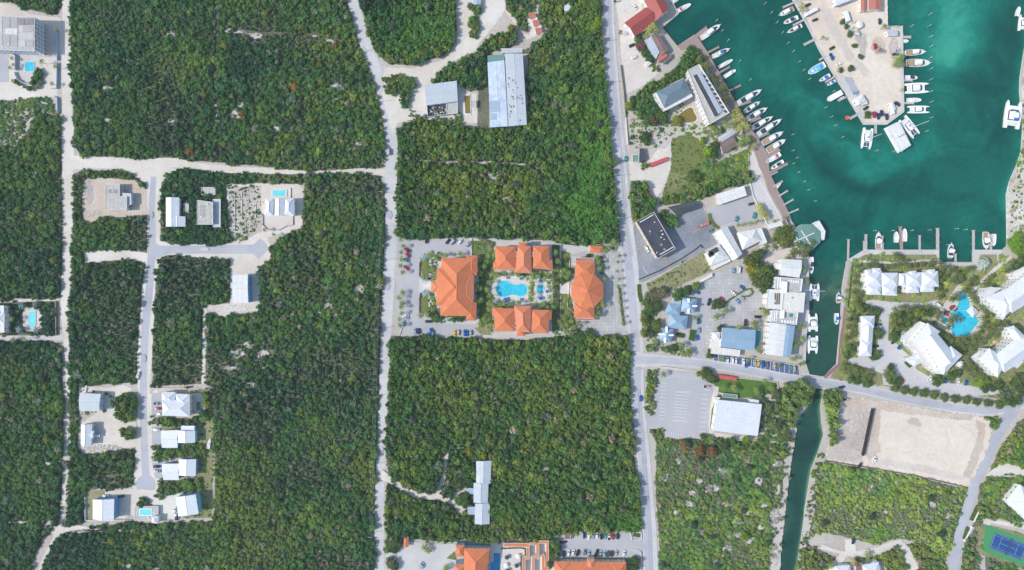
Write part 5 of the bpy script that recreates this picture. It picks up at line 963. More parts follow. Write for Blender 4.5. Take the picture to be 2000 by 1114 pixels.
def vmesh():
    m0 = MT['black']
    V = {}
    for kind, L, hb, cab, hr in (('sedan', 4.5, .92, (-1.55, 1.0), 1.45), ('suv', 4.8, 1.08, (-2.15, .95), 1.8), ('van', 5.2, 1.2, (-2.5, 1.75), 2.15), ('pickup', 5.4, 1.05, (-.6, 1.2), 1.8)):
        wd = 1.86 if kind != 'van' else 2.0; x = L/2
        secs = [car_section(-x, wd*.82, .4, hb*.82), car_section(-x+.3, wd*.97, .28, hb), car_section(cab[0], wd, .25, hb+.02), car_section(cab[1]+.2, wd, .25, hb), car_section(x-.5, wd*.96, .28, hb*.88), car_section(x-.12, wd*.86, .32, hb*.72), car_section(x, wd*.7, .4, hb*.6)]
        V[kind, 'body'] = loft(secs).mesh('body', m0, False)
        a, b_ = cab; i = .42 if kind != 'van' else .2
        lo = [(a, -wd*.43, hb), (a, wd*.43, hb), (b_+.25, wd*.43, hb), (b_+.25, -wd*.43, hb)]; hi = [(a+i, -wd*.37, hr), (a+i, wd*.37, hr), (b_-i*.9, wd*.37, hr), (b_-i*.9, -wd*.37, hr)]
        V[kind, 'roof'] = MB(); r_ = V[kind, 'roof']
        r_.face([(p[0], p[1], hr) for p in (hi[0], hi[3], hi[2], hi[1])]); r_.face([(*p[:2], hr+.05) for p in (hi[0], hi[3], hi[2], hi[1])])
        for k in range(4):
            l_, h_ = Vector(lo[k]), Vector(hi[k]); r_.tube(l_, h_, .06, .05, 4)
        V[kind, 'roof'] = r_.mesh('roof', m0)
        for nm, (c0, c1, c2, c3) in dict(windscreen=(lo[2], lo[3], hi[3], hi[2]), rear_window=(lo[0], lo[1], hi[1], hi[0]), side_window=(lo[1], lo[2], hi[2], hi[1]), side_window2=(lo[3], lo[0], hi[0], hi[3])).items():
            g = MB(); g.face([c0, c1, c2, c3]); V[kind, nm] = g.mesh(nm.rstrip('2'), MT['glass'])
        V[kind, 'L'] = L
    wb = MB().tube((0, -.12, 0), (0, .12, 0), .34, .34, 12); wb.tube((0, -.13, 0), (0, .13, 0), .18, .18, 8, 1); V['wheel'] = wb.mesh('wheel', [MT['black'], MT['steel']])
    hl = MB(); hl.box((0, 0, 0), (.1, .32, .14)); V['headlight'] = hl.mesh('headlight', flat_mat('headlight_glass', (.7, .7, .68), .1)); V['taillight'] = hl.mesh('taillight', flat_mat('taillight_red', (.4, .01, .01), .2))
    return V
VM = vmesh(); _body = {}
def colored(key, me, col):
    if (key, col) not in _body: c = me.copy(); c.materials[0] = PAINT[col]; _body[(key, col)] = c
    return _body[(key, col)]
protos = {}
def make_car(kind, col):
    o = link('parked_car' if kind in ('sedan', 'suv') else 'parked_'+('van' if kind == 'van' else 'pickup'), None, None)
    link('body', colored((kind, 'b'), VM[kind, 'body'], col), o); link('roof', colored((kind, 'r'), VM[kind, 'roof'], col), o)
    for nm in ('windscreen', 'rear_window', 'side_window', 'side_window2'): link(nm.rstrip('2'), VM[kind, nm], o)
    L = VM[kind, 'L']
    for sx in (-1, 1):
        for sy in (-1, 1): link('wheel', VM['wheel'], o, (sx*L*.31, sy*.84, .34))
    for sy in (-.6, .6): link('headlight', VM['headlight'], o, (L/2-.1, sy, .62)); link('taillight', VM['taillight'], o, (-L/2+.05, sy, .72))
    if kind == 'pickup':
        mb = MB(); mb.box((-1.65, 0, 1.06), (1.9, 1.5, .05)); link('cargo_bed', mb.mesh('cargo_bed', MT['black']), o)
    return o
def car(x, y, ang, col, kind, label, group, z=.35):
    key = (kind, col)
    if key not in protos: o = protos[key] = make_car(kind, col)
    else: o = copy_tree(protos[key])
    p = W(x, y); o.location = (p.x, p.y, z); o.rotation_euler = (0, 0, math.radians(ang)); o['label'] = label; o['category'] = 'van' if kind == 'van' else 'pickup truck' if kind == 'pickup' else 'car'; o['group'] = group; return o
KN = {'sedan': 'car', 'suv': 'car', 'van': 'van', 'pickup': 'pickup truck'}
CN = {'darkblue': 'dark blue', 'lightblue': 'pale blue'}
def lot(where, items, grp):
    for it, lab in zip(items, ordered_labels(items, lambda i: f"{CN.get(i[3], i[3])} {KN[i[4]]}", where)): car(*it[:5], lab, grp)
lot('in the top row of the bottom lot', [(1141,1045,90,'darkblue','sedan'),(1149,1047,-92,'white','suv'),(1158,1046,90,'lightblue','sedan'),(1165,1045,88,'white','sedan'),(1174,1046.5,90,'black','suv'),(1182,1046,90,'teal','sedan'),(1189,1047,85,'white','pickup'),(1197,1047.5,-90,'red','sedan'),(1206,1046.5,90,'black','sedan'),(1117,1044,90,'grey','sedan')], 'cars in the bottom car park')
lot('in the lower row of the bottom lot', [(1094,1077,85,'teal','sedan'),(1101.5,1080.5,90,'darkblue','sedan'),(1110,1079,80,'white','suv'),(1119,1078,72,'white','sedan'),(1128,1079,70,'black','suv'),(1142,1078,75,'grey','sedan'),(1149,1080,80,'silver','sedan'),(1165,1079,68,'black','pickup'),(1172,1080,78,'silver','sedan'),(1179,1081,82,'silver','sedan'),(1187,1081,78,'green','suv'),(1195,1080.5,85,'maroon','sedan'),(1203,1079.5,75,'silver','sedan'),(1218,1080,70,'white','sedan')], 'cars in the bottom car park')
lot('by the left corner of the bottom lot', [(1092,1061,30,'white','sedan'),(1100,1058,10,'darkblue','pickup')], 'cars in the bottom car park')
lot('on the bottom hotel forecourt', [(823,1102,60,'silver','sedan'),(826,1105,55,'lightblue','sedan')], 'cars on the bottom hotel forecourt')
lot('in the upper row of the resort car park', [(875,472,50,'darkblue','sedan'),(884,472,50,'silver','van'),(899,472,50,'white','sedan'),(914,477,50,'silver','suv'),(833,470,90,'black','sedan')], 'cars in the orange resort car park')
lot('along the palm row of the resort car park', [(795,489,-35,'red','suv'),(797,499,-40,'red','sedan'),(794,509,-20,'teal','sedan'),(794,524,-35,'red','sedan'),(793,616,20,'white','sedan'),(787,632,80,'silver','suv')], 'cars in the orange resort car park')
lot('in the bottom row of the resort car park', [(811,647,95,'lightblue','sedan'),(818,647,95,'darkblue','sedan'),(842,647,95,'blue','suv'),(845,650,95,'lightblue','sedan'),(888,651,-90,'yellow','sedan'),(895,650,-90,'beige','sedan'),(908,650,90,'blue','suv'),(913,651,90,'blue','sedan'),(919,650,90,'silver','sedan')], 'cars in the orange resort car park')
lot('parked under the palms below the big orange block', [(838,628,0,'black','van')], 'cars in the orange resort car park')
lot('driving along the centre road', [(759.5,297,90,'silver','van')], 'cars on the move')
lot('driving up the main road', [(1251,778,90,'blue','sedan')], 'cars on the move')
lot('stopped by the teal kiosk on the main road', [(1221.5,311,80,'teal','sedan')], 'cars on the move')
lot('on the sandy apron by the red-roofed building', [(1233,90,25,'black','suv'),(1239,113,20,'white','sedan'),(1239,15,-50,'white','sedan'),(1204,3,20,'white','pickup')], 'cars on the sandy apron')
lot('on the driveway of the upper white villa', [(309,788,0,'lightblue','pickup'),(310,798,180,'red','sedan'),(314,808,0,'white','sedan')], 'cars at the white houses')
lot('beside the middle white house', [(307,839,180,'white','sedan')], 'cars at the white houses')
lot('on the driveway of the lower white house', [(306,901,180,'silver','van'),(307,911,0,'darkblue','suv'),(308,920,180,'silver','sedan')], 'cars at the white houses')
lot('by the tilted blue-walled house', [(343,996,90,'white','sedan'),(345,1004,90,'white','sedan'),(346,1010,80,'darkblue','sedan')], 'cars at the white houses')
lot('on the sandy yard of the narrow white house', [(195,850,0,'white','van')], 'cars at the white houses')
lot('by the square blue-walled house', [(238,969,10,'darkblue','sedan'),(208,968,0,'white','sedan')], 'cars at the white houses')
lot('left of the black-roofed building', [(1263,487,-60,'white','suv')], 'cars on the dark asphalt lot')
lot('near the yellow line on the dark asphalt lot', [(1388,451,20,'grey','sedan'),(1384,450.5,25,'silver','sedan')][:1], 'cars on the dark asphalt lot')
lot('on the grey lot below the long white building', [(1466,399,14,'darkblue','sedan'),(1438,428,80,'teal','sedan'),(1472,421,75,'teal','suv')], 'cars on the grey asphalt lot')
lot('at the top of the grid-paved car park', [(1432,529,80,'lightblue','sedan'),(1442,527,85,'white','van'),(1449,562,-40,'blue','sedan'),(1492,494,15,'blue','sedan')], 'cars in the grid-paved car park')
lot('in the middle of the grid-paved car park', [(1432,573,-40,'white','sedan'),(1409,585,-50,'red','sedan'),(1449,583,-50,'silver','sedan'),(1440,589,-50,'lightblue','sedan'),(1384,590,75,'darkblue','pickup'),(1361,571,-30,'blue','sedan'),(1446,560,-40,'darkblue','suv')][:6], 'cars in the grid-paved car park')
lot('at the right edge of the grid-paved car park', [(1488,603,0,'black','sedan'),(1479,619,0,'black','van'),(1455,630,85,'maroon','suv')], 'cars in the grid-paved car park')
lot('beside the blue cottages drive', [(1363,627,90,'green','suv'),(1364,645,85,'lightblue','sedan'),(1361,659,95,'blue','sedan')], 'cars by the blue cottages')
lot('in the blue-grey row of parking bays', [(1420,703,88,'white','sedan'),(1429,704,88,'white','van'),(1436,705,88,'white','sedan'),(1451,707,88,'white','suv'),(1459,713,45,'blue','sedan'),(1473,708,90,'silver','sedan'),(1480,709,88,'yellow','sedan'),(1489,711,85,'blue','suv'),(1497,712,88,'grey','sedan'),(1511,714,88,'beige','sedan'),(1543,717,88,'teal','sedan'),(1550,719,-80,'beige','sedan')], 'cars in the roadside bays')
lot('beside the bins at the painted car park', [(1380,755,0,'beige','pickup')], 'cars near the supermarket')
lot('in the white resort car park near the hedge', [(1814,739,60,'white','suv'),(1834,742,80,'grey','sedan'),(1845,743,85,'blue','sedan'),(1858,743,85,'grey','sedan'),(1870,745,80,'white','sedan'),(1885,747,80,'blue','sedan'),(1832,738,80,'darkblue','sedan')][:6], 'cars in the white resort')
lot('on the drive of the white resort', [(1760,745,70,'red','suv'),(1756,677,55,'blue','sedan'),(1744,667,50,'darkblue','sedan'),(1714,634,0,'blue','pickup'),(1709,676,0,'black','sedan'),(1830,596,-35,'white','van')], 'cars in the white resort')
lot('at the right end of the cross road', [(1988,749,-40,'grey','sedan'),(1992,741,-45,'darkblue','sedan'),(1652,780,5,'silver','pickup')], 'cars by the cross road')
lot('on the graded lot beside the black wall', [(1706.5,897,75,'white','suv')], 'cars on the graded lot')
lot('on the sandy drive at the bottom right', [(1665,1056,85,'darkblue','sedan'),(1794,1113,20,'red','sedan')], 'cars on the graded lot')
lot('near the tip of the pier yard', [(1690,212,35,'black','sedan'),(1706,225,-85,'red','suv'),(1714,228,-85,'darkblue','suv'),(1721,222,-75,'darkblue','sedan'),(1730,229,-75,'darkblue','suv'),(1751,204,-35,'darkblue','suv')], 'cars on the pier yard')
lot('in the middle of the pier yard', [(1717,43,90,'darkblue','sedan'),(1708,92,-80,'red','sedan'),(1752,99,8,'silver','sedan'),(1748,107,5,'grey','pickup'),(1751,98,8,'teal','sedan')][:4], 'cars on the pier yard')
lot('along the left quay of the pier yard', [(1624,95,30,'black','sedan'),(1623,112,-65,'blue','pickup'),(1638,126,20,'white','sedan'),(1670,182,20,'lightblue','sedan'),(1624,6,85,'white','sedan')], 'cars on the pier yard')
lot('at the top left corner of the pier yard', [(1577,11,25,'black','sedan'),(1591,40,20,'black','sedan')], 'cars on the pier yard')
lot('beside the dark hedge lane in the lower right', [(1643,756,10,'darkblue','sedan')], 'cars by the cross road')
def bus(x, y, ang, L, wd, col, label, h=3.0, name='coach'):
    p = W(x, y, 2); o = thing(name, label, name.replace('_', ' '), (p.x, p.y, .35), math.radians(ang))
    mb = loft([car_section(-L/2, wd*.96, .4, h-.1, .94), car_section(-L/2+.2, wd, .35, h, .94), car_section(L/2-.4, wd, .35, h, .94), car_section(L/2, wd*.94, .4, h-.5, .92)]); link('body', mb.mesh('body', PAINT[col]), o)
    for k in range(int(L/1.3)-1):
        mb = MB(); mb.box((-L/2+1.1+k*1.3, 0, h*.62), (1.0, wd+.05, .7)); link('window', mb.mesh('window', MT['glass']), o)
    for k in (-.28, .0, .28): mb = MB(); mb.box((k*L, 0, h+.1), (1.2, .9, .2)); link('roof_hatch', mb.mesh('roof_hatch', MT['deckw']), o)
    for sx in (-.32, .3):
        for sy in (-1, 1): w_ = link('wheel', VM['wheel'], o, (sx*L, sy*(wd/2-.1), .42)); w_.scale = (1.25, 1.2, 1.25)
    return o
bus(1740.5,213,-78,8.5,2.7,'white','white coach parked beside the dark car near the pier tip')
bus(1584,24,28,10,2.4,'white','long white box truck at the upper left of the pier yard', name='truck')
bus(1653,33,-72,7.5,3.2,'white','white box truck beside the grey scrap heap on the pier', name='truck')
bus(1745,210,-70,4.5,2.0,'white','small white van tucked right of the coach near the pier tip',2.2,'small_van')
# flatbed with crane at the yellow line
o = thing('lorry', 'rusty orange flatbed lorry on the dark asphalt lot', 'lorry', tuple(W(1373, 440))[:2]+(.4,), math.radians(22))
mb = MB(); mb.box((0, 0, .95), (7.5, 2.3, .35)); link('flatbed', mb.mesh('flatbed', MT['redd']), o); mb = MB(); mb.box((3.0, 0, 1.7), (1.8, 2.2, 1.6)); link('cab', mb.mesh('cab', MT['redd']), o); mb = MB(); mb.tube((-1, 0, 1.1), (2.2, .3, 2.3), .25, .15, 6); mb.box((-1.5, .2, 1.4), (1.6, 1.5, .8)); link('crane_arm', mb.mesh('crane_arm', MT['steel']), o)
for sx in (-2.4, 2.4):
    for sy in (-1, 1): link('wheel', VM['wheel'], o, (sx, sy, .4))
# scrap heap and yard clutter on the pier
o = thing('silo', 'pale round tank lying beside the scrap heap on the pier', 'tank', tuple(W(1675, 51))[:2]+(.3,)); mb = MB().tube((0, 0, 0), (0, 0, 2.6), 2.6, 2.6, 18); link('shell', mb.mesh('shell', MT['wallc']), o); mb = MB().tube((0, 0, 2.6), (0, 0, 3.2), 2.6, .4, 18); link('lid', mb.mesh('lid', MT['deckw']), o)
o = thing('scrap_heap', 'grey heap of scrap panels and pipes in the pier yard', 'scrap heap', tuple(W(1665, 58))[:2]+(.3,))
for k in range(34):
    a, b_ = random.uniform(-4.5, 4.5), random.uniform(-5, 5); mb = MB(); mb.box((a-b_*.3, b_, random.uniform(.2, 1.2)), (random.uniform(.8, 4), random.uniform(.3, 1.4), random.uniform(.1, .6)), 0, random.uniform(0, 3)); link('scrap_piece', mb.mesh('scrap_piece', random.choice([MT['steel'], MT['kerb'], R['bluegrey'], MT['pile'], MT['walle']])), o)
o = thing('life_raft', 'orange-red inflatable ring moored at the end of the short pier', 'inflatable', tuple(W(1655.5, 230))[:2]+(-.6,)); mb = MB()
orr = flat_mat('orange_rubber', (.75, .12, .03), .5)
for k in range(16):
    a, b_ = 2*math.pi*k/16, 2*math.pi*(k+1)/16; mb.tube((1.2*math.cos(a), 1.2*math.sin(a), .3), (1.2*math.cos(b_), 1.2*math.sin(b_), .3), .4, .4, 6, cap=False)
link('ring', mb.mesh('ring', orr), o); mb = MB().tube((0, 0, .1), (0, 0, .25), 1.0, 1.0, 12); link('floor', mb.mesh('floor', MT['redd']), o)
# ------------------------------------------------------------------ boats
def hull_outline(L, B, n=9, bow=.55, taper=.86, z=0, sc=1.0):
    """half outline: stern (-L/2) to bow (+L/2)"""
    xs = [-L/2+L*k/n for k in range(n+1)]; half = []
    for x in xs:
        t = (x+L/2)/L; wv = taper+(1-taper)*math.sin(min(1, t/.4)*math.pi/2) if t < .4 else 1.0
        if t > 1-bow: u = (t-(1-bow))/bow; wv *= math.sqrt(max(0, 1-u**2.1))
        half.append((x, B/2*wv*sc))
    return [(x, -y) for x, y in half]+[(x, y) for x, y in half[::-1] if y > 1e-4]
def scale_o(pts, s_, dx=0, sx=None): return [(p[0]*(sx or s_)+dx, p[1]*s_) for p in pts]
def ring(mb, a, za, b_, zb, m=0):
    n = len(a)
    for k in range(n): j = (k+1) % n; mb.face([(*a[k], za), (*a[j], za), (*b_[j], zb), (*b_[k], zb)], m)
def boat(kind, bow, stern, beam, label, col='white', col2='navy', z=-.9, name=None, cat=None):
    a, b_ = W(*stern, 1.0), W(*bow, 1.0); d = b_-a; L = d.length; B = beam*S; c = (a+b_)/2; ang = math.atan2(d.y, d.x)
    nm = name or {'yacht': 'motor_yacht', 'open': 'open_boat', 'powercat': 'power_catamaran', 'cat': 'sailing_catamaran', 'pontoon': 'pontoon_boat'}[kind]
    o = thing(nm, label, cat or {'yacht': 'motor yacht', 'open': 'motorboat', 'powercat': 'catamaran', 'cat': 'catamaran', 'pontoon': 'pontoon boat'}[kind], (c.x, c.y, z), ang, 'boats moored in the harbour' if z < 0 else None)
    fb = .9+L*.035
    def add(n_, mb, mt): return link(n_, mb.mesh(n_, mt), o)
    if kind in ('yacht', 'open', 'pontoon'):
        if kind == 'pontoon': ol = hull_outline(L, B, 8, .25, .95)
        else: ol = hull_outline(L, B, 12, .62 if kind == 'yacht' else .55, .86)
        mb = MB(); ring(mb, scale_o(ol, .8, -L*.02, .92), -.4, ol, fb*.9); mb.face([(*p, -.4) for p in scale_o(ol, .8, -L*.02, .92)[::-1]]); inn = scale_o(ol, .90, -L*.005, .955); ring(mb, ol, fb*.9, ol, fb); ring(mb, ol, fb, inn, fb+.02); add('hull', mb, MT['gelcoat'])
    if kind == 'yacht':
        mb = MB(); fd = [p for p in inn if p[0] > -L*.16]; mb.face([(*p, fb-.02) for p in fd]); add('foredeck', mb, MT['deckw'])
        mb = MB(); cp = [p for p in inn if p[0] <= -L*.10]; cpz = fb-.55
        xs = min(p[0] for p in cp); mb.face([(xs, -B*.40, cpz), (-L*.12, -B*.42, cpz), (-L*.12, B*.42, cpz), (xs, B*.40, cpz)]); mb.box((xs+.1, 0, (cpz+fb)/2), (.2, B*.8, fb-cpz)); add('cockpit', mb, MT['teak' if col2 == 'teak' else 'deckw'])
        mb = MB(); mb.box((-L/2-.35, 0, .25), (.9, B*.7, .12)); add('swim_platform', mb, MT['teak'])
        x0, x1 = -L*.17, L*.17
        def cabin(x0, x1, wd, z0, z1, nm_, mt, nose=.35):
            base = [(x0, -wd/2), (x1-nose*wd, -wd/2), (x1, -wd*.22), (x1, wd*.22), (x1-nose*wd, wd/2), (x0, wd/2)]; top = [(p[0]*.96+(x0)*.04-(.35 if p[0] > x1-.1 else 0), p[1]*.9) for p in base]
            mb = MB(); ring(mb, base, z0, top, z1); mb.face([(*p, z1) for p in top]); add(nm_, mb, mt); return top
        cabin(x0, x1+L*.09, B*.74, fb, fb+.75, 'cabin_glazing', MT['glass'], .5)
        t = cabin(x0-.1, x1, B*.70, fb+.6, fb+1.45, 'deckhouse', MT['gelcoat'])
        mb = MB(); mb.face([(x1-.1, -B*.3, fb+1.3), (x1+L*.05, -B*.16, fb+.8), (x1+L*.05, B*.16, fb+.8), (x1-.1, B*.3, fb+1.3)]); add('windscreen', mb, MT['glass'])
        mb = MB(); mb.prism([(x0+L*.02, -B*.3), (x1-L*.10, -B*.3), (x1-L*.05, 0), (x1-L*.10, B*.3), (x0+L*.02, B*.3)], fb+1.45, fb+1.9); add('flybridge', mb, MT['deckw'])
        mb = MB(); mb.box((-L*.02, 0, fb+2.9), (L*.17, B*.5, .1)); [mb.tube((sx*L*.06-L*.02, sy*B*.2, fb+1.9), (sx*L*.06-L*.02, sy*B*.2, fb+2.9), .04, .04, 5) for sx in (-1, 1) for sy in (-1, 1)]; add('hardtop', mb, MT['gelcoat'] if col != 'blue' else MT['bluecan'])
        if col2 in ('navy', 'black', 'blue'):
            mb = MB(); mb.prism([(-L*.36, -B*.33), (-L*.17, -B*.36), (-L*.17, B*.36), (-L*.36, B*.33)], fb+.15, fb+.3); add('cockpit_cover', mb, MT['bluecan'] if col2 == 'blue' else MT['navy'])
        mb = MB(); mb.box((L*.30, 0, fb+.04), (L*.07, B*.30, .12)); add('deck_hatch', mb, MT['glass'] if col2 != 'teak' else MT['deckw'])
        mb = MB()
        for s_ in (-1, 1):
            pts = [(p[0], p[1]) for p in ol if p[0] > -L*.1 and p[1]*s_ >= 0]
            pts.sort()
            for p, q_ in zip(pts[:-1], pts[1:]): mb.tube((p[0]*.98, p[1]*.95, fb+.55), (q_[0]*.98, q_[1]*.95, fb+.55), .03, .03, 4, cap=False)
        add('bow_rail', mb, MT['steel']); mb = MB(); mb.box((L/2+.25, 0, fb), (.9, .3, .12)); add('bow_pulpit', mb, MT['gelcoat'])
    elif kind == 'open':
        mb = MB(); fl = scale_o(ol, .78, -L*.01, .88); mb.face([(*p, fb-.45) for p in fl]); add('deck', mb, MT['ltblue'] if col == 'ltblue' else MT['deckw'])
        mb = MB(); ring(mb, inn, fb+.02, fl, fb-.45); add('gunwale', mb, MT['gelcoat'])
        mb = MB(); mb.box((-L*.03, 0, fb+.1), (L*.11, B*.3, 1.0)); mb.box((-L*.16, 0, fb-.05), (L*.06, B*.4, .7)); add('console', mb, MT['gelcoat'])
        if col in ('blue', 'navy', 'ttop', 'ltblue'):
            mb = MB(); mb.box((-L*.05, 0, fb+1.6), (L*.26, B*.72, .08)); add('top', mb, MT[{'blue': 'bluecan', 'navy': 'navy', 'ttop': 'gelcoat', 'ltblue': 'ltblue'}[col]]); mb = MB(); [mb.tube((sx*L*.08-L*.05, sy*B*.25, fb-.3), (sx*L*.08-L*.05, sy*B*.28, fb+1.6), .035, .035, 5) for sx in (-1, 1) for sy in (-1, 1)]; add('top_frame', mb, MT['steel'])
        if col == 'red': mb = MB(); mb.box((-L*.22, 0, fb+.0), (L*.18, B*.66, .35)); add('seat', mb, flat_mat('red_upholstery', (.5, .04, .08), .6))
        mb = MB(); mb.prism([(L*.16, -B*.24), (L*.30, -B*.12), (L*.30, B*.12), (L*.16, B*.24)], fb-.4, fb-.15); add('bow_cushion', mb, MT[{'navy': 'navy', 'blue': 'bluecan'}.get(col, 'deckw')])
        for s_ in (-1, 1) if B > 2.2 else (0,): mb = MB(); mb.box((-L/2-.25, s_*B*.16, .75), (.6, .38, .9)); add('outboard', mb, MT['black'])
    elif kind == 'pontoon':
        mb = MB(); mb.face([(*p, fb-.2) for p in inn]); add('deck', mb, MT['deckw'])
        mb = MB(); mb.prism(scale_o(ol, .94, 0, .86), fb+1.9, fb+2.0); add('top', mb, MT['gelcoat']); mb = MB(); [mb.tube((sx*L*.35, sy*B*.4, fb-.3), (sx*L*.35, sy*B*.4, fb+1.9), .05, .05, 5) for sx in (-1, 0, 1) for sy in (-1, 1)]; add('top_frame', mb, MT['steel'])
        for k in (-.25, .2): mb = MB(); mb.box((L*k, 0, fb+2.1), (1.2, .9, .2)); add('roof_hatch', mb, MT['deckw'])
    else:
        hb = B*.27
        for s_ in (-1, 1):
            ol = [(x, y+s_*(B/2-hb/2)) for x, y in hull_outline(L, hb, 10, .55, .7)]; cx = [(x*.96, (y-s_*(B/2-hb/2))*.7+s_*(B/2-hb/2)) for x, y in ol]
            mb = MB(); ring(mb, cx, -.4, ol, fb); mb.face([(*p, fb) for p in ol]); link('hull', mb.mesh('hull', MT['gelcoat']), o)
        mb = MB(); mb.prism([(-L*.40, -B*.42), (L*.18, -B*.42), (L*.18, B*.42), (-L*.40, B*.42)], fb-.6, fb+.03, bottom=True); add('bridge_deck', mb, MT['gelcoat'])
        mb = MB(); base = [(-L*.22, -B*.33), (L*.10, -B*.33), (L*.17, -B*.15), (L*.17, B*.15), (L*.10, B*.33), (-L*.22, B*.33)]; top = [(p[0]*.9, p[1]*.86) for p in base]; ring(mb, base, fb, base, fb+.4); ring(mb, base, fb+.4, top, fb+1.1, 1); mb.face([(*p, fb+1.1) for p in top]); add('saloon', mb, [MT['gelcoat'], MT['glass']])
        mb = MB(); mb.box((-L*.33, 0, fb+.06), (L*.13, B*.6, .06)); add('cockpit', mb, MT['teak'] if col2 == 'teak' else MT['deckw'])
        if kind == 'cat':
            for s_ in (-1, 1): mb = MB(); mb.box((L*.29, s_*B*.115, fb-.1), (L*.19, B*.2, .05)); add('trampoline', mb, MT['mesh'])
            mb = MB(); mb.box((L*.385, 0, fb), (.3, B*.62, .25)); mb.box((L*.29, 0, fb-.05), (L*.2, .25, .15)); add('crossbeam', mb, MT['gelcoat'])
            mh = L*1.28; mb = MB(); mb.tube((L*.06, 0, fb+1), (L*.06, 0, fb+mh), .16, .10, 8); add('mast', mb, MT['white'])
            mb = MB(); mb.tube((L*.06, 0, fb+2.1), (-L*.34, 0, fb+2.2), .14, .12, 6); mb.tube((L*.04, 0, fb+2.35), (-L*.33, 0, fb+2.4), .24, .16, 6); add('boom', mb, MT['deckw'])
            mb = MB(); mb.tube((L*.06, 0, fb+mh-.4), (L*.45, 0, fb), .03, .03, 4); [mb.tube((L*.06, 0, fb+mh*.8), (-L*.02, s_*B*.45, fb), .025, .025, 4) for s_ in (-1, 1)]; add('rigging', mb, MT['steel'])
            mb = MB().tube((-L*.05, B*.05, fb+1.1), (-L*.05, B*.05, fb+1.25), .85, .8, 10); add('hatch_cover', mb, MT['bluecan'])
        else:
            mb = MB(); mb.prism([(L*.16, -B*.34), (L*.30, -B*.30), (L*.30, B*.30), (L*.16, B*.34)], fb-.3, fb+.2); add('foredeck', mb, MT['gelcoat'])
            mb = MB(); mb.box((-L*.04, 0, fb+1.35), (L*.2, B*.42, .5)); add('flybridge', mb, MT['deckw']); mb = MB(); mb.box((-L*.05, 0, fb+2.7), (L*.17, B*.4, .1)); [mb.tube((sx*L*.06-L*.05, sy*B*.17, fb+1.3), (sx*L*.06-L*.05, sy*B*.17, fb+2.7), .04, .04, 5) for sx in (-1, 1) for sy in (-1, 1)]; add('hardtop', mb, MT['gelcoat'])
            mb = MB(); mb.prism([(L*.08, -B*.28), (L*.15, -B*.2), (L*.15, B*.2), (L*.08, B*.28), (L*.11, 0)], fb+1.0, fb+1.22); add('windscreen', mb, MT['glass'])
        if col == 'blue': mb = MB(); mb.prism([(-L*.2, -B*.3), (L*.05, -B*.3), (L*.12, -B*.17), (L*.05, -B*.02), (-L*.2, -B*.02)], fb+1.12, fb+1.3); add('canvas_cover', mb, MT['bluecan'])
    return o
WB = 'along the left boardwalk'
ybs = [('yacht',(1407,48),(1370,74),12,'white',''),('yacht',(1425,95),(1393,110),10,'blue','deckw'),('open',(1432,116),(1404,131),7.5,'white',''),('open',(1438,136),(1415,150),8,'ttop',''),
 ('yacht',(1487,175.5),(1442,202),12.5,'white','navy'),('yacht',(1484,199),(1456,217),10,'white','black'),('yacht',(1498,211),(1461,232),12,'white','navy'),('yacht',(1509,228),(1470,250),11,'white','navy'),('yacht',(1526,233),(1481,263),12,'white','black'),('yacht',(1529,258),(1490,280),12.5,'white','teak'),('yacht',(1534,273),(1499,295),13,'white','teak'),('open',(1497,317),(1525,300),10,'red',''),('open',(1506,330),(1531,314.5),8.5,'navy',''),('open',(1526.7,355),(1515,369),6,'white','')]
def bdesc(i):
    k, c, c2 = i[2], i[3], i[4]
    if k == 'yacht': return {'navy': 'white yacht with dark aft cover', 'black': 'white yacht with black aft cover', 'teak': 'white sport-fishing yacht', '': 'white motor yacht', 'deckw': 'white yacht with blue hardtop'}.get(c2, 'white motor yacht')
    return {'white': 'white open boat', 'ttop': 'white open boat with a white top', 'red': 'white open boat, red seats', 'navy': 'white open boat, navy top', 'blue': 'white boat with a blue canopy', 'ltblue': 'pale blue decked boat'}[c]
def fleet(lst, where):
    for (k, bw, st, bm, c, c2), lab in zip(lst, ordered_labels([((b[1][0]+b[2][0])/2, (b[1][1]+b[2][1])/2, b[0], b[4], b[5]) for b in lst], bdesc, where)): boat(k, bw, st, bm, lab, c, c2)
fleet(ybs, 'moored off the left boardwalk')
boat('open',(1350,7),(1324,21),9,'white open boat with pink-red seating beside the red-roofed building','red'); boat('open',(1327,-4),(1311,5),7,'white boat bow cut by the top edge left of the pink-seated boat','white')
fleet([('yacht',(1523,29),(1551,16),11,'white','teak'),('open',(1531,45),(1559.5,33),9.5,'navy',''),('yacht',(1539,63),(1567,49),9,'white','black'),('open',(1579,143),(1612,125),14,'ltblue',''),('open',(1601,158),(1622,146),8,'blue',''),('open',(1616,166),(1633,157),6.5,'blue',''),('open',(1637,196),(1650,189),4.5,'white','')], 'moored left of the pier yard')
boat('pontoon',(1616,196),(1645,180),11,'white-roofed pontoon boat moored left of the pier yard')
boat('open',(1776,79.5),(1763.5,80),7,'small white open boat tied by the square jetty','white')
boat('yacht',(1808.6,100.5),(1770,103),12,'white motor yacht lying first below the square jetty','white','teak'); boat('yacht',(1818,122.5),(1771,123),15.5,'large white motor yacht beside the big quay palm','white','teak')
boat('open',(1793.6,151.6),(1769,151),9,'small white boat with a dark console on the right of the pier','navy'); boat('powercat',(1816,171),(1768,173),21,'widest white power catamaran right of the pier yard'); boat('open',(1801,195),(1772,195.6),9,'white tender with cream deck between two power catamarans','white'); boat('powercat',(1817.5,213.6),(1774,214),15,'white power catamaran nearest the pier tip on its right side')
boat('cat',(1692,291),(1697,250),21,'white sailing catamaran left of the big white barge'); boat('cat',(1792,266),(1763,230),20,'white sailing catamaran right of the big white barge')
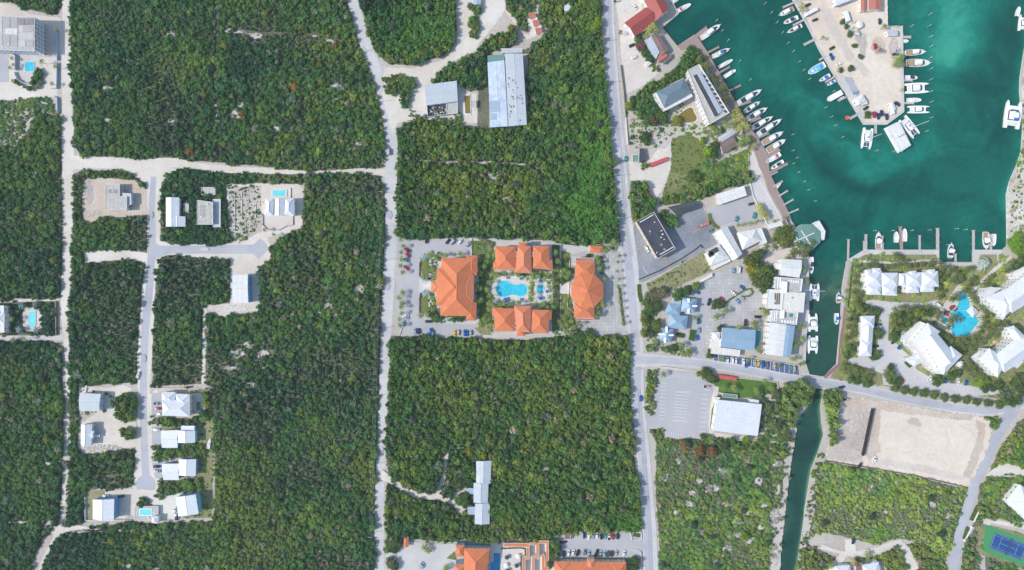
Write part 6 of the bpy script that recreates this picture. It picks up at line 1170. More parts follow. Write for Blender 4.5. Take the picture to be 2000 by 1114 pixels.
boat('powercat',(1983,196),(1976,251),33,'very large white catamaran with a blue cover at the right edge','blue'); 
boat('open',(1993,12),(1988,31),8,'small white tender at the upper right edge','white'); boat('powercat',(2002,28),(1999,60),18,'white motor boat cut by the upper right edge')
boat('yacht',(1717,453.5),(1717,487),12,'white boat with a teak cockpit left of the quay finger docks','white','teak'); boat('open',(1752,452),(1752,474),9,'white open boat left of the brown finger dock','ttop'); boat('open',(1768,446),(1768,472),10,'white open boat right of the brown finger dock','white')
boat('yacht',(1859.7,475.6),(1857.7,503),12,'white motor boat inside the rectangular quay basin','white','navy'); boat('yacht',(1928,487),(1927,454),13,'white motor boat bow-in at the right end of the lower quay','white','teak'); boat('open',(1942,481),(1943,457),9.5,'small white boat rightmost on the lower quay','white')
boat('open',(1585.7,535),(1585.7,502),9,'long white speedboat with a navy top in the channel mouth','navy'); boat('cat',(1592,553),(1591,588),20,'white catamaran with a mast moored at the channel promenade'); boat('powercat',(1588,612),(1589,648),19,'upper of two big white power catamarans along the promenade'); boat('powercat',(1588,692),(1589,656),20,'lower of two big white power catamarans along the promenade')
boat('yacht',(1639,572),(1639,591),9,'small white boat moored at the upper reddish boardwalk','white','navy'); boat('open',(1635,635),(1635,612),9,'small white boat with a blue canopy at the reddish boardwalk','blue')
boat('open',(271,726),(267,740),5,'small white boat on a trailer beside the dead-end road','white',z=.3,name='trailer_boat',cat='boat'); boat('open',(411,856),(407,877),5.5,'old white boat hull lying on the dry grass backyard','white',z=.3,name='beached_boat',cat='boat')
# big barge
q = [W(x, y, 2) for x, y in Q(1730,250,1754,238,1777,285,1757,298)]; c = sum(q, Vector())/4; o = thing('house_barge', 'big white roofed barge moored at the pier tip between the catamarans', 'barge', (c.x, c.y, -.9)); r = [(p.x-c.x, p.y-c.y) for p in q]
mb = MB(); mb.prism(r, -.4, 1.0, bottom=True); link('hull', mb.mesh('hull', MT['gelcoat']), o); mb = MB(); mb.prism([(x*.93, y*.93) for x, y in r], 1.0, 4.4); link('cabin', mb.mesh('cabin', MT['wallw']), o)
mb = MB(); mb.prism([(x*.99, y*.99) for x, y in r], 4.4, 4.7, bottom=True); link('roof', mb.mesh('roof', R['white']), o)
u_ = Vector((r[3][0]-r[0][0], r[3][1]-r[0][1])).normalized(); v_ = Vector((r[1][0]-r[0][0], r[1][1]-r[0][1])).normalized()
for cx_, cy_, a_, b_ in ((-4.2, .6, 7.8, 6.2), (4.4, .6, 8.2, 6.2)):
    mb = MB(); mb.box((u_.x*cx_+v_.x*cy_, u_.y*cx_+v_.y*cy_, 4.85), (a_, b_, .3), 0, math.atan2(u_.y, u_.x)); link('roof_deck', mb.mesh('roof_deck', MT['deckw']), o)
mb = MB(); mb.box((u_.x*.1+v_.x*1.5, u_.y*.1+v_.y*1.5, 5.3), (.4, 5, .5), 0, math.atan2(u_.y, u_.x)); link('roof_rail', mb.mesh('roof_rail', MT['steel']), o)
# ------------------------------------------------------------------ utility poles and wires
def upole(x, y, side, label, h=10.5, lamp=False):
    p = W(x, y); o = thing('utility_pole', label, 'utility pole', (p.x, p.y, 0), 0, 'utility poles beside the roads')
    mb = MB().tube((0, 0, 0), (0, 0, h), .18, .12, 7); link('post', mb.mesh('post', MT['pile']), o)
    mb = MB(); mb.box((0, 0, h-.5), (2.6, .18, .16)); link('crossarm', mb.mesh('crossarm', MT['kerb']), o)
    for k in (-1.1, 0, 1.1): mb = MB().tube((k, 0, h-.42), (k, 0, h-.1), .09, .06, 6); link('insulator', mb.mesh('insulator', MT['white']), o)
    if lamp: mb = MB(); mb.tube((0, 0, h-1.6), (side*2.4, 0, h-1.0), .06, .05, 5); mb.box((side*2.7, 0, h-1.0), (.8, .3, .14)); link('lamp_arm', mb.mesh('lamp_arm', MT['steel']), o)
    return p, h
for line_, wh_, lp in (([(748,378),(744,509),(740,642),(737,772),(733,905),(729,1040)], 'in the scrub edge left of the centre road', False), ([(1178,-40),(1177,82),(1183,163),(1189,255),(1199,345),(1205,428)], 'in the scrub edge left of the main road', True), ([(741,200),(716,100)], 'left of the upper centre road', False)):
    ps = [upole(x, y, 1, lab, lamp=lp) for (x, y), lab in zip(line_, ordered_labels(line_, 'tall utility pole', wh_))]
    for n_, ((a, h), (b_, _)) in enumerate(zip(ps[:-1], ps[1:])):
        for k, kn in ((-1.1, 'left'), (0, 'middle'), (1.1, 'right')):
            mb = MB(); pp = []
            for i in range(7): t = i/6; p = a.lerp(b_, t); pp.append(Vector((p.x+k-a.x, p.y-a.y, h-.05-4*t*(1-t)*.9)))
            for p, q_ in zip(pp[:-1], pp[1:]): mb.tube(p, q_, .025, .025, 4, cap=False)
            o = link('power_line', mb.mesh('power_line', MT['steel']), None, (a.x, a.y, 0), label=f"{kn} wire on the {ORD[n_]} span from the top {wh_.replace('in the scrub edge ', '')}", category='power line', group='power lines '+wh_)
# ------------------------------------------------------------------ vegetation
def leaf_mat(name, instanced=True, base=(.06, .1, .03)):
    m, t, b = node_mat(name); p = coords(t)
    lv = t.nodes.new('ShaderNodeAttribute'); lv.attribute_name = 'leaf'
    if instanced:
        a = t.nodes.new('ShaderNodeAttribute'); a.attribute_type = 'INSTANCER'; a.attribute_name = 'tint'; c = a.outputs['Color']
    else:
        oi = t.nodes.new('ShaderNodeObjectInfo'); c = oi.outputs['Color']
    c = mix(t, c, lv.outputs['Color'], 1, 'MULTIPLY')
    t.links.new(c, b.inputs['Base Color']); b.inputs['Roughness'].default_value = .62; b.inputs['Specular IOR Level'].default_value = .22
    tr = t.nodes.new('ShaderNodeBsdfTranslucent'); t.links.new(c, tr.inputs['Color']); mx = t.nodes.new('ShaderNodeMixShader'); mx.inputs[0].default_value = .28
    out = t.nodes['Material Output']; t.links.new(b.outputs[0], mx.inputs[1]); t.links.new(tr.outputs[0], mx.inputs[2]); t.links.new(mx.outputs[0], out.inputs[0]); return m
LEAFI = leaf_mat('scrub_foliage', True); LEAFO = leaf_mat('tree_foliage', False)
def crown_arrays(g, n_leaf, lobes, size=.26, zc=.62, rz=.42, core=True):
    """leaf clumps over a few lobes: unit radius crown. Returns verts, faces, per-face brightness"""
    V, F, C = [], [], []
    cs = [(0, 0, zc, .72)]
    for k in range(lobes):
        a = 2*math.pi*k/lobes+g.uniform(-.5, .5); r = g.uniform(.35, .62); cs.append((r*math.cos(a), r*math.sin(a), zc+g.uniform(-.2, .22), g.uniform(.34, .52)))
    if core:
        for cx, cy, cz, cr in cs:
            n0 = len(V); k = 6
            for zz, rr in ((-.75, .5), (0, .8), (.6, .55)):
                for i in range(k): a = 2*math.pi*(i+.5*(zz == 0))/k; V.append((cx+cr*rr*math.cos(a)*g.uniform(.85, 1.1), cy+cr*rr*math.sin(a)*g.uniform(.85, 1.1), cz+zz*cr*rz/.5*.75))
            V.append((cx, cy, cz+cr*rz/.5*.62)); top = n0+3*k
            for L in (0, 1):
                for i in range(k): F.append((n0+L*k+i, n0+L*k+(i+1) % k, n0+(L+1)*k+(i+1) % k, n0+(L+1)*k+i)); C.append(.8)
            for i in range(k): F.append((n0+2*k+i, n0+2*k+(i+1) % k, top)); C.append(.8)
    for j in range(n_leaf):
        cx, cy, cz, cr = cs[int(g.integers(len(cs)))]; u = g.uniform(-.35, 1); a = g.uniform(0, 2*math.pi); s_ = math.sqrt(max(0, 1-u*u)); rad = cr*g.uniform(.82, 1.12)
        nrm = Vector((s_*math.cos(a), s_*math.sin(a), u)); c = Vector((cx, cy, cz))+Vector((nrm.x*rad, nrm.y*rad, nrm.z*rad*rz/.5))
        nrm = (nrm+Vector(g.uniform(-.65, .65, 3))+Vector((0, 0, .6))).normalized(); t1 = nrm.orthogonal().normalized(); t1.rotate(Matrix.Rotation(g.uniform(0, 6.28), 3, nrm)); t2 = nrm.cross(t1)
        sz = size*g.uniform(.55, 1.25)*.5; n0 = len(V); V += [tuple(c+t1*sz), tuple(c+t2*sz*.8+nrm*sz*.15), tuple(c-t1*sz), tuple(c-t2*sz*.8+nrm*sz*.1)]; F.append((n0, n0+1, n0+2, n0+3)); C.append(float(g.uniform(.62, 1.45)))
    return V, F, C
NP = 10
protos_v = [crown_arrays(rng, 95, 4+k % 3, .34 if k % 2 else .27) for k in range(NP)]
# geometry-node group: the mesh carries its own bush shapes (pid) and loose points (vid, scl, rotz, tint)
def scatter_group():
    ng = bpy.data.node_groups.new('scrub_scatter', 'GeometryNodeTree'); ng.interface.new_socket('Geometry', in_out='INPUT', socket_type='NodeSocketGeometry'); ng.interface.new_socket('Geometry', in_out='OUTPUT', socket_type='NodeSocketGeometry')
    N = ng.nodes; Lk = ng.links; gi = N.new('NodeGroupInput'); go = N.new('NodeGroupOutput')
    def attr(nm, ty): a = N.new('GeometryNodeInputNamedAttribute'); a.data_type = ty; a.inputs['Name'].default_value = nm; return a.outputs['Attribute']
    sp = N.new('GeometryNodeSeparateGeometry'); sp.domain = 'POINT'; Lk.new(gi.outputs[0], sp.inputs['Geometry']); Lk.new(attr('is_point', 'BOOLEAN'), sp.inputs['Selection'])
    si = N.new('GeometryNodeSplitToInstances'); si.domain = 'FACE'; Lk.new(sp.outputs['Inverted'], si.inputs[0]); Lk.new(attr('pid', 'INT'), si.inputs['Group ID'])
    ip = N.new('GeometryNodeInstanceOnPoints'); Lk.new(sp.outputs['Selection'], ip.inputs['Points']); Lk.new(si.outputs['Instances'], ip.inputs['Instance']); ip.inputs['Pick Instance'].default_value = True
    Lk.new(attr('vid', 'INT'), ip.inputs['Instance Index']); Lk.new(attr('scl', 'FLOAT_VECTOR'), ip.inputs['Scale'])
    cb = N.new('ShaderNodeCombineXYZ'); Lk.new(attr('rotz', 'FLOAT'), cb.inputs[2]); er = N.new('FunctionNodeEulerToRotation'); Lk.new(cb.outputs[0], er.inputs[0]); Lk.new(er.outputs[0], ip.inputs['Rotation'])
    Lk.new(ip.outputs[0], go.inputs[0]); return ng
NG = scatter_group()
def scrub_object(name, label, pts, scl, rot, vid, tint, protos_v, mat=None):
    V, F, C, PID, base = [], [], [], [], 0
    for k, (v, f, c) in enumerate(protos_v): F += [tuple(i+base for i in ff) for ff in f]; V += v; C += c; PID += [k]*len(f); base += len(v)
    npv = len(V); n = len(pts); me = bpy.data.meshes.new(name); me.from_pydata(V+[tuple(p) for p in pts], [], F)
    ip = np.zeros(npv+n, bool); ip[npv:] = True
    def A(nm, ty, dom, field, arr): a = me.attributes.new(nm, ty, dom); a.data.foreach_set(field, np.ascontiguousarray(arr).reshape(-1))
    A('is_point', 'BOOLEAN', 'POINT', 'value', ip); A('pid', 'INT', 'FACE', 'value', np.array(PID, np.int32))
    A('vid', 'INT', 'POINT', 'value', np.concatenate([np.zeros(npv, np.int32), vid.astype(np.int32)])); A('rotz', 'FLOAT', 'POINT', 'value', np.concatenate([np.zeros(npv), rot]).astype(np.float32))
    A('scl', 'FLOAT_VECTOR', 'POINT', 'vector', np.concatenate([np.ones((npv, 3)), scl]).astype(np.float32)); A('tint', 'FLOAT_COLOR', 'POINT', 'color', np.concatenate([np.ones((npv, 4)), np.c_[tint, np.ones(n)]]).astype(np.float32))
    A('leaf', 'FLOAT_COLOR', 'FACE', 'color', np.array([[c, c, c, 1] for c in C], np.float32)); me.materials.append(mat or LEAFI); me.update()
    o = link(name, me, kind='stuff', label=label); md = o.modifiers.new('scatter', 'NODES'); md.node_group = NG; return o
SHORT = {'dense green scrub block at the upper left between the dirt tracks': 'upper left scrub block', 'scrub block on the left edge beside the dirt track': 'left edge scrub block', 'scrub block on the left edge below the pool garden': 'lower left edge scrub block',
 'narrow strip of scrub between the two upper left roads': 'scrub strip between the left roads', 'scrub block right of the dead-end road': 'block right of the dead-end road', 'largest scrub block left of the centre road': 'large scrub left of the centre road',
 'tall dense wood between the centre road and the main road': 'wood above the orange resort', 'dense wood at the top between two sandy yards': 'small wood at the top', 'dense scrub block below the orange-roofed resort': 'scrub below the orange resort', 'open mixed scrub between the main road and the canal': 'open scrub left of the canal', 'bright scrub block below the graded lot': 'scrub below the graded lot'}
# scrub blocks: (label, polygon in photograph coordinates, options)
BL = [
 ('dense green scrub block at the upper left between the dirt tracks', [(142,-60),(672,-60),(690,20),(708,85),(724,130),(742,190),(750,240),(752,300),(742,327),(700,331),(600,334),(560,331),(500,324),(430,318),(330,310),(190,306),(155,300),(146,285),(145,200),(137,150),(139,90),(140,40)], {}),
 ('dark scrub along the top left corner', [(-60,-60),(122,-60),(122,14),(112,30),(50,18),(20,4),(-60,2)], {}),
 ('scrub block on the left edge beside the dirt track', [(-60,292),(30,288),(50,262),(70,225),(118,225),(121,300),(122,430),(122,582),(-60,585)], {}),
 ('scrub block on the left edge below the pool garden', [(-60,668),(100,663),(120,680),(125,800),(121,960),(114,1016),(98,1040),(70,1080),(50,1160),(-60,1160)], {}),
 ('narrow strip of scrub between the two upper left roads', [(143,340),(165,332),(240,336),(262,340),(284,352),(286,372),(262,352),(200,347),(163,350),(160,400),(164,440),(205,425),(252,424),(290,420),(288,494),(230,488),(165,490),(166,514),(210,510),(250,508),(285,512),(282,560),(274,650),(269,748),(155,752),(152,880),(200,886),(272,874),(276,900),(270,930),(255,952),(168,957),(166,1020),(160,1026),(125,1034),(133,990),(137,900),(137,700),(133,660),(138,560),(143,430)], {}),
 ('scrub and trees round the pale houses of the dead-end road', [(318,340),(345,332),(430,336),(500,340),(600,340),(592,362),(500,357),(440,360),(446,430),(450,460),(470,474),(440,478),(330,476),(314,466),(311,385)], {}),
 ('scrub block right of the dead-end road', [(315,500),(340,496),(430,500),(450,510),(449,592),(405,596),(396,640),(394,750),(298,754),(297,700),(300,600),(305,545)], {}),
 ('largest scrub block left of the centre road', [(600,341),(700,342),(742,346),(754,368),(755,450),(750,560),(746,640),(742,700),(739,820),(735,920),(732,1000),(731,1160),(62,1160),(92,1090),(110,1056),(128,1042),(165,1030),(260,1022),(412,1020),(420,1010),(419,890),(413,830),(416,760),(402,752),(400,660),(405,612),(440,620),(506,608),(508,590),(508,520),(530,505),(528,482),(560,457),(590,445),(594,370)], {}),
 ('tall dense wood between the centre road and the main road', [(772,262),(790,240),(830,238),(900,246),(930,252),(1030,249),(1032,98),(1050,78),(1078,60),(1082,-60),(1172,-60),(1180,60),(1186,160),(1192,260),(1203,350),(1211,440),(1212,468),(1100,473),(1000,464),(900,466),(800,470),(778,464),(772,400),(776,330)], {'tall': 1}),
 ('dense wood at the top between two sandy yards', [(692,-60),(888,-60),(892,60),(886,88),(868,108),(830,120),(800,128),(760,126),(735,104),(716,60)], {'tall': 1}),
 ('band of trees between the gravel yard and the long warehouse', [(845,164),(862,140),(885,125),(932,103),(945,86),(965,70),(985,70),(1000,55),(1012,74),(1000,92),(975,94),(955,108),(948,170),(920,180),(896,166),(893,158)], {'tall': 1, 'over': 1}),
 ('small round patch of bushes in the gravel junction', [(746,158),(765,144),(787,148),(784,172),(772,187),(754,183)], {'tall': 1, 'over': 1}), ('tall oval patch of bushes in the gravel junction', [(783,152),(806,152),(809,180),(804,208),(788,209),(779,180)], {'tall': 1, 'over': 1}),
 ('long planted strip in the gravel yard', [(919,10),(938,10),(936,50),(928,78),(919,76),(914,50)], {'over': 1}), ('bushes along the sandy path to the red cabins', [(985,-60),(1046,-60),(1044,18),(1030,60),(1022,60),(1000,30),(987,18)], {'dens': .6, 'over': 1}),
 ('wooded corner left of the main road at the top', [(1050,-60),(1084,-60),(1082,60),(1066,62),(1052,30)], {'tall': 1}),
 ('dense scrub block below the orange-roofed resort', [(764,656),(900,660),(960,664),(1060,664),(1130,656),(1225,660),(1232,720),(1233,800),(1238,880),(1244,950),(1248,1005),(1253,1036),(1116,1036),(1090,1046),(1050,1052),(900,1054),(868,1056),(800,1054),(756,1044),(753,1000),(757,930),(755,850),(760,760),(762,700)], {'tall': 1}),
 ('open mixed scrub between the main road and the canal', [(1282,866),(1300,858),(1390,858),(1420,874),(1470,882),(1532,896),(1528,960),(1512,1010),(1508,1060),(1498,1160),(1290,1160),(1288,1050),(1280,960)], {'open': 1, 'dens': .92}),
 ('bright scrub block below the graded lot', [(1606,902),(1700,916),(1800,934),(1888,956),(1882,1000),(1866,1060),(1845,1086),(1800,1060),(1758,1052),(1700,1062),(1640,1046),(1600,1040),(1578,1050),(1574,1010),(1590,930)], {'open': 1, 'bright': 1}),
 ('scrub at the right edge above the curving side road', [(2060,780),(1985,830),(1950,880),(1930,930),(2060,925)], {'bright': 1}),
 ('bushes round the sandy drives at the bottom right', [(1575,1060),(1600,1074),(1640,1092),(1618,1110),(1600,1160),(1560,1160),(1566,1100)], {'dens': .6}), ('bushes inside the loop of the sandy drive', [(1660,1094),(1720,1084),(1752,1066),(1768,1088),(1770,1112),(1740,1120),(1724,1094),(1690,1096)], {'dens': .7, 'over': 1}),
 ('bushes right of the loop of the sandy drive', [(1770,1062),(1800,1064),(1845,1090),(1850,1160),(1800,1160),(1794,1100)], {'dens': .7}),
 ('garden scrub round the villa above the tennis court', [(1914,945),(1950,935),(2000,945),(1965,975),(1960,990),(2000,1030),(1950,1010),(1920,1006),(1908,1030),(1900,1030),(1908,990)], {'bright': 1, 'dens': .85, 'over': 1}),
 ('scrub along the left edge of the tennis court', [(1885,1056),(1905,1030),(1918,1030),(1912,1080),(1900,1160),(1868,1160)], {'bright': 1, 'dens': .7}), ('scrub below the tennis court', [(1925,1086),(1990,1112),(1990,1160),(1925,1160)], {'bright': 1, 'dens': .7}),
 ('scrub strip above the lower edge of the graded lot road', [(1918,812),(1938,814),(1952,836),(1944,842),(1930,830)], {}),
 ('green thicket between the harbour hotels and the sandy apron', [(1243,186),(1262,168),(1284,160),(1300,150),(1322,130),(1345,95),(1355,92),(1372,118),(1362,126),(1340,140),(1336,152),(1280,178),(1275,186),(1296,216),(1304,222),(1290,246),(1262,240),(1240,230),(1222,215),(1226,195)], {'tall': 1, 'over': 1}),
 ('leafy strip round the patchwork boathouse', [(1240,72),(1252,78),(1266,118),(1280,122),(1292,140),(1278,146),(1262,122),(1240,94)], {'over': 1}), ('sprinkled bushes on the pale ground near the olive pond', [(1222,240),(1300,228),(1320,262),(1300,268),(1262,290),(1230,290)], {'dens': .35}),
 ('thicket along the bottom edge of the harbour meadow', [(1290,392),(1340,378),(1372,362),(1398,350),(1462,332),(1464,354),(1396,374),(1390,384),(1362,390),(1300,402),(1286,398)], {'tall': 1, 'over': 1}), ('low green creepers over the right half of the meadow', [(1368,300),(1400,318),(1462,292),(1464,345),(1398,368),(1366,360),(1372,330)], {'bright': 1, 'dens': .9, 'low': 1}),
 ('bushes round the rusty red container by the main road', [(1231,360),(1262,356),(1272,390),(1280,410),(1262,420),(1240,440),(1233,420)], {'tall': 1, 'over': 1}), ('bushes right of the black-roofed building', [(1283,410),(1304,424),(1322,422),(1322,440),(1312,448),(1298,440)], {'tall': 1, 'over': 1}),
 ('bushes behind the teal kiosk', [(1256,312),(1268,320),(1262,330),(1275,340),(1262,334),(1254,324)], {'over': 1}), ('tree strip along the painted car park', [(1262,718),(1286,718),(1284,740),(1276,770),(1278,812),(1264,812),(1259,770)], {'dens': .9, 'over': 1}),
 ('band of bushes below the painted car park', [(1268,838),(1290,836),(1298,858),(1384,860),(1396,854),(1440,860),(1482,864),(1540,888),(1530,894),(1470,880),(1418,872),(1282,866)], {'dens': .8, 'over': 1}), ('shrubs on the sandy ground above the canal', [(1480,858),(1520,842),(1546,846),(1536,880),(1500,872)], {'dens': .55}),
 ('tall casuarina trees left of the canal by the bridge', [(1534,748),(1560,745),(1584,757),(1578,778),(1556,800),(1546,834),(1536,832),(1512,796),(1524,775)], {'tall': 2, 'pale': 1, 'over': 1}), ('tall casuarina trees right of the canal by the bridge', [(1604,768),(1622,757),(1643,766),(1638,784),(1630,800),(1628,848),(1617,866),(1614,850),(1612,800)], {'tall': 2, 'pale': 1, 'over': 1}),
 ('sparse weeds on the sandy yard at the left edge', [(-60,196),(40,196),(100,192),(118,222),(60,225),(40,262),(20,292),(-60,296)], {'low': 1, 'dens': .85, 'over': 1}), ('bushes on the right bank of the canal', [(1600,895),(1612,902),(1590,960),(1580,1020),(1572,1050),(1560,1110),(1572,1160),(1550,1160),(1566,1050),(1580,980)], {'dens': .6}),
 ('shrubs on the white sandy beach at the right edge', [(1970,478),(1972,440),(1978,400),(1976,360),(1994,300),(2000,200),(2060,190),(2060,470),(1990,500)], {'over': 1, 'dens': .38, 'low': 1, 'bright': 1}), ('bushes round the left pool garden', [(20,590),(45,592),(44,652),(12,652),(12,600)], {'dens': .75, 'over': 1}), ('bushes right of the octagonal pool deck', [(84,592),(110,590),(111,653),(84,653)], {'dens': .6, 'over': 1}),
 ('hedge planting round the small upper left pool', [(68,140),(82,136),(88,165),(70,174),(40,170),(30,160),(48,168),(68,165)], {'dens': .9, 'over': 1}), ('garden bushes behind the white villa', [(400,760),(414,764),(416,820),(384,824),(384,815),(400,806)], {'dens': .9, 'over': 1}), ('bushes between the upper and middle white houses', [(297,812),(384,818),(400,824),(400,832),(354,830),(297,828)], {'dens': .8, 'over': 1}),
 ('bushes between the middle and lower white houses', [(296,874),(384,868),(402,872),(402,892),(350,894),(296,896)], {'dens': .95, 'over': 1}), ('bushes below the lower white house', [(306,940),(320,938),(352,938),(400,936),(398,955),(352,960),(330,970),(312,976),(305,965)], {'dens': .95, 'over': 1}), ('round bushy clump beside the dead-end road', [(228,775),(250,768),(268,780),(266,812),(250,822),(232,815),(228,795)], {'tall': 1, 'over': 1}), ('small clump of trees below the sandy yard', [(236,836),(262,834),(266,850),(252,858),(238,852)], {'tall': 1, 'over': 1}),
 ('half-round bush at the rim of the turning circle', [(263,985),(272,976),(290,975),(302,984),(302,988),(264,988)], {'over': 1}), ('trees round the pale concrete house', [(350,400),(384,392),(384,444),(396,448),(446,444),(446,392),(432,388),(432,446),(452,478),(440,478),(360,476),(350,446),(362,444),(364,420)], {'dens': .9, 'over': 1}),
 ('scrub at the bottom edge left of the hotel forecourt', [(755,1048),(790,1046),(786,1070),(756,1074)], {'tall': 1, 'over': 1}), ('bright grass corner of the scrub by the main road', [], {}),
 ('low planting in the gardens of the white resort', [(1656,512),(1700,498),(1830,498),(1840,520),(1912,522),(1960,498),(2030,540),(2030,760),(1960,780),(1900,772),(1780,762),(1640,742),(1640,700),(1650,620)], {'force': 1, 'dens': .45, 'low': 1, 'bright': 3}),
 ('lush planting bed above the big block of the orange resort', [(838, 494), (862, 494), (862, 505), (838, 505)], {'over': 1, 'dens': .78, 'low': 1, 'bright': 1.6}),
 ('lush planting bed at the upper left corner of the orange resort', [(838, 505), (856, 506), (852, 522), (846, 545), (838, 548)], {'over': 1, 'dens': .78, 'low': 1, 'bright': 1.6}),
 ('lush planting bed at the lower left corner of the orange resort', [(838, 574), (850, 576), (852, 598), (858, 602), (856, 615), (838, 615)], {'over': 1, 'dens': .78, 'low': 1, 'bright': 1.6}),
 ('lush planting bed below the big block of the orange resort', [(838, 612), (860, 618), (905, 620), (905, 630), (845, 632)], {'over': 1, 'dens': .78, 'low': 1, 'bright': 1.6}),
 ('lush planting bed right of the big block of the orange resort', [(933, 500), (950, 498), (950, 642), (932, 630)], {'over': 1, 'dens': .78, 'low': 1, 'bright': 1.6}),
 ('lush planting bed left of the upper trio of the orange resort', [(950, 482), (966, 478), (962, 528), (950, 545)], {'over': 1, 'dens': .78, 'low': 1, 'bright': 1.6}),
 ('lush planting bed left of the pool of the orange resort', [(952,540),(970,538),(961,552),(960,578),(968,592),(954,596)], {'over': 1, 'dens': .78, 'low': 1, 'bright': 1.6}),
 ('lush planting bed left of the lower trio of the orange resort', [(950, 600), (962, 600), (965, 655), (948, 642)], {'over': 1, 'dens': .78, 'low': 1, 'bright': 1.6}),
 ('lush planting bed below the upper trio of the orange resort', [(1010, 535), (1082, 528), (1080, 545), (1045, 540), (1012, 542)], {'over': 1, 'dens': .78, 'low': 1, 'bright': 1.6}),
 ('lush planting bed between the two pools of the orange resort', [(1034,548),(1042,548),(1043,590),(1036,590)], {'over': 1, 'dens': .78, 'low': 1, 'bright': 1.6}),
 ('lush planting bed right of the small pool of the orange resort', [(1066, 545), (1094, 540), (1094, 602), (1064, 596), (1076, 580)], {'over': 1, 'dens': .78, 'low': 1, 'bright': 1.6}),
 ('lush planting bed above the lower left roof of the orange resort', [(972, 592), (1004, 594), (1004, 602), (966, 601)], {'over': 1, 'dens': .78, 'low': 1, 'bright': 1.6}),
 ('lush planting bed above the lower right roof of the orange resort', [(1040, 594), (1090, 596), (1082, 606), (1040, 604)], {'over': 1, 'dens': .78, 'low': 1, 'bright': 1.6}),
 ('lush planting bed along the right courtyard path of the orange resort', [(1079, 478), (1093, 480), (1094, 652), (1080, 652)], {'over': 1, 'dens': .78, 'low': 1, 'bright': 1.6}),
 ('lush planting bed above the octagon walk of the orange resort', [(1098, 510), (1118, 512), (1112, 548), (1096, 556)], {'over': 1, 'dens': .78, 'low': 1, 'bright': 1.6}),
 ('lush planting bed at the lower right corner of the orange resort', [(1096, 620), (1122, 622), (1140, 640), (1132, 662), (1080, 664), (1082, 650)], {'over': 1, 'dens': .78, 'low': 1, 'bright': 1.6}),
 ('lush planting bed right of the octagon top of the orange resort', [(1166, 505), (1178, 505), (1184, 545), (1172, 530)], {'over': 1, 'dens': .78, 'low': 1, 'bright': 1.6}),
 ('lush planting bed right of the octagon foot of the orange resort', [(1176, 585), (1182, 588), (1176, 618), (1162, 618)], {'over': 1, 'dens': .78, 'low': 1, 'bright': 1.6}),
 ('lush planting bed at the car park corner of the orange resort', [(920, 470), (958, 470), (950, 490), (922, 486)], {'over': 1, 'dens': .78, 'low': 1, 'bright': 1.6}),
 ('lush planting bed along the top right edge of the orange resort', [(1128, 470), (1178, 474), (1178, 480), (1130, 480)], {'over': 1, 'dens': .78, 'low': 1, 'bright': 1.6}),
 ('lush planting bed by the gatehouse of the orange resort', [(1180, 482), (1200, 476), (1202, 486), (1182, 494)], {'over': 1, 'dens': .78, 'low': 1, 'bright': 1.6}),
 ('low planting round the orange resort buildings', [(816,498),(940,470),(960,474),(1100,476),(1118,490),(1126,640),(1100,654),(960,656),(940,650),(816,620)], {'force': 1, 'dens': .8, 'low': 1, 'bright': 1}),
 ('shrubs and weeds on the pale ground by the harbour hotels', [(1214,190),(1300,215),(1330,200),(1380,245),(1420,250),(1460,240),(1476,285),(1462,300),(1400,290),(1370,270),(1320,262),(1300,290),(1240,290),(1222,240)], {'force': 1, 'dens': .34, 'low': 1, 'bright': 1}),
 ('rough bushes over the harbour meadow', [(1312,270),(1350,262),(1385,290),(1400,318),(1462,290),(1464,352),(1400,372),(1300,392),(1294,380),(1310,330)], {'force': 1, 'dens': .5, 'low': 2}),
 ('dense creepers on the right half of the harbour meadow', [(1372,305),(1400,318),(1462,292),(1464,350),(1398,368),(1366,362)], {'force': 1, 'dens': .95, 'bright': 1, 'low': 1}),
 ('weeds on the dry vacant lot between the car parks', [(1262,556),(1376,490),(1390,516),(1392,530),(1330,556),(1300,575),(1265,566)], {'force': 1, 'dens': .35, 'low': 2}),
 ('planting in the sandy gardens of the quay hotels and cottages', [(1254,600),(1290,600),(1292,670),(1345,680),(1350,692),(1262,690)], {'force': 1, 'dens': .45, 'low': 1, 'bright': 1}),
 ('weeds on the backyards of the white houses', [(372,762),(414,760),(418,812),(414,1012),(352,1012),(388,1000),(386,940),(384,866)], {'force': 1, 'dens': .4, 'low': 2}),
 ('shrubs on the sandy ground right of the supermarket', [(1480,764),(1522,765),(1540,840),(1540,890),(1470,872),(1488,800)], {'force': 1, 'dens': .45}),
 ('weeds among the low foundation walls', [(445,364),(512,362),(512,440),(470,474),(452,460),(448,430)], {'over': 1, 'dens': .5, 'low': 2}), ('weeds on the yard of the two small pale houses', [(157,755),(200,760),(232,780),(225,800),(190,812),(157,826),(154,796)], {'over': 1, 'dens': .3, 'low': 2}), ('bushes on the verge beside the workshop', [(798,212),(806,214),(808,228),(840,232),(884,226),(902,222),(900,244),(830,240),(796,236)], {'over': 1, 'dens': .8, 'bright': 1}), ('undergrowth of the left pool garden', [(4,592),(112,588),(113,655),(4,656)], {'force': 1, 'dens': .6}), ('bushes on the right canal bank', [(1600,879),(1612,895),(1598,930),(1575,1060),(1568,1130),(1556,1130),(1572,997),(1586,917)], {'force': 1, 'dens': .5}), ('scattered shrubs on the left canal bank', [(1552,834),(1548,884),(1527,1060),(1500,1130),(1500,1020),(1530,890)], {'force': 1, 'dens': .22}),
 ('garden shrubs round the villa at the right edge', [(1925,930),(2030,935),(2030,1020),(1925,1010)], {'force': 1, 'dens': .8, 'bright': 1}), ('grass tufts round the tennis court', [(1905,1020),(1990,1040),(2030,1060),(2030,1130),(1990,1110),(1905,1080)], {'force': 1, 'dens': .4, 'low': 2}),
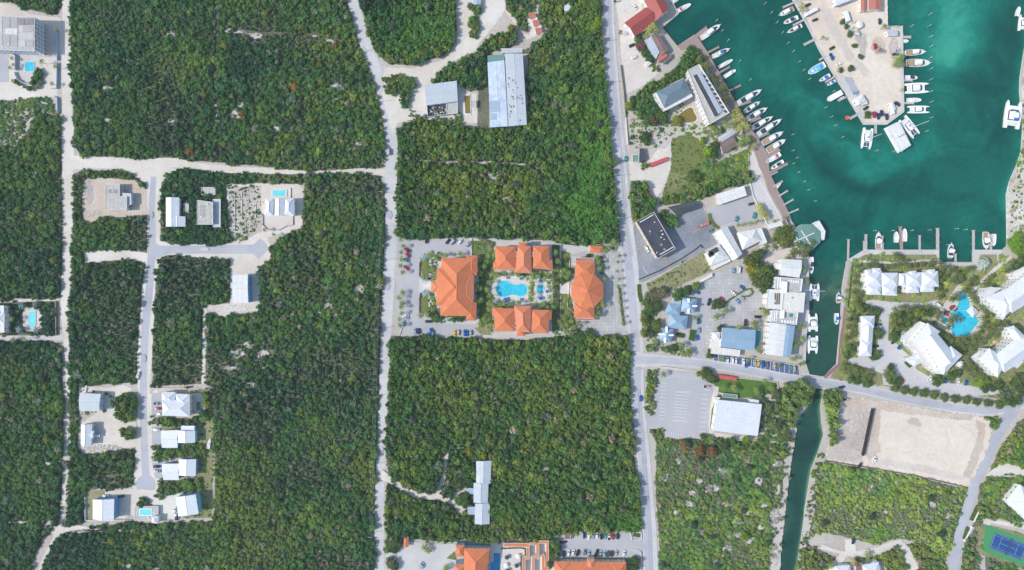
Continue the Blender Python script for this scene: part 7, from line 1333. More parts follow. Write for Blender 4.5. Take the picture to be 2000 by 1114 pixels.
 ('bushes between the bottom hotel and its car park', [(1074,1052),(1092,1056),(1094,1090),(1078,1096),(1074,1080)], {'tall': 1, 'over': 1}),
]
WN1 = vnoise(22, 61, 3); WN2 = vnoise(22, 71, 3); TALLG = vnoise(60, 5); DENSN = vnoise(95, 11, 5); FINE = vnoise(14, 21, 3); TI1 = vnoise(130, 31, 4); TI2 = vnoise(40, 41, 3); TI3 = vnoise(320, 51, 2)
BARE = [(1300,930,5,9),(1345,985,8,5),(1465,1000,10,7),(1490,985,7,6),(1420,1070,9,5),(1400,1100,8,4),(1370,1040,6,4),(1530,930,5,9),(1640,930,6,4),(1820,985,6,5),(1850,1010,5,6),(1760,1040,8,4),(500,70,16,6),(470,62,14,4),(655,82,14,4),(640,78,10,4),(615,70,9,3),(645,165,10,6),(655,172,8,10),(650,195,12,4),(425,25,5,12),(424,200,4,28),(448,60,10,5),(460,225,9,8),(540,250,7,6),(470,205,6,8),(210,172,10,4),(335,70,8,6),(335,240,6,8),(300,20,6,3),(210,235,7,4),(700,282,9,4),
 (515,690,13,7),(500,700,6,12),(486,675,12,9),(465,690,12,10),(450,720,14,5),(520,715,8,5),(640,598,12,8),(655,612,8,5),(620,610,8,5),(545,595,7,9),(490,752,10,6),(700,565,10,9),(675,520,5,7),(860,320,30,3.5),(930,318,50,3),(1020,322,26,3),(960,345,14,8),(985,385,10,10),(1060,380,8,6),(870,410,6,5),
 (972,860,16,4),(960,868,5,9),(930,862,10,3),(868,895,8,4),(862,880,5,7),(900,875,9,4),(1065,915,8,7),(1010,742,9,5),(850,700,8,4),(40,1020,20,3),(88,1026,9,8),(100,1020,5,8),(170,1036,32,2.5),(245,1036,20,2),(96,905,7,3),(40,640,1,1),(300,1110,12,4),(250,1105,8,4),
 (1390,955,14,7),(1352,962,8,5),(1410,918,9,8),(1368,940,6,5),(1420,985,9,5),(1435,1045,16,5),(1460,1055,12,6),(1485,1030,6,5),(1440,1020,14,4),(1320,1000,6,5),(1512,1010,9,16),(1510,1080,8,18),(1520,960,6,12),(1855,968,4,4),(1778,962,5,3),(1700,950,5,4),(1730,1000,6,3),(1520,905,10,6),(1325,900,6,5),(1480,940,8,8),(1340,1060,6,4)]
bare = np.zeros((GH, GW))
for x, y, a, b_ in BARE: bare = np.maximum(bare, np.exp(-(((XX-x)/a)**2+((YY-y)/b_)**2)*.9))
bare *= .55+.9*FINE
for x_, y_, a_, b_ in BARE:
    if a_ > 2: sheet('bare_patch', rough_poly([(px_+random.uniform(-.45, .45)*a_, py_+random.uniform(-.45, .45)*b_) for px_, py_ in circ(x_, y_, a_*1.05, 11, b_*1.05)], 1.6, 3), 'bare', 'pale bare rock between the bushes', clear=False)
road('faint_trail', [(428,-60),(426,60),(420,150),(428,230),(424,300)], 3.5, 'litter', 'faint overgrown trail down the upper left scrub', 1)
road('faint_trail', [(440,45),(480,60),(530,66),(600,66),(660,82),(690,90)], 3, 'litter', 'faint rocky trail across the upper left scrub', 1.5)
road('faint_trail', [(800,312),(860,318),(930,318),(1040,324),(1060,340)], 3.5, 'bare', 'thin pale line across the middle wood', 1)
PATH = [road('sandy_path', *a_, 'dirt', l_, .7) for a_, l_ in ((([(742,926),(765,938),(790,955),(818,968),(850,970),(875,976),(890,985),(905,1000)],[20,13,12,13,12,13,12,18]), 'narrow sandy drive through the lower scrub'), (([(852,966),(862,945),(868,920),(872,890),(880,870)],[13,12,9,7,5]), 'sandy spur going up through the lower scrub'), (([(888,985),(893,968),(902,958),(914,956)],[20,14,12,12]), 'sandy loop beside the long grey house'))]
allmask = np.zeros((GH, GW), bool); blocks = []
for lab, poly, opt in BL:
    if not poly: continue
    mk = raster(poly)&(True if opt.get('force') or opt.get('over') else ~allmask); allmask |= (mk&(not (opt.get('force') or opt.get('over')))); blocks.append((lab, poly, opt, mk))
CL2 = CLEAR.copy()
for dx, dy in ((1,0),(-1,0),(0,1),(0,-1)): CL2 |= np.roll(np.roll(CLEAR, dx, 1), dy, 0) if 0 else False
GREENZ = [(1155,300,45,150,.9),(1130,420,50,45,.8),(1225,1020,30,16,1.6),(1720,1040,40,14,1.0),(1380,700,1,1,0),(850,60,50,50,.7),(1160,20,20,40,.5),(1140,1020,20,10,.3),(790,60,40,50,.5)]
grn = np.zeros((GH, GW))
for x, y, a, b_, k in GREENZ: grn += k*np.exp(-(((XX-x)/a)**2+((YY-y)/b_)**2))
PAL = np.array([(.028,.090,.046),(.042,.126,.046),(.066,.160,.045),(.102,.192,.044),(.152,.218,.048),(.110,.155,.098),(.19,.175,.125)])
def sample(arr, x, y): i = np.clip(((x+MX)/CELL).astype(int), 0, GW-1); j = np.clip(((y+MY)/CELL).astype(int), 0, GH-1); return arr[j, i]
SP = 4.6     # mean spacing in photograph pixels
jx, jy = np.meshgrid(np.arange(-56, 2056, SP), np.arange(-46, 1160, SP*.866)); jx = jx+((np.arange(jx.shape[0]) % 2)*SP/2)[:, None]; jx = (jx+rng.uniform(-.48, .48, jx.shape)*SP).ravel(); jy = (jy+rng.uniform(-.48, .48, jy.shape)*SP).ravel()
blocked = sample(CLEAR, jx, jy)
total = 0; blockpts = []
for lab, poly, opt, mk in blocks:
    wx_, wy_ = jx+(sample(WN1, jx, jy)-.5)*16, jy+(sample(WN2, jx, jy)-.5)*16
    ins = sample(mk, wx_, wy_)&(~sample(BLD, jx, jy) if opt.get('over') else ~sample(HARD if opt.get('force') else CLEAR, jx*.5+wx_*.5, jy*.5+wy_*.5)&~sample(BLD, jx, jy)&~(sample(CLEAR, jx, jy)&(rng.random(len(jx)) < .75)&(not opt.get('force')))); x, y = jx[ins], jy[ins]; g = rng
    d = opt.get('dens', 1.0)*(1.02-.95*np.clip((sample(DENSN, x, y)-.53)*4.5, 0, .2)*(0 if opt.get('tall') else 1))*(1-np.clip(sample(bare, x, y)*1.5, 0, .97 if opt.get('open') else .85))
    keep = g.random(len(x)) < d; x, y = x[keep], y[keep]; n = len(x)
    if n == 0: continue
    tall = opt.get('tall', 0); hn = sample(TALLG, x, y); open_ = sample(DENSN, x, y)
    big = g.random(n)**2.2
    r = (.85+1.35*big+.25*tall*g.random(n))*(.75+.5*hn)*(1-.25*np.clip((open_-.50)*5, 0, 1)*(0 if tall else 1)); h = (1.5+1.9*big+1.6*tall*g.random(n)+.8*tall)*(.6+.8*hn)
    if opt.get('low'): h *= .4 if opt['low'] == 1 else .28; r *= .85 if opt['low'] == 1 else .62
    big_ = g.random(n) < (.13 if tall else .06); r[big_] *= 1.55; h[big_] *= 1.18
    gz = sample(grn, x, y); flat_ = gz > .55; h = np.where(flat_, h*.65, h)
    t = sample(TI1, x, y)*1.1+sample(TI2, x, y)*.8+sample(TI3, x, y)*.6+g.normal(0, .15, n)-.62+.10*opt.get('bright', 0)+.14*(x-1000)/1000*.5
    k = np.clip(t*4.2-.35, 0, 3.99); k0 = k.astype(int); f = (k-k0)[:, None]; col = PAL[k0]*(1-f)+PAL[np.minimum(k0+1, 4)]*f
    rr = g.random(n); grey = (rr < .10+.12*np.clip((open_-.48)*5, 0, 1)*(0 if tall else 1)*2.2); col[grey] = PAL[5]*g.uniform(.8, 1.25, (grey.sum(), 1)); br = rr > .980; col[br] = PAL[6]*g.uniform(.8, 1.5, (br.sum(), 1)); ye = (rr > .955)&~br; col[ye] = np.array((.155,.215,.045))*g.uniform(.8, 1.1, (ye.sum(), 1))
    mg = np.clip(gz, 0, 1)[:, None]*.75; col = col*(1-mg)+np.array((.065,.20,.030))*mg*(.8+.4*g.random((n, 1)))
    if opt.get('pale'): col = col*.4+np.array((.115,.185,.06))*.85
    if opt.get('bright'): col *= 1+.18*opt['bright']
    fx_ = np.clip((x-350)/900, 0, 1)[:, None]; col = col*(1+fx_*np.array((.34, .16, .02)))
    if opt.get('open'): col = col*np.array((1.12, 1.17, 1.2)); h = h*.62; r = r*.95
    col *= g.uniform(.78, 1.25, (n, 1))*1.32
    pts = np.stack([(x-1000)*S, (557-y)*S, np.zeros(n)-.1], -1); scl = np.stack([r*g.uniform(.85, 1.15, n), r*g.uniform(.85, 1.15, n), h/1.05], -1)
    scrub_object('scrub_woodland', lab, pts, scl, g.uniform(0, 6.28, n), g.integers(0, NP, n), col, protos_v); total += n
    blockpts.append((lab, x, y, h, tall))
print('scrub instances', total)
# leaf-litter ground under the scrub, a little inside each block
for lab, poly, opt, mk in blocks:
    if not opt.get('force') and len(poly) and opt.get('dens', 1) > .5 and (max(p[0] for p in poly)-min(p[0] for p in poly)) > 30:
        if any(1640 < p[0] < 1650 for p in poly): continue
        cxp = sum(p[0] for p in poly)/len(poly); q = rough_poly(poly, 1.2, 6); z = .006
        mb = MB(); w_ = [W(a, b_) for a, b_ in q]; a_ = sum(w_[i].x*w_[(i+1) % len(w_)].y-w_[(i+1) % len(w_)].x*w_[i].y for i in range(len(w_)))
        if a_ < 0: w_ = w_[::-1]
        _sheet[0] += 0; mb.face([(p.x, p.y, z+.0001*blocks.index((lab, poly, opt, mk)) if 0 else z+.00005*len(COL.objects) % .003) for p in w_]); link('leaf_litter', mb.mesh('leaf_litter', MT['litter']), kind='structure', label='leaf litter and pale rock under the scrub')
# individual trees standing out of the scrub, 280 of them
def crown_mesh(v, nm='crown'):
    me = bpy.data.meshes.new(nm); V, F, C = v; me.from_pydata(V, [], F); a = me.attributes.new('leaf', 'FLOAT_COLOR', 'FACE'); a.data.foreach_set('color', np.array([[c, c, c, 1] for c in C], np.float32).reshape(-1)); me.materials.append(LEAFO); me.update(); return me
CROWN = [crown_mesh(crown_arrays(rng, 300, 6+k % 3, .2, .62, .40)) for k in range(5)]
CROWN_FINE = [crown_mesh(crown_arrays(rng, 420, 8, .13, .62, .42, core=False)) for k in range(3)]
def trunk_mesh(forks=4, seed=0):
    g = random.Random(seed); mb = MB(); mb.tube((0, 0, 0), (.02, .01, .42), .06, .045, 6)
    for k in range(forks): a = 2*math.pi*k/forks+g.random(); mb.tube((.02, .01, .38), (.42*math.cos(a), .42*math.sin(a), .72), .035, .012, 5)
    return mb.mesh('trunk', MT['trunk'])
TRUNK = [trunk_mesh(4, k) for k in range(3)]
def tree(x, y, r, h, col, label, category='tree', group=None, name='tree', fine=False, k=None):
    p = W(x, y); o = thing(name, label, category, (p.x, p.y, 0), random.uniform(0, 6.28), group); o.scale = (r, r, h/1.05)
    c = link('crown', random.choice(CROWN_FINE if fine else CROWN), o); c.color = (*col, 1); c['kind'] = 'stuff'; link('trunk', random.choice(TRUNK), o); return o
BP = {b[0]: b[1] for b in blocks}; print('BIG', [(l, len(x)) for l, x, *_ in blockpts if len(x) > 900])
cnt = 0
for lab, x, y, h, tall in blockpts:
    if len(x) < 900 or 'low planting' in lab: continue
    n = int(300*len(x)/total*1.0); ok = (x > 6)&(x < 1994)&(y > 6)&(y < 1108); xi = np.flatnonzero(ok)
    for i in rng.choice(xi, min(n, len(xi)), replace=False):
        if cnt >= 290: break
        cnt += 1; ci = int(rng.integers(5)); c = [(.045,.10,.055),(.07,.135,.05),(.10,.17,.055),(.19,.24,.05),(.10,.14,.09)][ci]; cn = ['dark green', 'mid green', 'fresh green', 'yellow-green', 'grey-green'][ci]; R_ = random.uniform(2.2, 3.4)
        bx = [p[0] for p in BP[lab]]; by = [p[1] for p in BP[lab]]; fx = (x[i]-max(0, min(bx)))/(min(2000, max(bx))-max(0, min(bx))); fy = (y[i]-max(0, min(by)))/(min(1114, max(by))-max(0, min(by)))
        zone = ('upper', 'middle', 'lower')[min(2, int(fy*3))]+' '+('left', 'centre', 'right')[min(2, int(fx*3))]
        tree(x[i], y[i], R_+.5*tall, random.uniform(3.8, 5.2)+1.4*tall, c, f"{'broad' if R_ > 2.8 else 'small'} {cn} crown, {zone} of the {SHORT.get(lab, lab)}", 'tree', 'trees rising out of the '+SHORT.get(lab, lab), 'scrub_tree')
# palms
def palm_mesh(n, L, seed, droop=1.0):
    g = random.Random(seed); mb = MB()
    for k in range(n):
        a = 2*math.pi*k/n*1.0+g.uniform(-.22, .22); up = g.uniform(.1, .8); d = Vector((math.cos(a), math.sin(a), 0)); s_ = Vector((-d.y, d.x, 0)); seg = 5; pr = None; l_ = L*g.uniform(.82, 1.1)
        for i in range(seg+1):
            t = i/seg; c = d*l_*t*(1-.12*t*t)+Vector((0, 0, l_*(up*t-(.55+up)*t*t)*droop)); wd = l_*.092*math.sin(math.pi*min(1, t*.80+.18)); e1, e2 = c+s_*wd-Vector((0, 0, wd*.55)), c-s_*wd-Vector((0, 0, wd*.55))
            if pr:
                mb.face([pr[0], c, e1, pr[1]] if i % 1 == 0 else None); mb.face([c, pr[0], pr[2], e2])
            pr = (c, e1 if i != seg else c, e2 if i != seg else c)
    me = mb.mesh('fronds', LEAFO); at = me.attributes.new('leaf', 'FLOAT_COLOR', 'FACE'); at.data.foreach_set('color', np.array([[v, v, v, 1] for v in rng.uniform(.7, 1.35, len(mb.f))], np.float32).reshape(-1)); return me
PALM = [palm_mesh(10+k, 1.0, k) for k in range(5)]
def pt_mesh():
    mb = MB(); mb.tube((0, 0, 0), (.0, 0, .5), .035, .025, 7); mb.tube((0, 0, .5), (0, 0, 1), .025, .022, 7); return mb.mesh('trunk', MT['ptrunk'])
PTR = pt_mesh()
PQ = []
def palm(*a): PQ.append((a[0], a[1], a[2]*1.2, *a[3:]))
def build_palm(x, y, r, h, col, label, group):
    hp = W(x, y, h); o = thing('palm_tree', label, 'palm tree', (hp.x, hp.y, 0), random.uniform(0, 6.28), group)
    c = link('fronds', random.choice(PALM), o, (0, 0, h)); c.scale = (r, r, r); c.color = (*col, 1); c['kind'] = 'stuff'; t = link('trunk', PTR, o); t.scale = (6, 6, h); return o
PG = (.20,.27,.075); PY = (.36,.37,.11); PS = (.34,.48,.50); PD = (.055,.10,.03)
def palms(where, pts, grp=None, r=3.1, h=7.0, col=PG, sp='palm tree'):
    its = [(p[0], p[1]) for p in pts]
    for p, lab in zip(pts, ordered_labels(its, sp, where)):
        c = p[2] if len(p) > 2 else col; v = random.uniform(.85, 1.2); palm(p[0], p[1], (p[3] if len(p) > 3 else r)*random.uniform(.88, 1.12), h*random.uniform(.8, 1.15), tuple(q_*v for q_ in c), lab, grp or 'palms '+where)
def trees(where, pts, col=(.06,.11,.03), r=3.0, h=5.0, sp='round leafy tree', fine=False, name='tree', cat='tree'):
    its = [(p[0], p[1]) for p in pts]
    for p, lab in zip(pts, ordered_labels(its, sp, where)):
        rr = (p[2] if len(p) > 2 else r); c = p[3] if len(p) > 3 else col; v = random.uniform(.85, 1.2); tree(p[0], p[1], rr*random.uniform(.92, 1.08), max(1.2, h*rr/r if rr < r else h)*random.uniform(.9, 1.1), tuple(q_*v*(1.35 if c[0] < .2 else 1) for q_ in c), lab, cat, 'planting '+where, name, fine)
palms('in the row left of the resort car park', Q(782,468,787,481,783,493,784,506,782,519,786,532,786,572,779,582,785,592,783,600,784,612,780,624,781,636), r=2.5, h=5)
palms('round the silver entrance lawns', Q(832,520,826,541,846,527,852,536,848,545,822,616,834,614,846,604,848,592,857,586,844,582), r=2.8)
palms('along the top of the large orange block', Q(838,500,850,501,862,498,871,499,898,496,905,503), r=2.6)
palms('of silvery blue colour by the resort entrance', [(828,503),(829,545),(831,573)], r=3.2, h=4, col=PS)
palms('in the courtyard strip right of the big block', Q(937,508,934,522,938,534,931,560,938,564,934,590,940,586,945,520,952,510,946,622,938,634,951,616), r=2.7)
palms('along the left of the pool courtyard', Q(958,488,966,498,954,500,961,536,970,537,956,552,952,566,957,578,957,592,962,596,955,604,952,622,960,636,958,645), r=2.8)
palms('between the upper trio and the pool', Q(986,533,1000,536,1012,537,1043,534,1056,531,1070,536,1040,542,1030,545,1052,540,1064,546), r=2.4, h=6)
palms('round the small square pool', Q(1038,552,1037,562,1040,574,1038,584,1047,594,1062,594,1072,560,1076,566,1074,580,1078,590,1080,548,1086,552), r=2.6)
palms('between the pool and the lower trio', Q(984,593,998,594,1012,592,976,596,990,600,1056,598,1070,600,1082,600,1064,595), r=2.4, h=6)
palms('along the right courtyard path', Q(1085,493,1090,510,1088,526,1104,528,1108,540,1098,536,1112,534,1106,585,1100,600,1110,610,1102,620,1108,634,1098,636,1116,628,1122,640,1130,632,1104,648,1114,650,1094,628), r=2.7)
palms('right of the octagonal building', Q(1170,512,1172,525,1182,545,1176,588,1178,596,1168,600,1170,612,1165,618,1183,490,1188,485,1194,478,1200,472,1166,503), r=2.6)
palms('in the row by the resort main road entrance', Q(1210,500,1207,512,1206,530,1210,545,1208,560,1211,575,1212,590,1214,604,1216,620,1218,632), r=1.9, h=4)
palms('round the red-roofed building corner', [(1268,58,PY,4),(1276,50,PY,4),(1282,58),(1262,70),(1212,62,(.2,.15,.12),2.6)], h=7)
palms('along the boardwalk in front of the long hotel', Q(1368,118,1374,128,1384,125,1380,134,1392,148,1397,156,1406,175,1414,170,1418,180,1420,192,1416,198), h=8, r=3.2, col=(.12,.15,.035))
palms('at the lower corner of the long hotel', [(1430,222,PY,3.8),(1440,216,PY,3.8),(1446,228,PY,3.8),(1438,236,PY,4),(1452,242,PY,4),(1444,250,PY,4),(1460,246,PY,3.6),(1436,245),(1416,238),(1422,246),(1394,250),(1400,256),(1388,262),(1448,280),(1456,276),(1462,272),(1474,282,PY,2),(1470,290,PY,2)], h=8)
palms('along the promenade car park', [(1486,408,PY,3.6),(1492,416,PY,3.6),(1498,424,PY,3.2),(1484,402,PY,3),(1513,432,PG,2),(1443,440,PG,2),(1456,438,PG,2),(1468,436,PG,2),(1480,432,PG,2.2),(1532,426,PG,2),(1474,345,PY,1.8)], h=6)
palms('by the green pavilion plaza', Q(1510,470,1520,462,1516,484,1498,482,1545,476,1552,488,1560,478,1570,482,1580,486,1574,496,1560,494,1548,496,1588,474,1570,500,1540,504), col=(.12,.15,.035), h=8)
palms('along the channel promenade', Q(1573,521,1576,545,1578,552,1572,528,1572,590,1570,580,1566,634,1572,638,1560,640,1568,660,1572,664,1562,670,1556,676,1550,672,1547,701,1553,702,1570,710,1564,712), r=2.3, h=5)
palms('on the grid-paved car park islands', [(1418,608,PG,3.2),(1400,619,PG,3),(1357,621,PG,2.6),(1444,640,PG,3),(1474,632,PG,3),(1477,640,PG,2.6),(1494,604,PG,3),(1496,612,PG,3),(1490,672,PG,2.2),(1486,688,PG,2.4),(1480,684,PG,2.2),(1410,702,PG,2.8),(1463,702,PG,2.6),(1521,715,PG,2.2)], h=7)
palms('round the blue cottages', Q(1276,676,1272,682,1282,668,1342,688,1348,684,1346,693,1332,676,1336,692,1258,618,1262,640,1256,652,1302,684), r=2.8, h=6)
palms('on the supermarket lawn', Q(1415,757,1438,762,1434,756,1478,760,1480,766,1508,758,1495,745,1296,732), r=2.8, h=6)
palms('along the median of the main road', Q(1211,562,1214,575,1213,590,1215,602,1216,616,1219,632,1205,472,1206,484,1208,496), r=1.7, h=3.5) if 0 else None
palms('beside the main road left of the cottages', Q(1206,470,1204,480), r=2, h=4)
palms('on the pier yard', [(1729,51,PG,2.6),(1757,118,PG,3.8),(1762,110,PG,3.6),(1764,126,PG,3),(1750,126,PG,2.6),(1720,97,(.2,.2,.13),2.6),(1608,73,PG,2.2),(1566,8,PY,2.4),(1568,16,PY,2.4),(1639,137,PG,1.8),(1762,175,PY,1.8)], h=6.5)
palms('along the left garden of the white resort', Q(1674,520,1682,530,1672,540,1668,552,1680,556,1686,572,1676,580,1668,570,1672,590,1680,596,1684,604,1662,610,1660,625,1658,640,1664,650,1656,660,1670,655,1668,640,1672,628,1660,676,1668,690,1675,672,1672,618,1654,690), r=2.6, h=6, col=(.12,.155,.045))
palms('along the top garden of the white resort', Q(1696,518,1706,514,1716,520,1735,522,1746,518,1758,516,1768,512,1776,520,1790,518,1802,516,1815,520,1822,512,1754,500,1757,504,1750,498,1838,514,1842,526,1836,536,1848,540,1840,548,1836,560,1842,570,1838,580,1834,566), r=2.8, h=6.5, col=(.11,.15,.045))
palms('on the lawn above the angular pool', Q(1856,530,1850,520,1862,524,1870,532,1878,538,1886,530,1892,526,1900,524,1904,545,1898,548,1908,556,1894,558,1860,548,1868,544,1872,552,1880,546,1926,556,1930,548,1940,560,1938,540,1968,530,1976,524,1988,518,1980,512,1996,508), r=2.7, h=7, col=(.11,.15,.05))
palms('round the angular pool', Q(1866,582,1874,584,1868,576,1860,586,1884,570,1895,572,1901,578,1905,590,1908,584,1918,600,1924,606,1930,612,1922,622,1926,632,1918,640,1912,652,1904,658,1884,660,1872,664,1860,666,1852,660,1852,640,1858,630,1836,612,1832,620,1842,628,1866,620,1876,625,1860,624,1936,598,1944,606,1940,616), r=2.9, h=8, col=(.13,.17,.05))
palms('between the two big resort hotels', Q(1878,672,1886,680,1890,668,1896,676,1900,686,1884,692,1892,694,1904,668,1908,678,1914,664,1918,672,1926,664,1934,656,1940,648,1930,642,1944,638,1952,646,1948,656,1960,640,1952,630,1966,634,1890,704,1896,712,1902,718,1910,712,1906,728,1916,724,1920,736,1900,734,1890,724,1884,716), r=2.9, h=7, col=(.13,.17,.055))
palms('between the white resort hotels and drive', Q(1750,604,1758,612,1744,618,1766,600,1776,606,1786,600,1796,606,1780,616,1770,624,1760,626,1750,634,1776,632,1784,640,1764,640,1790,626,1800,602,1812,600,1826,610,1772,645,1755,642), r=2.7, h=6, col=(.12,.16,.04))
palms('in the gate garden of the white resort', Q(1650,714,1658,720,1665,716,1672,724,1660,730,1650,724,1676,732,1684,726,1690,732,1696,726,1700,736,1688,740,1735,725,1742,730,1748,736,1738,738,1732,732,1745,728), r=2.8, h=6, col=(.13,.17,.045))
palms('by the villa at the bottom edge', [(1696,1086,PG,3.4),(1668,1098,PY,3),(1674,1104,(.25,.12,.06),2.6),(1890,1098,PG,2.6),(1898,1090,PG,2.6),(1889,1108,PG,2.4),(1625,1105,PG,3)], h=6)
palms('on the bottom hotel forecourt', [(830,1070,PG,3.4),(836,1076,PG,3.4),(862,1050,(.14,.17,.03),3),(872,1108,PG,3),(870,1115,PG,3)], h=5)
palms('on the driveway of the three-roofed villa', [(516,449,PG,2),(534,458,PG,2)], h=3)
palms('round the upper left pool garden', [(22,114,PG,1.8),(25,126,PG,1.8),(18,132,PG,1.8),(24,158,PG,1.8),(106,57,PG,1.8),(107,130,PG,2),(100,163,PG,2),(80,120,PG,2.4)], h=4)
palms('of silver colour round the octagonal pool deck', [(41,598),(67,594),(36,644),(70,646)], col=(.20,.30,.28), r=3.4, h=4)
palms('in the left pool garden', [(22,623,PG,2.4),(24,665,PG,2.6),(46,662,PG,2.6)], h=4)
palms('of white-grey colour in the quay garden of the resort', [(1922,520,(.45,.5,.46),4.6),(1928,512,(.42,.48,.45),4)], h=4)
BR = (.15,.24,.02)
trees('on the harbour meadow', [(1352,344,5,(.08,.13,.03)),(1358,350,4,(.09,.14,.03)),(1380,296,4.4,BR),(1390,290,4.5),(1392,302,4)], h=5.5)
trees('of yellow-green by the olive pond', [(1320,237,4,(.22,.24,.03)),(1326,243,3,(.2,.2,.04)),(1371,276,3,BR)], h=4)
trees('round the patchwork boathouse and apron', [(1246,76,3.2),(1250,92,4,(.16,.07,.07)),(1258,105,3),(1268,118,3),(1228,210,4,(.17,.2,.03)),(1257,270,4.5),(1262,280,3),(1268,236,5),(1290,230,5),(1275,238,3.5,(.13,.06,.05))], h=5)
trees('beside the plaza of the grid-paved car park', [(1482,530,7,(.10,.13,.03)),(1472,540,6,(.10,.13,.03)),(1466,528,5,(.28,.24,.03)),(1492,545,6),(1498,530,5),(1478,552,5,(.09,.12,.03)),(1488,565,4),(1474,518,4),(1458,508,5,(.1,.14,.03)),(1470,502,5,(.09,.13,.03)),(1480,496,4),(1524,464,7,(.10,.135,.03)),(1534,456,6,(.11,.14,.03)),(1530,472,6,(.10,.13,.03)),(1518,458,5)], h=8)
trees('on the left of the blue cottages', [(1272,586,6.5,(.10,.12,.05)),(1262,592,5,(.09,.12,.04)),(1281,598,5),(1268,604,5),(1278,575,6,(.14,.12,.07)),(1290,570,5,(.15,.13,.08)),(1322,575,4.6,(.07,.15,.03)),(1340,568,4),(1358,560,4,(.10,.17,.03)),(1258,620,4,(.11,.14,.03)),(1260,632,4,(.11,.14,.03)),(1258,648,4,(.11,.14,.03)),(1280,636,4.5,(.09,.13,.03)),(1290,648,3),(1315,679,3.6),(1296,682,2.6),(1266,680,2.6),(1270,652,3,(.1,.12,.06))], h=6)
trees('on the grid-paved car park', [(1396,592,3.4),(1405,596,3.4),(1392,598,2.6),(1407,641,3.2,(.04,.09,.03)),(1384,694,3.2),(1386,686,2.8)], h=5, sp='small dark leafy tree')
trees('at the top left corner of the supermarket lawn', [(1382,734,5),(1376,728,4.5),(1390,740,4),(1362,730,2,(.17,.22,.03)),(1383,853,2.4,BR),(1412,868,4.5),(1455,857,3,BR),(1430,858,3),(1372,852,2.6)], h=5, col=(.075,.11,.035))
trees('right of the supermarket', [(1508,830,6),(1498,795,5),(1515,770,5),(1514,793,4),(1530,850,5)], h=6, col=(.09,.12,.05))
trees('along the channel garden of the white resort', [(1662,679,3.4),(1655,679,3),(1651,694,3.2),(1658,742,3.4),(1690,748,3.6),(1670,742,3.6),(1712,651,4),(1708,694,4.2),(1700,696,3),(1666,622,3.4),(1682,600,4),(1708,607,3.4),(1697,605,3.4)], h=5, col=(.075,.13,.035))
trees('in the gardens round the big white hotel', [(1758,622,5,(.05,.1,.03)),(1768,628,5,(.06,.11,.03)),(1778,612,5,(.09,.15,.03)),(1788,610,4.5,(.16,.2,.03)),(1744,652,4.5),(1742,660,4),(1810,611,3.6,(.05,.10,.03)),(1745,630,4,(.16,.17,.04)),(1770,618,4.5)], h=5.5)
trees('in the row under the white resort car park', [(1744,757),(1762,761),(1780,764),(1800,767),(1820,771),(1840,775),(1861,778),(1883,781),(1902,784),(1925,787),(1946,789)], r=3.6, h=4.5, col=(.085,.125,.03), sp='round clipped tree')
trees('below the big white hotel by the parked cars', [(1825,744,3.6),(1834,742,3,(.07,.12,.03)),(1866,728,4),(1853,733,3.6),(1904,730,3.4,(.17,.24,.03)),(1908,748,3.6,(.15,.22,.03)),(1922,745,3.6,(.13,.19,.03)),(1920,757,4),(1934,758,3.6),(1945,752,4),(1828,732,2.6,(.09,.14,.04))], h=4.5)
trees('at the right end of the cross road', [(1960,768,6,(.09,.12,.05)),(1972,758,6,(.10,.13,.05)),(1978,775,5.5),(1965,782,5),(1984,740,5.5,(.11,.14,.06)),(1976,745,5),(1990,760,5),(1955,780,4.5)], h=7)
trees('by the beach right of the quay', [(1976,478,5.5,(.13,.24,.02)),(1984,486,6,(.12,.22,.02)),(1980,466,4.5,(.14,.25,.02)),(1990,492,5,(.10,.19,.02)),(1992,510,5),(1985,520,5),(1996,524,5),(1995,240,3,(.2,.25,.08)),(1996,296,3,(.2,.22,.08))], h=5.5)
trees('on the pier yard', [(1644,44,2.2),(1651,54,2.2),(1657,69,2.6),(1667,91,2.2),(1679,112,2.2),(1659,136,2.8),(1691,226,3.2),(1640,138,2)], h=3.5, col=(.08,.12,.04), sp='small bush')
trees('on the gate bed of the white resort', [(1738,744,3.6),(1732,738,3.4),(1735,716,3.2),(1752,742,3.4)], h=4.5)
trees('by the lone hut and yellow-green among the wood', [(1166,48,5,BR),(1160,60,4,BR),(982,84,3.6,(.26,.26,.03)),(1000,58,3,(.25,.2,.04)),(918,880,3.4,(.24,.25,.03)),(944,887,3.2,(.3,.28,.02)),(1090,862,3.4,BR),(1452,1045,4,BR),(1365,878,4,(.2,.1,.04)),(1390,880,4.5,(.17,.09,.04)),(1335,868,4,(.19,.11,.05))], h=5.5)
trees('beside the farmhouse in the lower scrub', [(898,975,4.6),(905,968,4.4),(908,980,4),(898,943,4,(.09,.1,.04)),(962,966,4)], h=5.5)
trees('of orange autumn colour in the upper left scrub', [(622,124,2.6,(.35,.16,.03)),(576,170,2.8,(.38,.17,.03)),(374,298,3,(.3,.15,.04)),(474,224,2.6,(.28,.13,.03)),(655,92,2.6,(.28,.18,.03))], h=4)
trees('on the bottom hotel plots', [(766,1060,5),(778,1058,4.6),(765,1096,5,(.09,.1,.05)),(772,1104,4.6),(1240,1092,3.6),(1238,1106,3.4),(1082,1058,3.4),(1080,1078,3.6),(1088,1068,3.4),(1072,1100,3.4)], h=5)
trees('round the resort lawns', [(845,612,4,(.06,.11,.03)),(852,618,4),(890,618,3.4),(900,620,3.4),(1106,543,3.6,(.06,.11,.03)),(1112,530,3.4),(1098,548,3),(1148,502,2.6),(1130,660,5),(1142,662,5),(1150,655,5)], h=4.5)
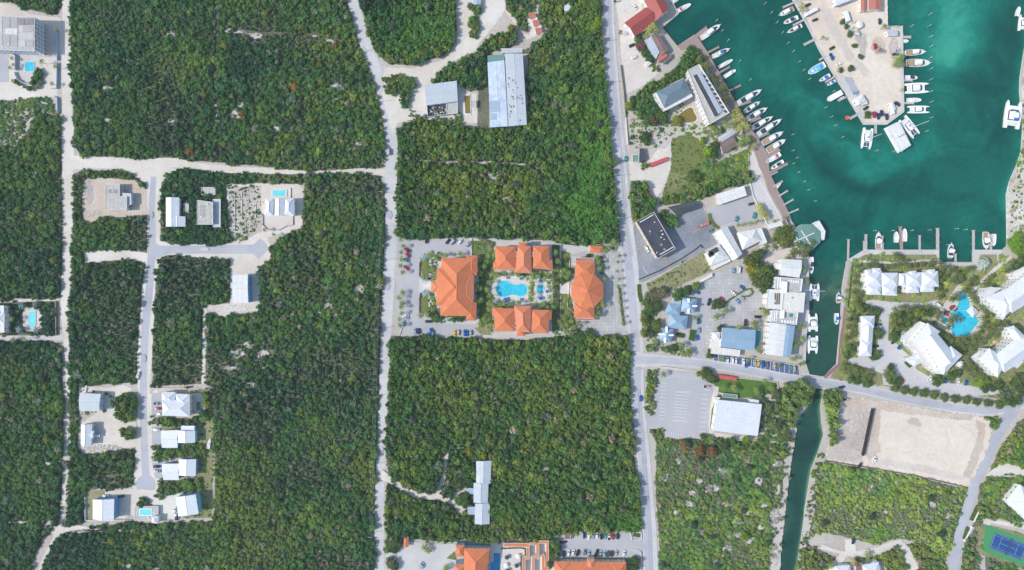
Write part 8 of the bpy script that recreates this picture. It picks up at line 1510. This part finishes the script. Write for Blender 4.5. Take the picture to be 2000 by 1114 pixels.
trees('by the white cottages of the dead-end road', [(404,772,3.4,(.11,.19,.04)),(405,788,3,(.15,.19,.03)),(402,816,3.4,(.10,.18,.06)),(398,806,3),(366,944,4,(.10,.18,.03)),(374,950,4,(.10,.18,.03))], h=4)
PQ.sort(key=lambda a: -a[2])
for a in PQ[:298]: build_palm(*a)
if PQ[298:]:
    rest = PQ[298:]; pv = []
    for me in PALM[:3]:
        V = [(v.co.x, v.co.y, v.co.z+2.2) for v in me.vertices]; F = [tuple(p.vertices) for p in me.polygons]; C = [random.uniform(.7, 1.35) for _ in F]; n0 = len(V)
        for z in (0, 2.2):
            for i in range(5): V.append((.06*math.cos(i*1.2566), .06*math.sin(i*1.2566), z))
        for i in range(5): F.append((n0+i, n0+(i+1) % 5, n0+5+(i+1) % 5, n0+5+i)); C.append(.8)
        pv.append((V, F, C))
    n = len(rest); rr_ = np.array([a[2] for a in rest]); pts = np.array([tuple(W(a[0], a[1], a[2]*2.2))[:2]+(0,) for a in rest]); scl = np.stack([rr_, rr_, rr_], -1)
    scrub_object('small_palms', 'the smallest palms of the rows and gardens round the hotels', pts, scl, rng.uniform(0, 6.28, n), rng.integers(0, 3, n), np.array([a[4] for a in rest]), pv)
# clipped hedges
def hedge(where, line_, wd, h, col):
    P_, _ = dense(line_, None, 10); mb = MB(); q = [W(*p) for p in P_]; V, F, C = [], [], []; o = thing('hedge', where, 'hedge', (q[0].x, q[0].y, 0))
    for a, b_ in zip(q[:-1], q[1:]):
        d = b_-a; n = max(4, int(d.length*wd*5)); u = d.normalized(); v = Vector((-u.y, u.x, 0))
        mb2 = MB(); mb2.box(((a.x+b_.x)/2-q[0].x, (a.y+b_.y)/2-q[0].y, h*.45), (d.length+.3, wd*.8, h*.85), 0, math.atan2(d.y, d.x)); base = len(V); V += mb2.v; F += [tuple(i+base for i in f) for f in mb2.f]; C += [.8]*len(mb2.f)
        for _ in range(n):
            c = a+d*random.random()+v*random.uniform(-.5, .5)*wd-q[0]; c.z = h*random.uniform(.75, 1.08); s_ = random.uniform(.18, .4); nn = Vector((random.uniform(-.6, .6), random.uniform(-.6, .6), 1)).normalized(); t1 = nn.orthogonal().normalized()*s_; t2 = nn.cross(t1).normalized()*s_; base = len(V); V += [tuple(c+t1), tuple(c+t2), tuple(c-t1), tuple(c-t2)]; F.append((base, base+1, base+2, base+3)); C.append(random.uniform(.65, 1.4))
    c = link('foliage', crown_mesh((V, F, C), 'foliage'), o); c.color = (*col, 1); c['kind'] = 'stuff'
HG = (.09,.15,.03)
hedge('low hedge strip between the parking rows of the grid-paved lot', Q(1413,594,1430,582,1450,569,1456,566), 1.2, 1.0, (.16,.22,.04))
hedge('looped hedge of the palm island in the grid-paved lot', Q(1458,566,1466,564,1470,572,1462,579,1452,580), 1.2, 1.0, (.2,.25,.05))
hedge('yellow-green hedge on the curving kerb of the dark asphalt lot', Q(1384,418,1388,432,1396,442,1403,446), 2.4, 1.2, (.2,.25,.04))
hedge('reddish clipped hedge round the upper entrance lawn', Q(821,512,820,540,828,544), .8, .8, (.16,.03,.04)); hedge('reddish clipped hedge round the lower entrance lawn', Q(830,568,821,574,820,612), .8, .8, (.16,.03,.04))
hedge('hedge on the median strip of the main road', Q(1209,562,1212,590,1215,615,1218,636), 1.4, 1.1, (.13,.15,.05)); hedge('bright hedge patch at the corner of the vacant lot', Q(1247,556,1248,574,1252,590), 2.6, 1.0, (.09,.20,.03))
hedge('hedge block in the courtyard of the two lower blue cottages', Q(1321,654,1336,656), 3.4, 1.1, (.06,.12,.03)); hedge('tall green hedge patch right of the blue cottages', Q(1353,645,1352,655,1350,665), 4.6, 1.3, (.07,.17,.03))
hedge('pair of clipped hedge bars beside the big white hotel drive', Q(1768,706,1778,716), 3.2, .9, (.09,.15,.03)); hedge('second clipped hedge bar nearest the big white hotel', Q(1775,701,1784,711), 2.2, .9, (.11,.19,.03))
hedge('long hedge along the inner edge of the resort quay boardwalk', Q(1664,520,1660,560,1656,600), .8, .8, HG); hedge('clipped hedge along the top of the octagonal building paving', Q(1085,474,1110,477,1130,480), 1, 1, HG)
hedge('hedge strip in the white entrance wall, upper piece', Q(1909,988,1896,1016), 3.0, 1.2, (.12,.19,.05)); hedge('hedge strip in the white entrance wall, lower piece', Q(1889,1030,1882,1052), 3.0, 1.2, (.12,.19,.05))
hedge('dark green hedge round the first stepped courtyard terrace', Q(979,1071,1026,1071,1026,1086,1018,1088,1018,1118), .8, 1, (.04,.09,.04)); hedge('hedge in the walled planter at the car park entrance', Q(1236,1044,1249,1046), 2.6, 1, (.12,.18,.05))
for lb, c_ in (('left grass bed in front of the bottom hotel', Q(872,1090,888,1076,890,1094)),): sheet('lawn', c_, 'grass', lb)
# curved gravel-lot boulders and loose rocks on the sandy plots
def rocks(name, label, cx, cy, rx, ry, n, mat, smin=.25, smax=.8):
    mb = MB()
    for _ in range(n):
        a = random.uniform(0, 6.28); q_ = math.sqrt(random.random()); p = W(cx+rx*q_*math.cos(a), cy+ry*q_*math.sin(a)); s_ = random.uniform(smin, smax); k = 5
        base = [(p.x+s_*.6*math.cos(2*math.pi*i/k)*random.uniform(.7, 1.2), p.y+s_*.6*math.sin(2*math.pi*i/k)*random.uniform(.7, 1.2)) for i in range(k)]; z0, z1 = .1, .32+s_*random.uniform(.15, .35)
        for i in range(k): mb.face([(*base[i], z0), (*base[(i+1) % k], z0), (p.x, p.y, z1)])
    link(name, mb.mesh(name, MT[mat]), kind='stuff', label=label)
rocks('rubble', 'loose white rubble on the graded plot left of the pale house', 174, 375, 9, 24, 260, 'kerb'); rocks('rubble', 'loose rocks below the pale house', 180, 418, 20, 8, 90, 'kerb'); rocks('rubble', 'crushed rock ridges at the left of the graded lot', 1676, 845, 14, 50, 500, 'rubble', .4, 1.3)
rocks('rubble', 'loose stones on the bare plot with foundations', 478, 412, 30, 42, 260, 'kerb', .2, .7); rocks('rubble', 'rubble heap beside the round pool terrace', 254, 1011, 9, 4, 60, 'kerb'); rocks('rubble', 'loose stones along the top of the graded lot', 1790, 812, 120, 4, 240, 'dirt', .3, 1); rocks('rubble', 'rubble below the narrow white house', 200, 876, 38, 8, 260, 'dirt', .4, 1.4)
rocks('rubble', 'pale rocks in the clearing below the blue-walled house', 458, 606, 46, 10, 240, 'kerb'); rocks('rubble', 'stone revetment along the right harbour shore', 1969, 420, 3, 60, 200, 'kerb', .3, 1); rocks('rubble', 'pale rocks at the upper left edge clearing', 12, 288, 16, 10, 120, 'kerb', .4, 1.1)
# ------------------------------------------------------------------ thin air between the camera and the ground
mb = MB(); mb.box((0, 0, (H+30-6)/2), (3000, 2600, H+36)); hz = bpy.data.materials.new('thin_air'); hz.use_nodes = True; t = hz.node_tree
t.nodes.remove(t.nodes['Principled BSDF']); v = t.nodes.new('ShaderNodeVolumePrincipled'); v.inputs['Color'].default_value = (.80, .90, 1, 1); v.inputs['Density'].default_value = .00007; v.inputs['Anisotropy'].default_value = .0
t.links.new(v.outputs[0], t.nodes['Material Output'].inputs['Volume']); link('haze', mb.mesh('haze', hz), kind='stuff', label='thin blue air over the whole place')
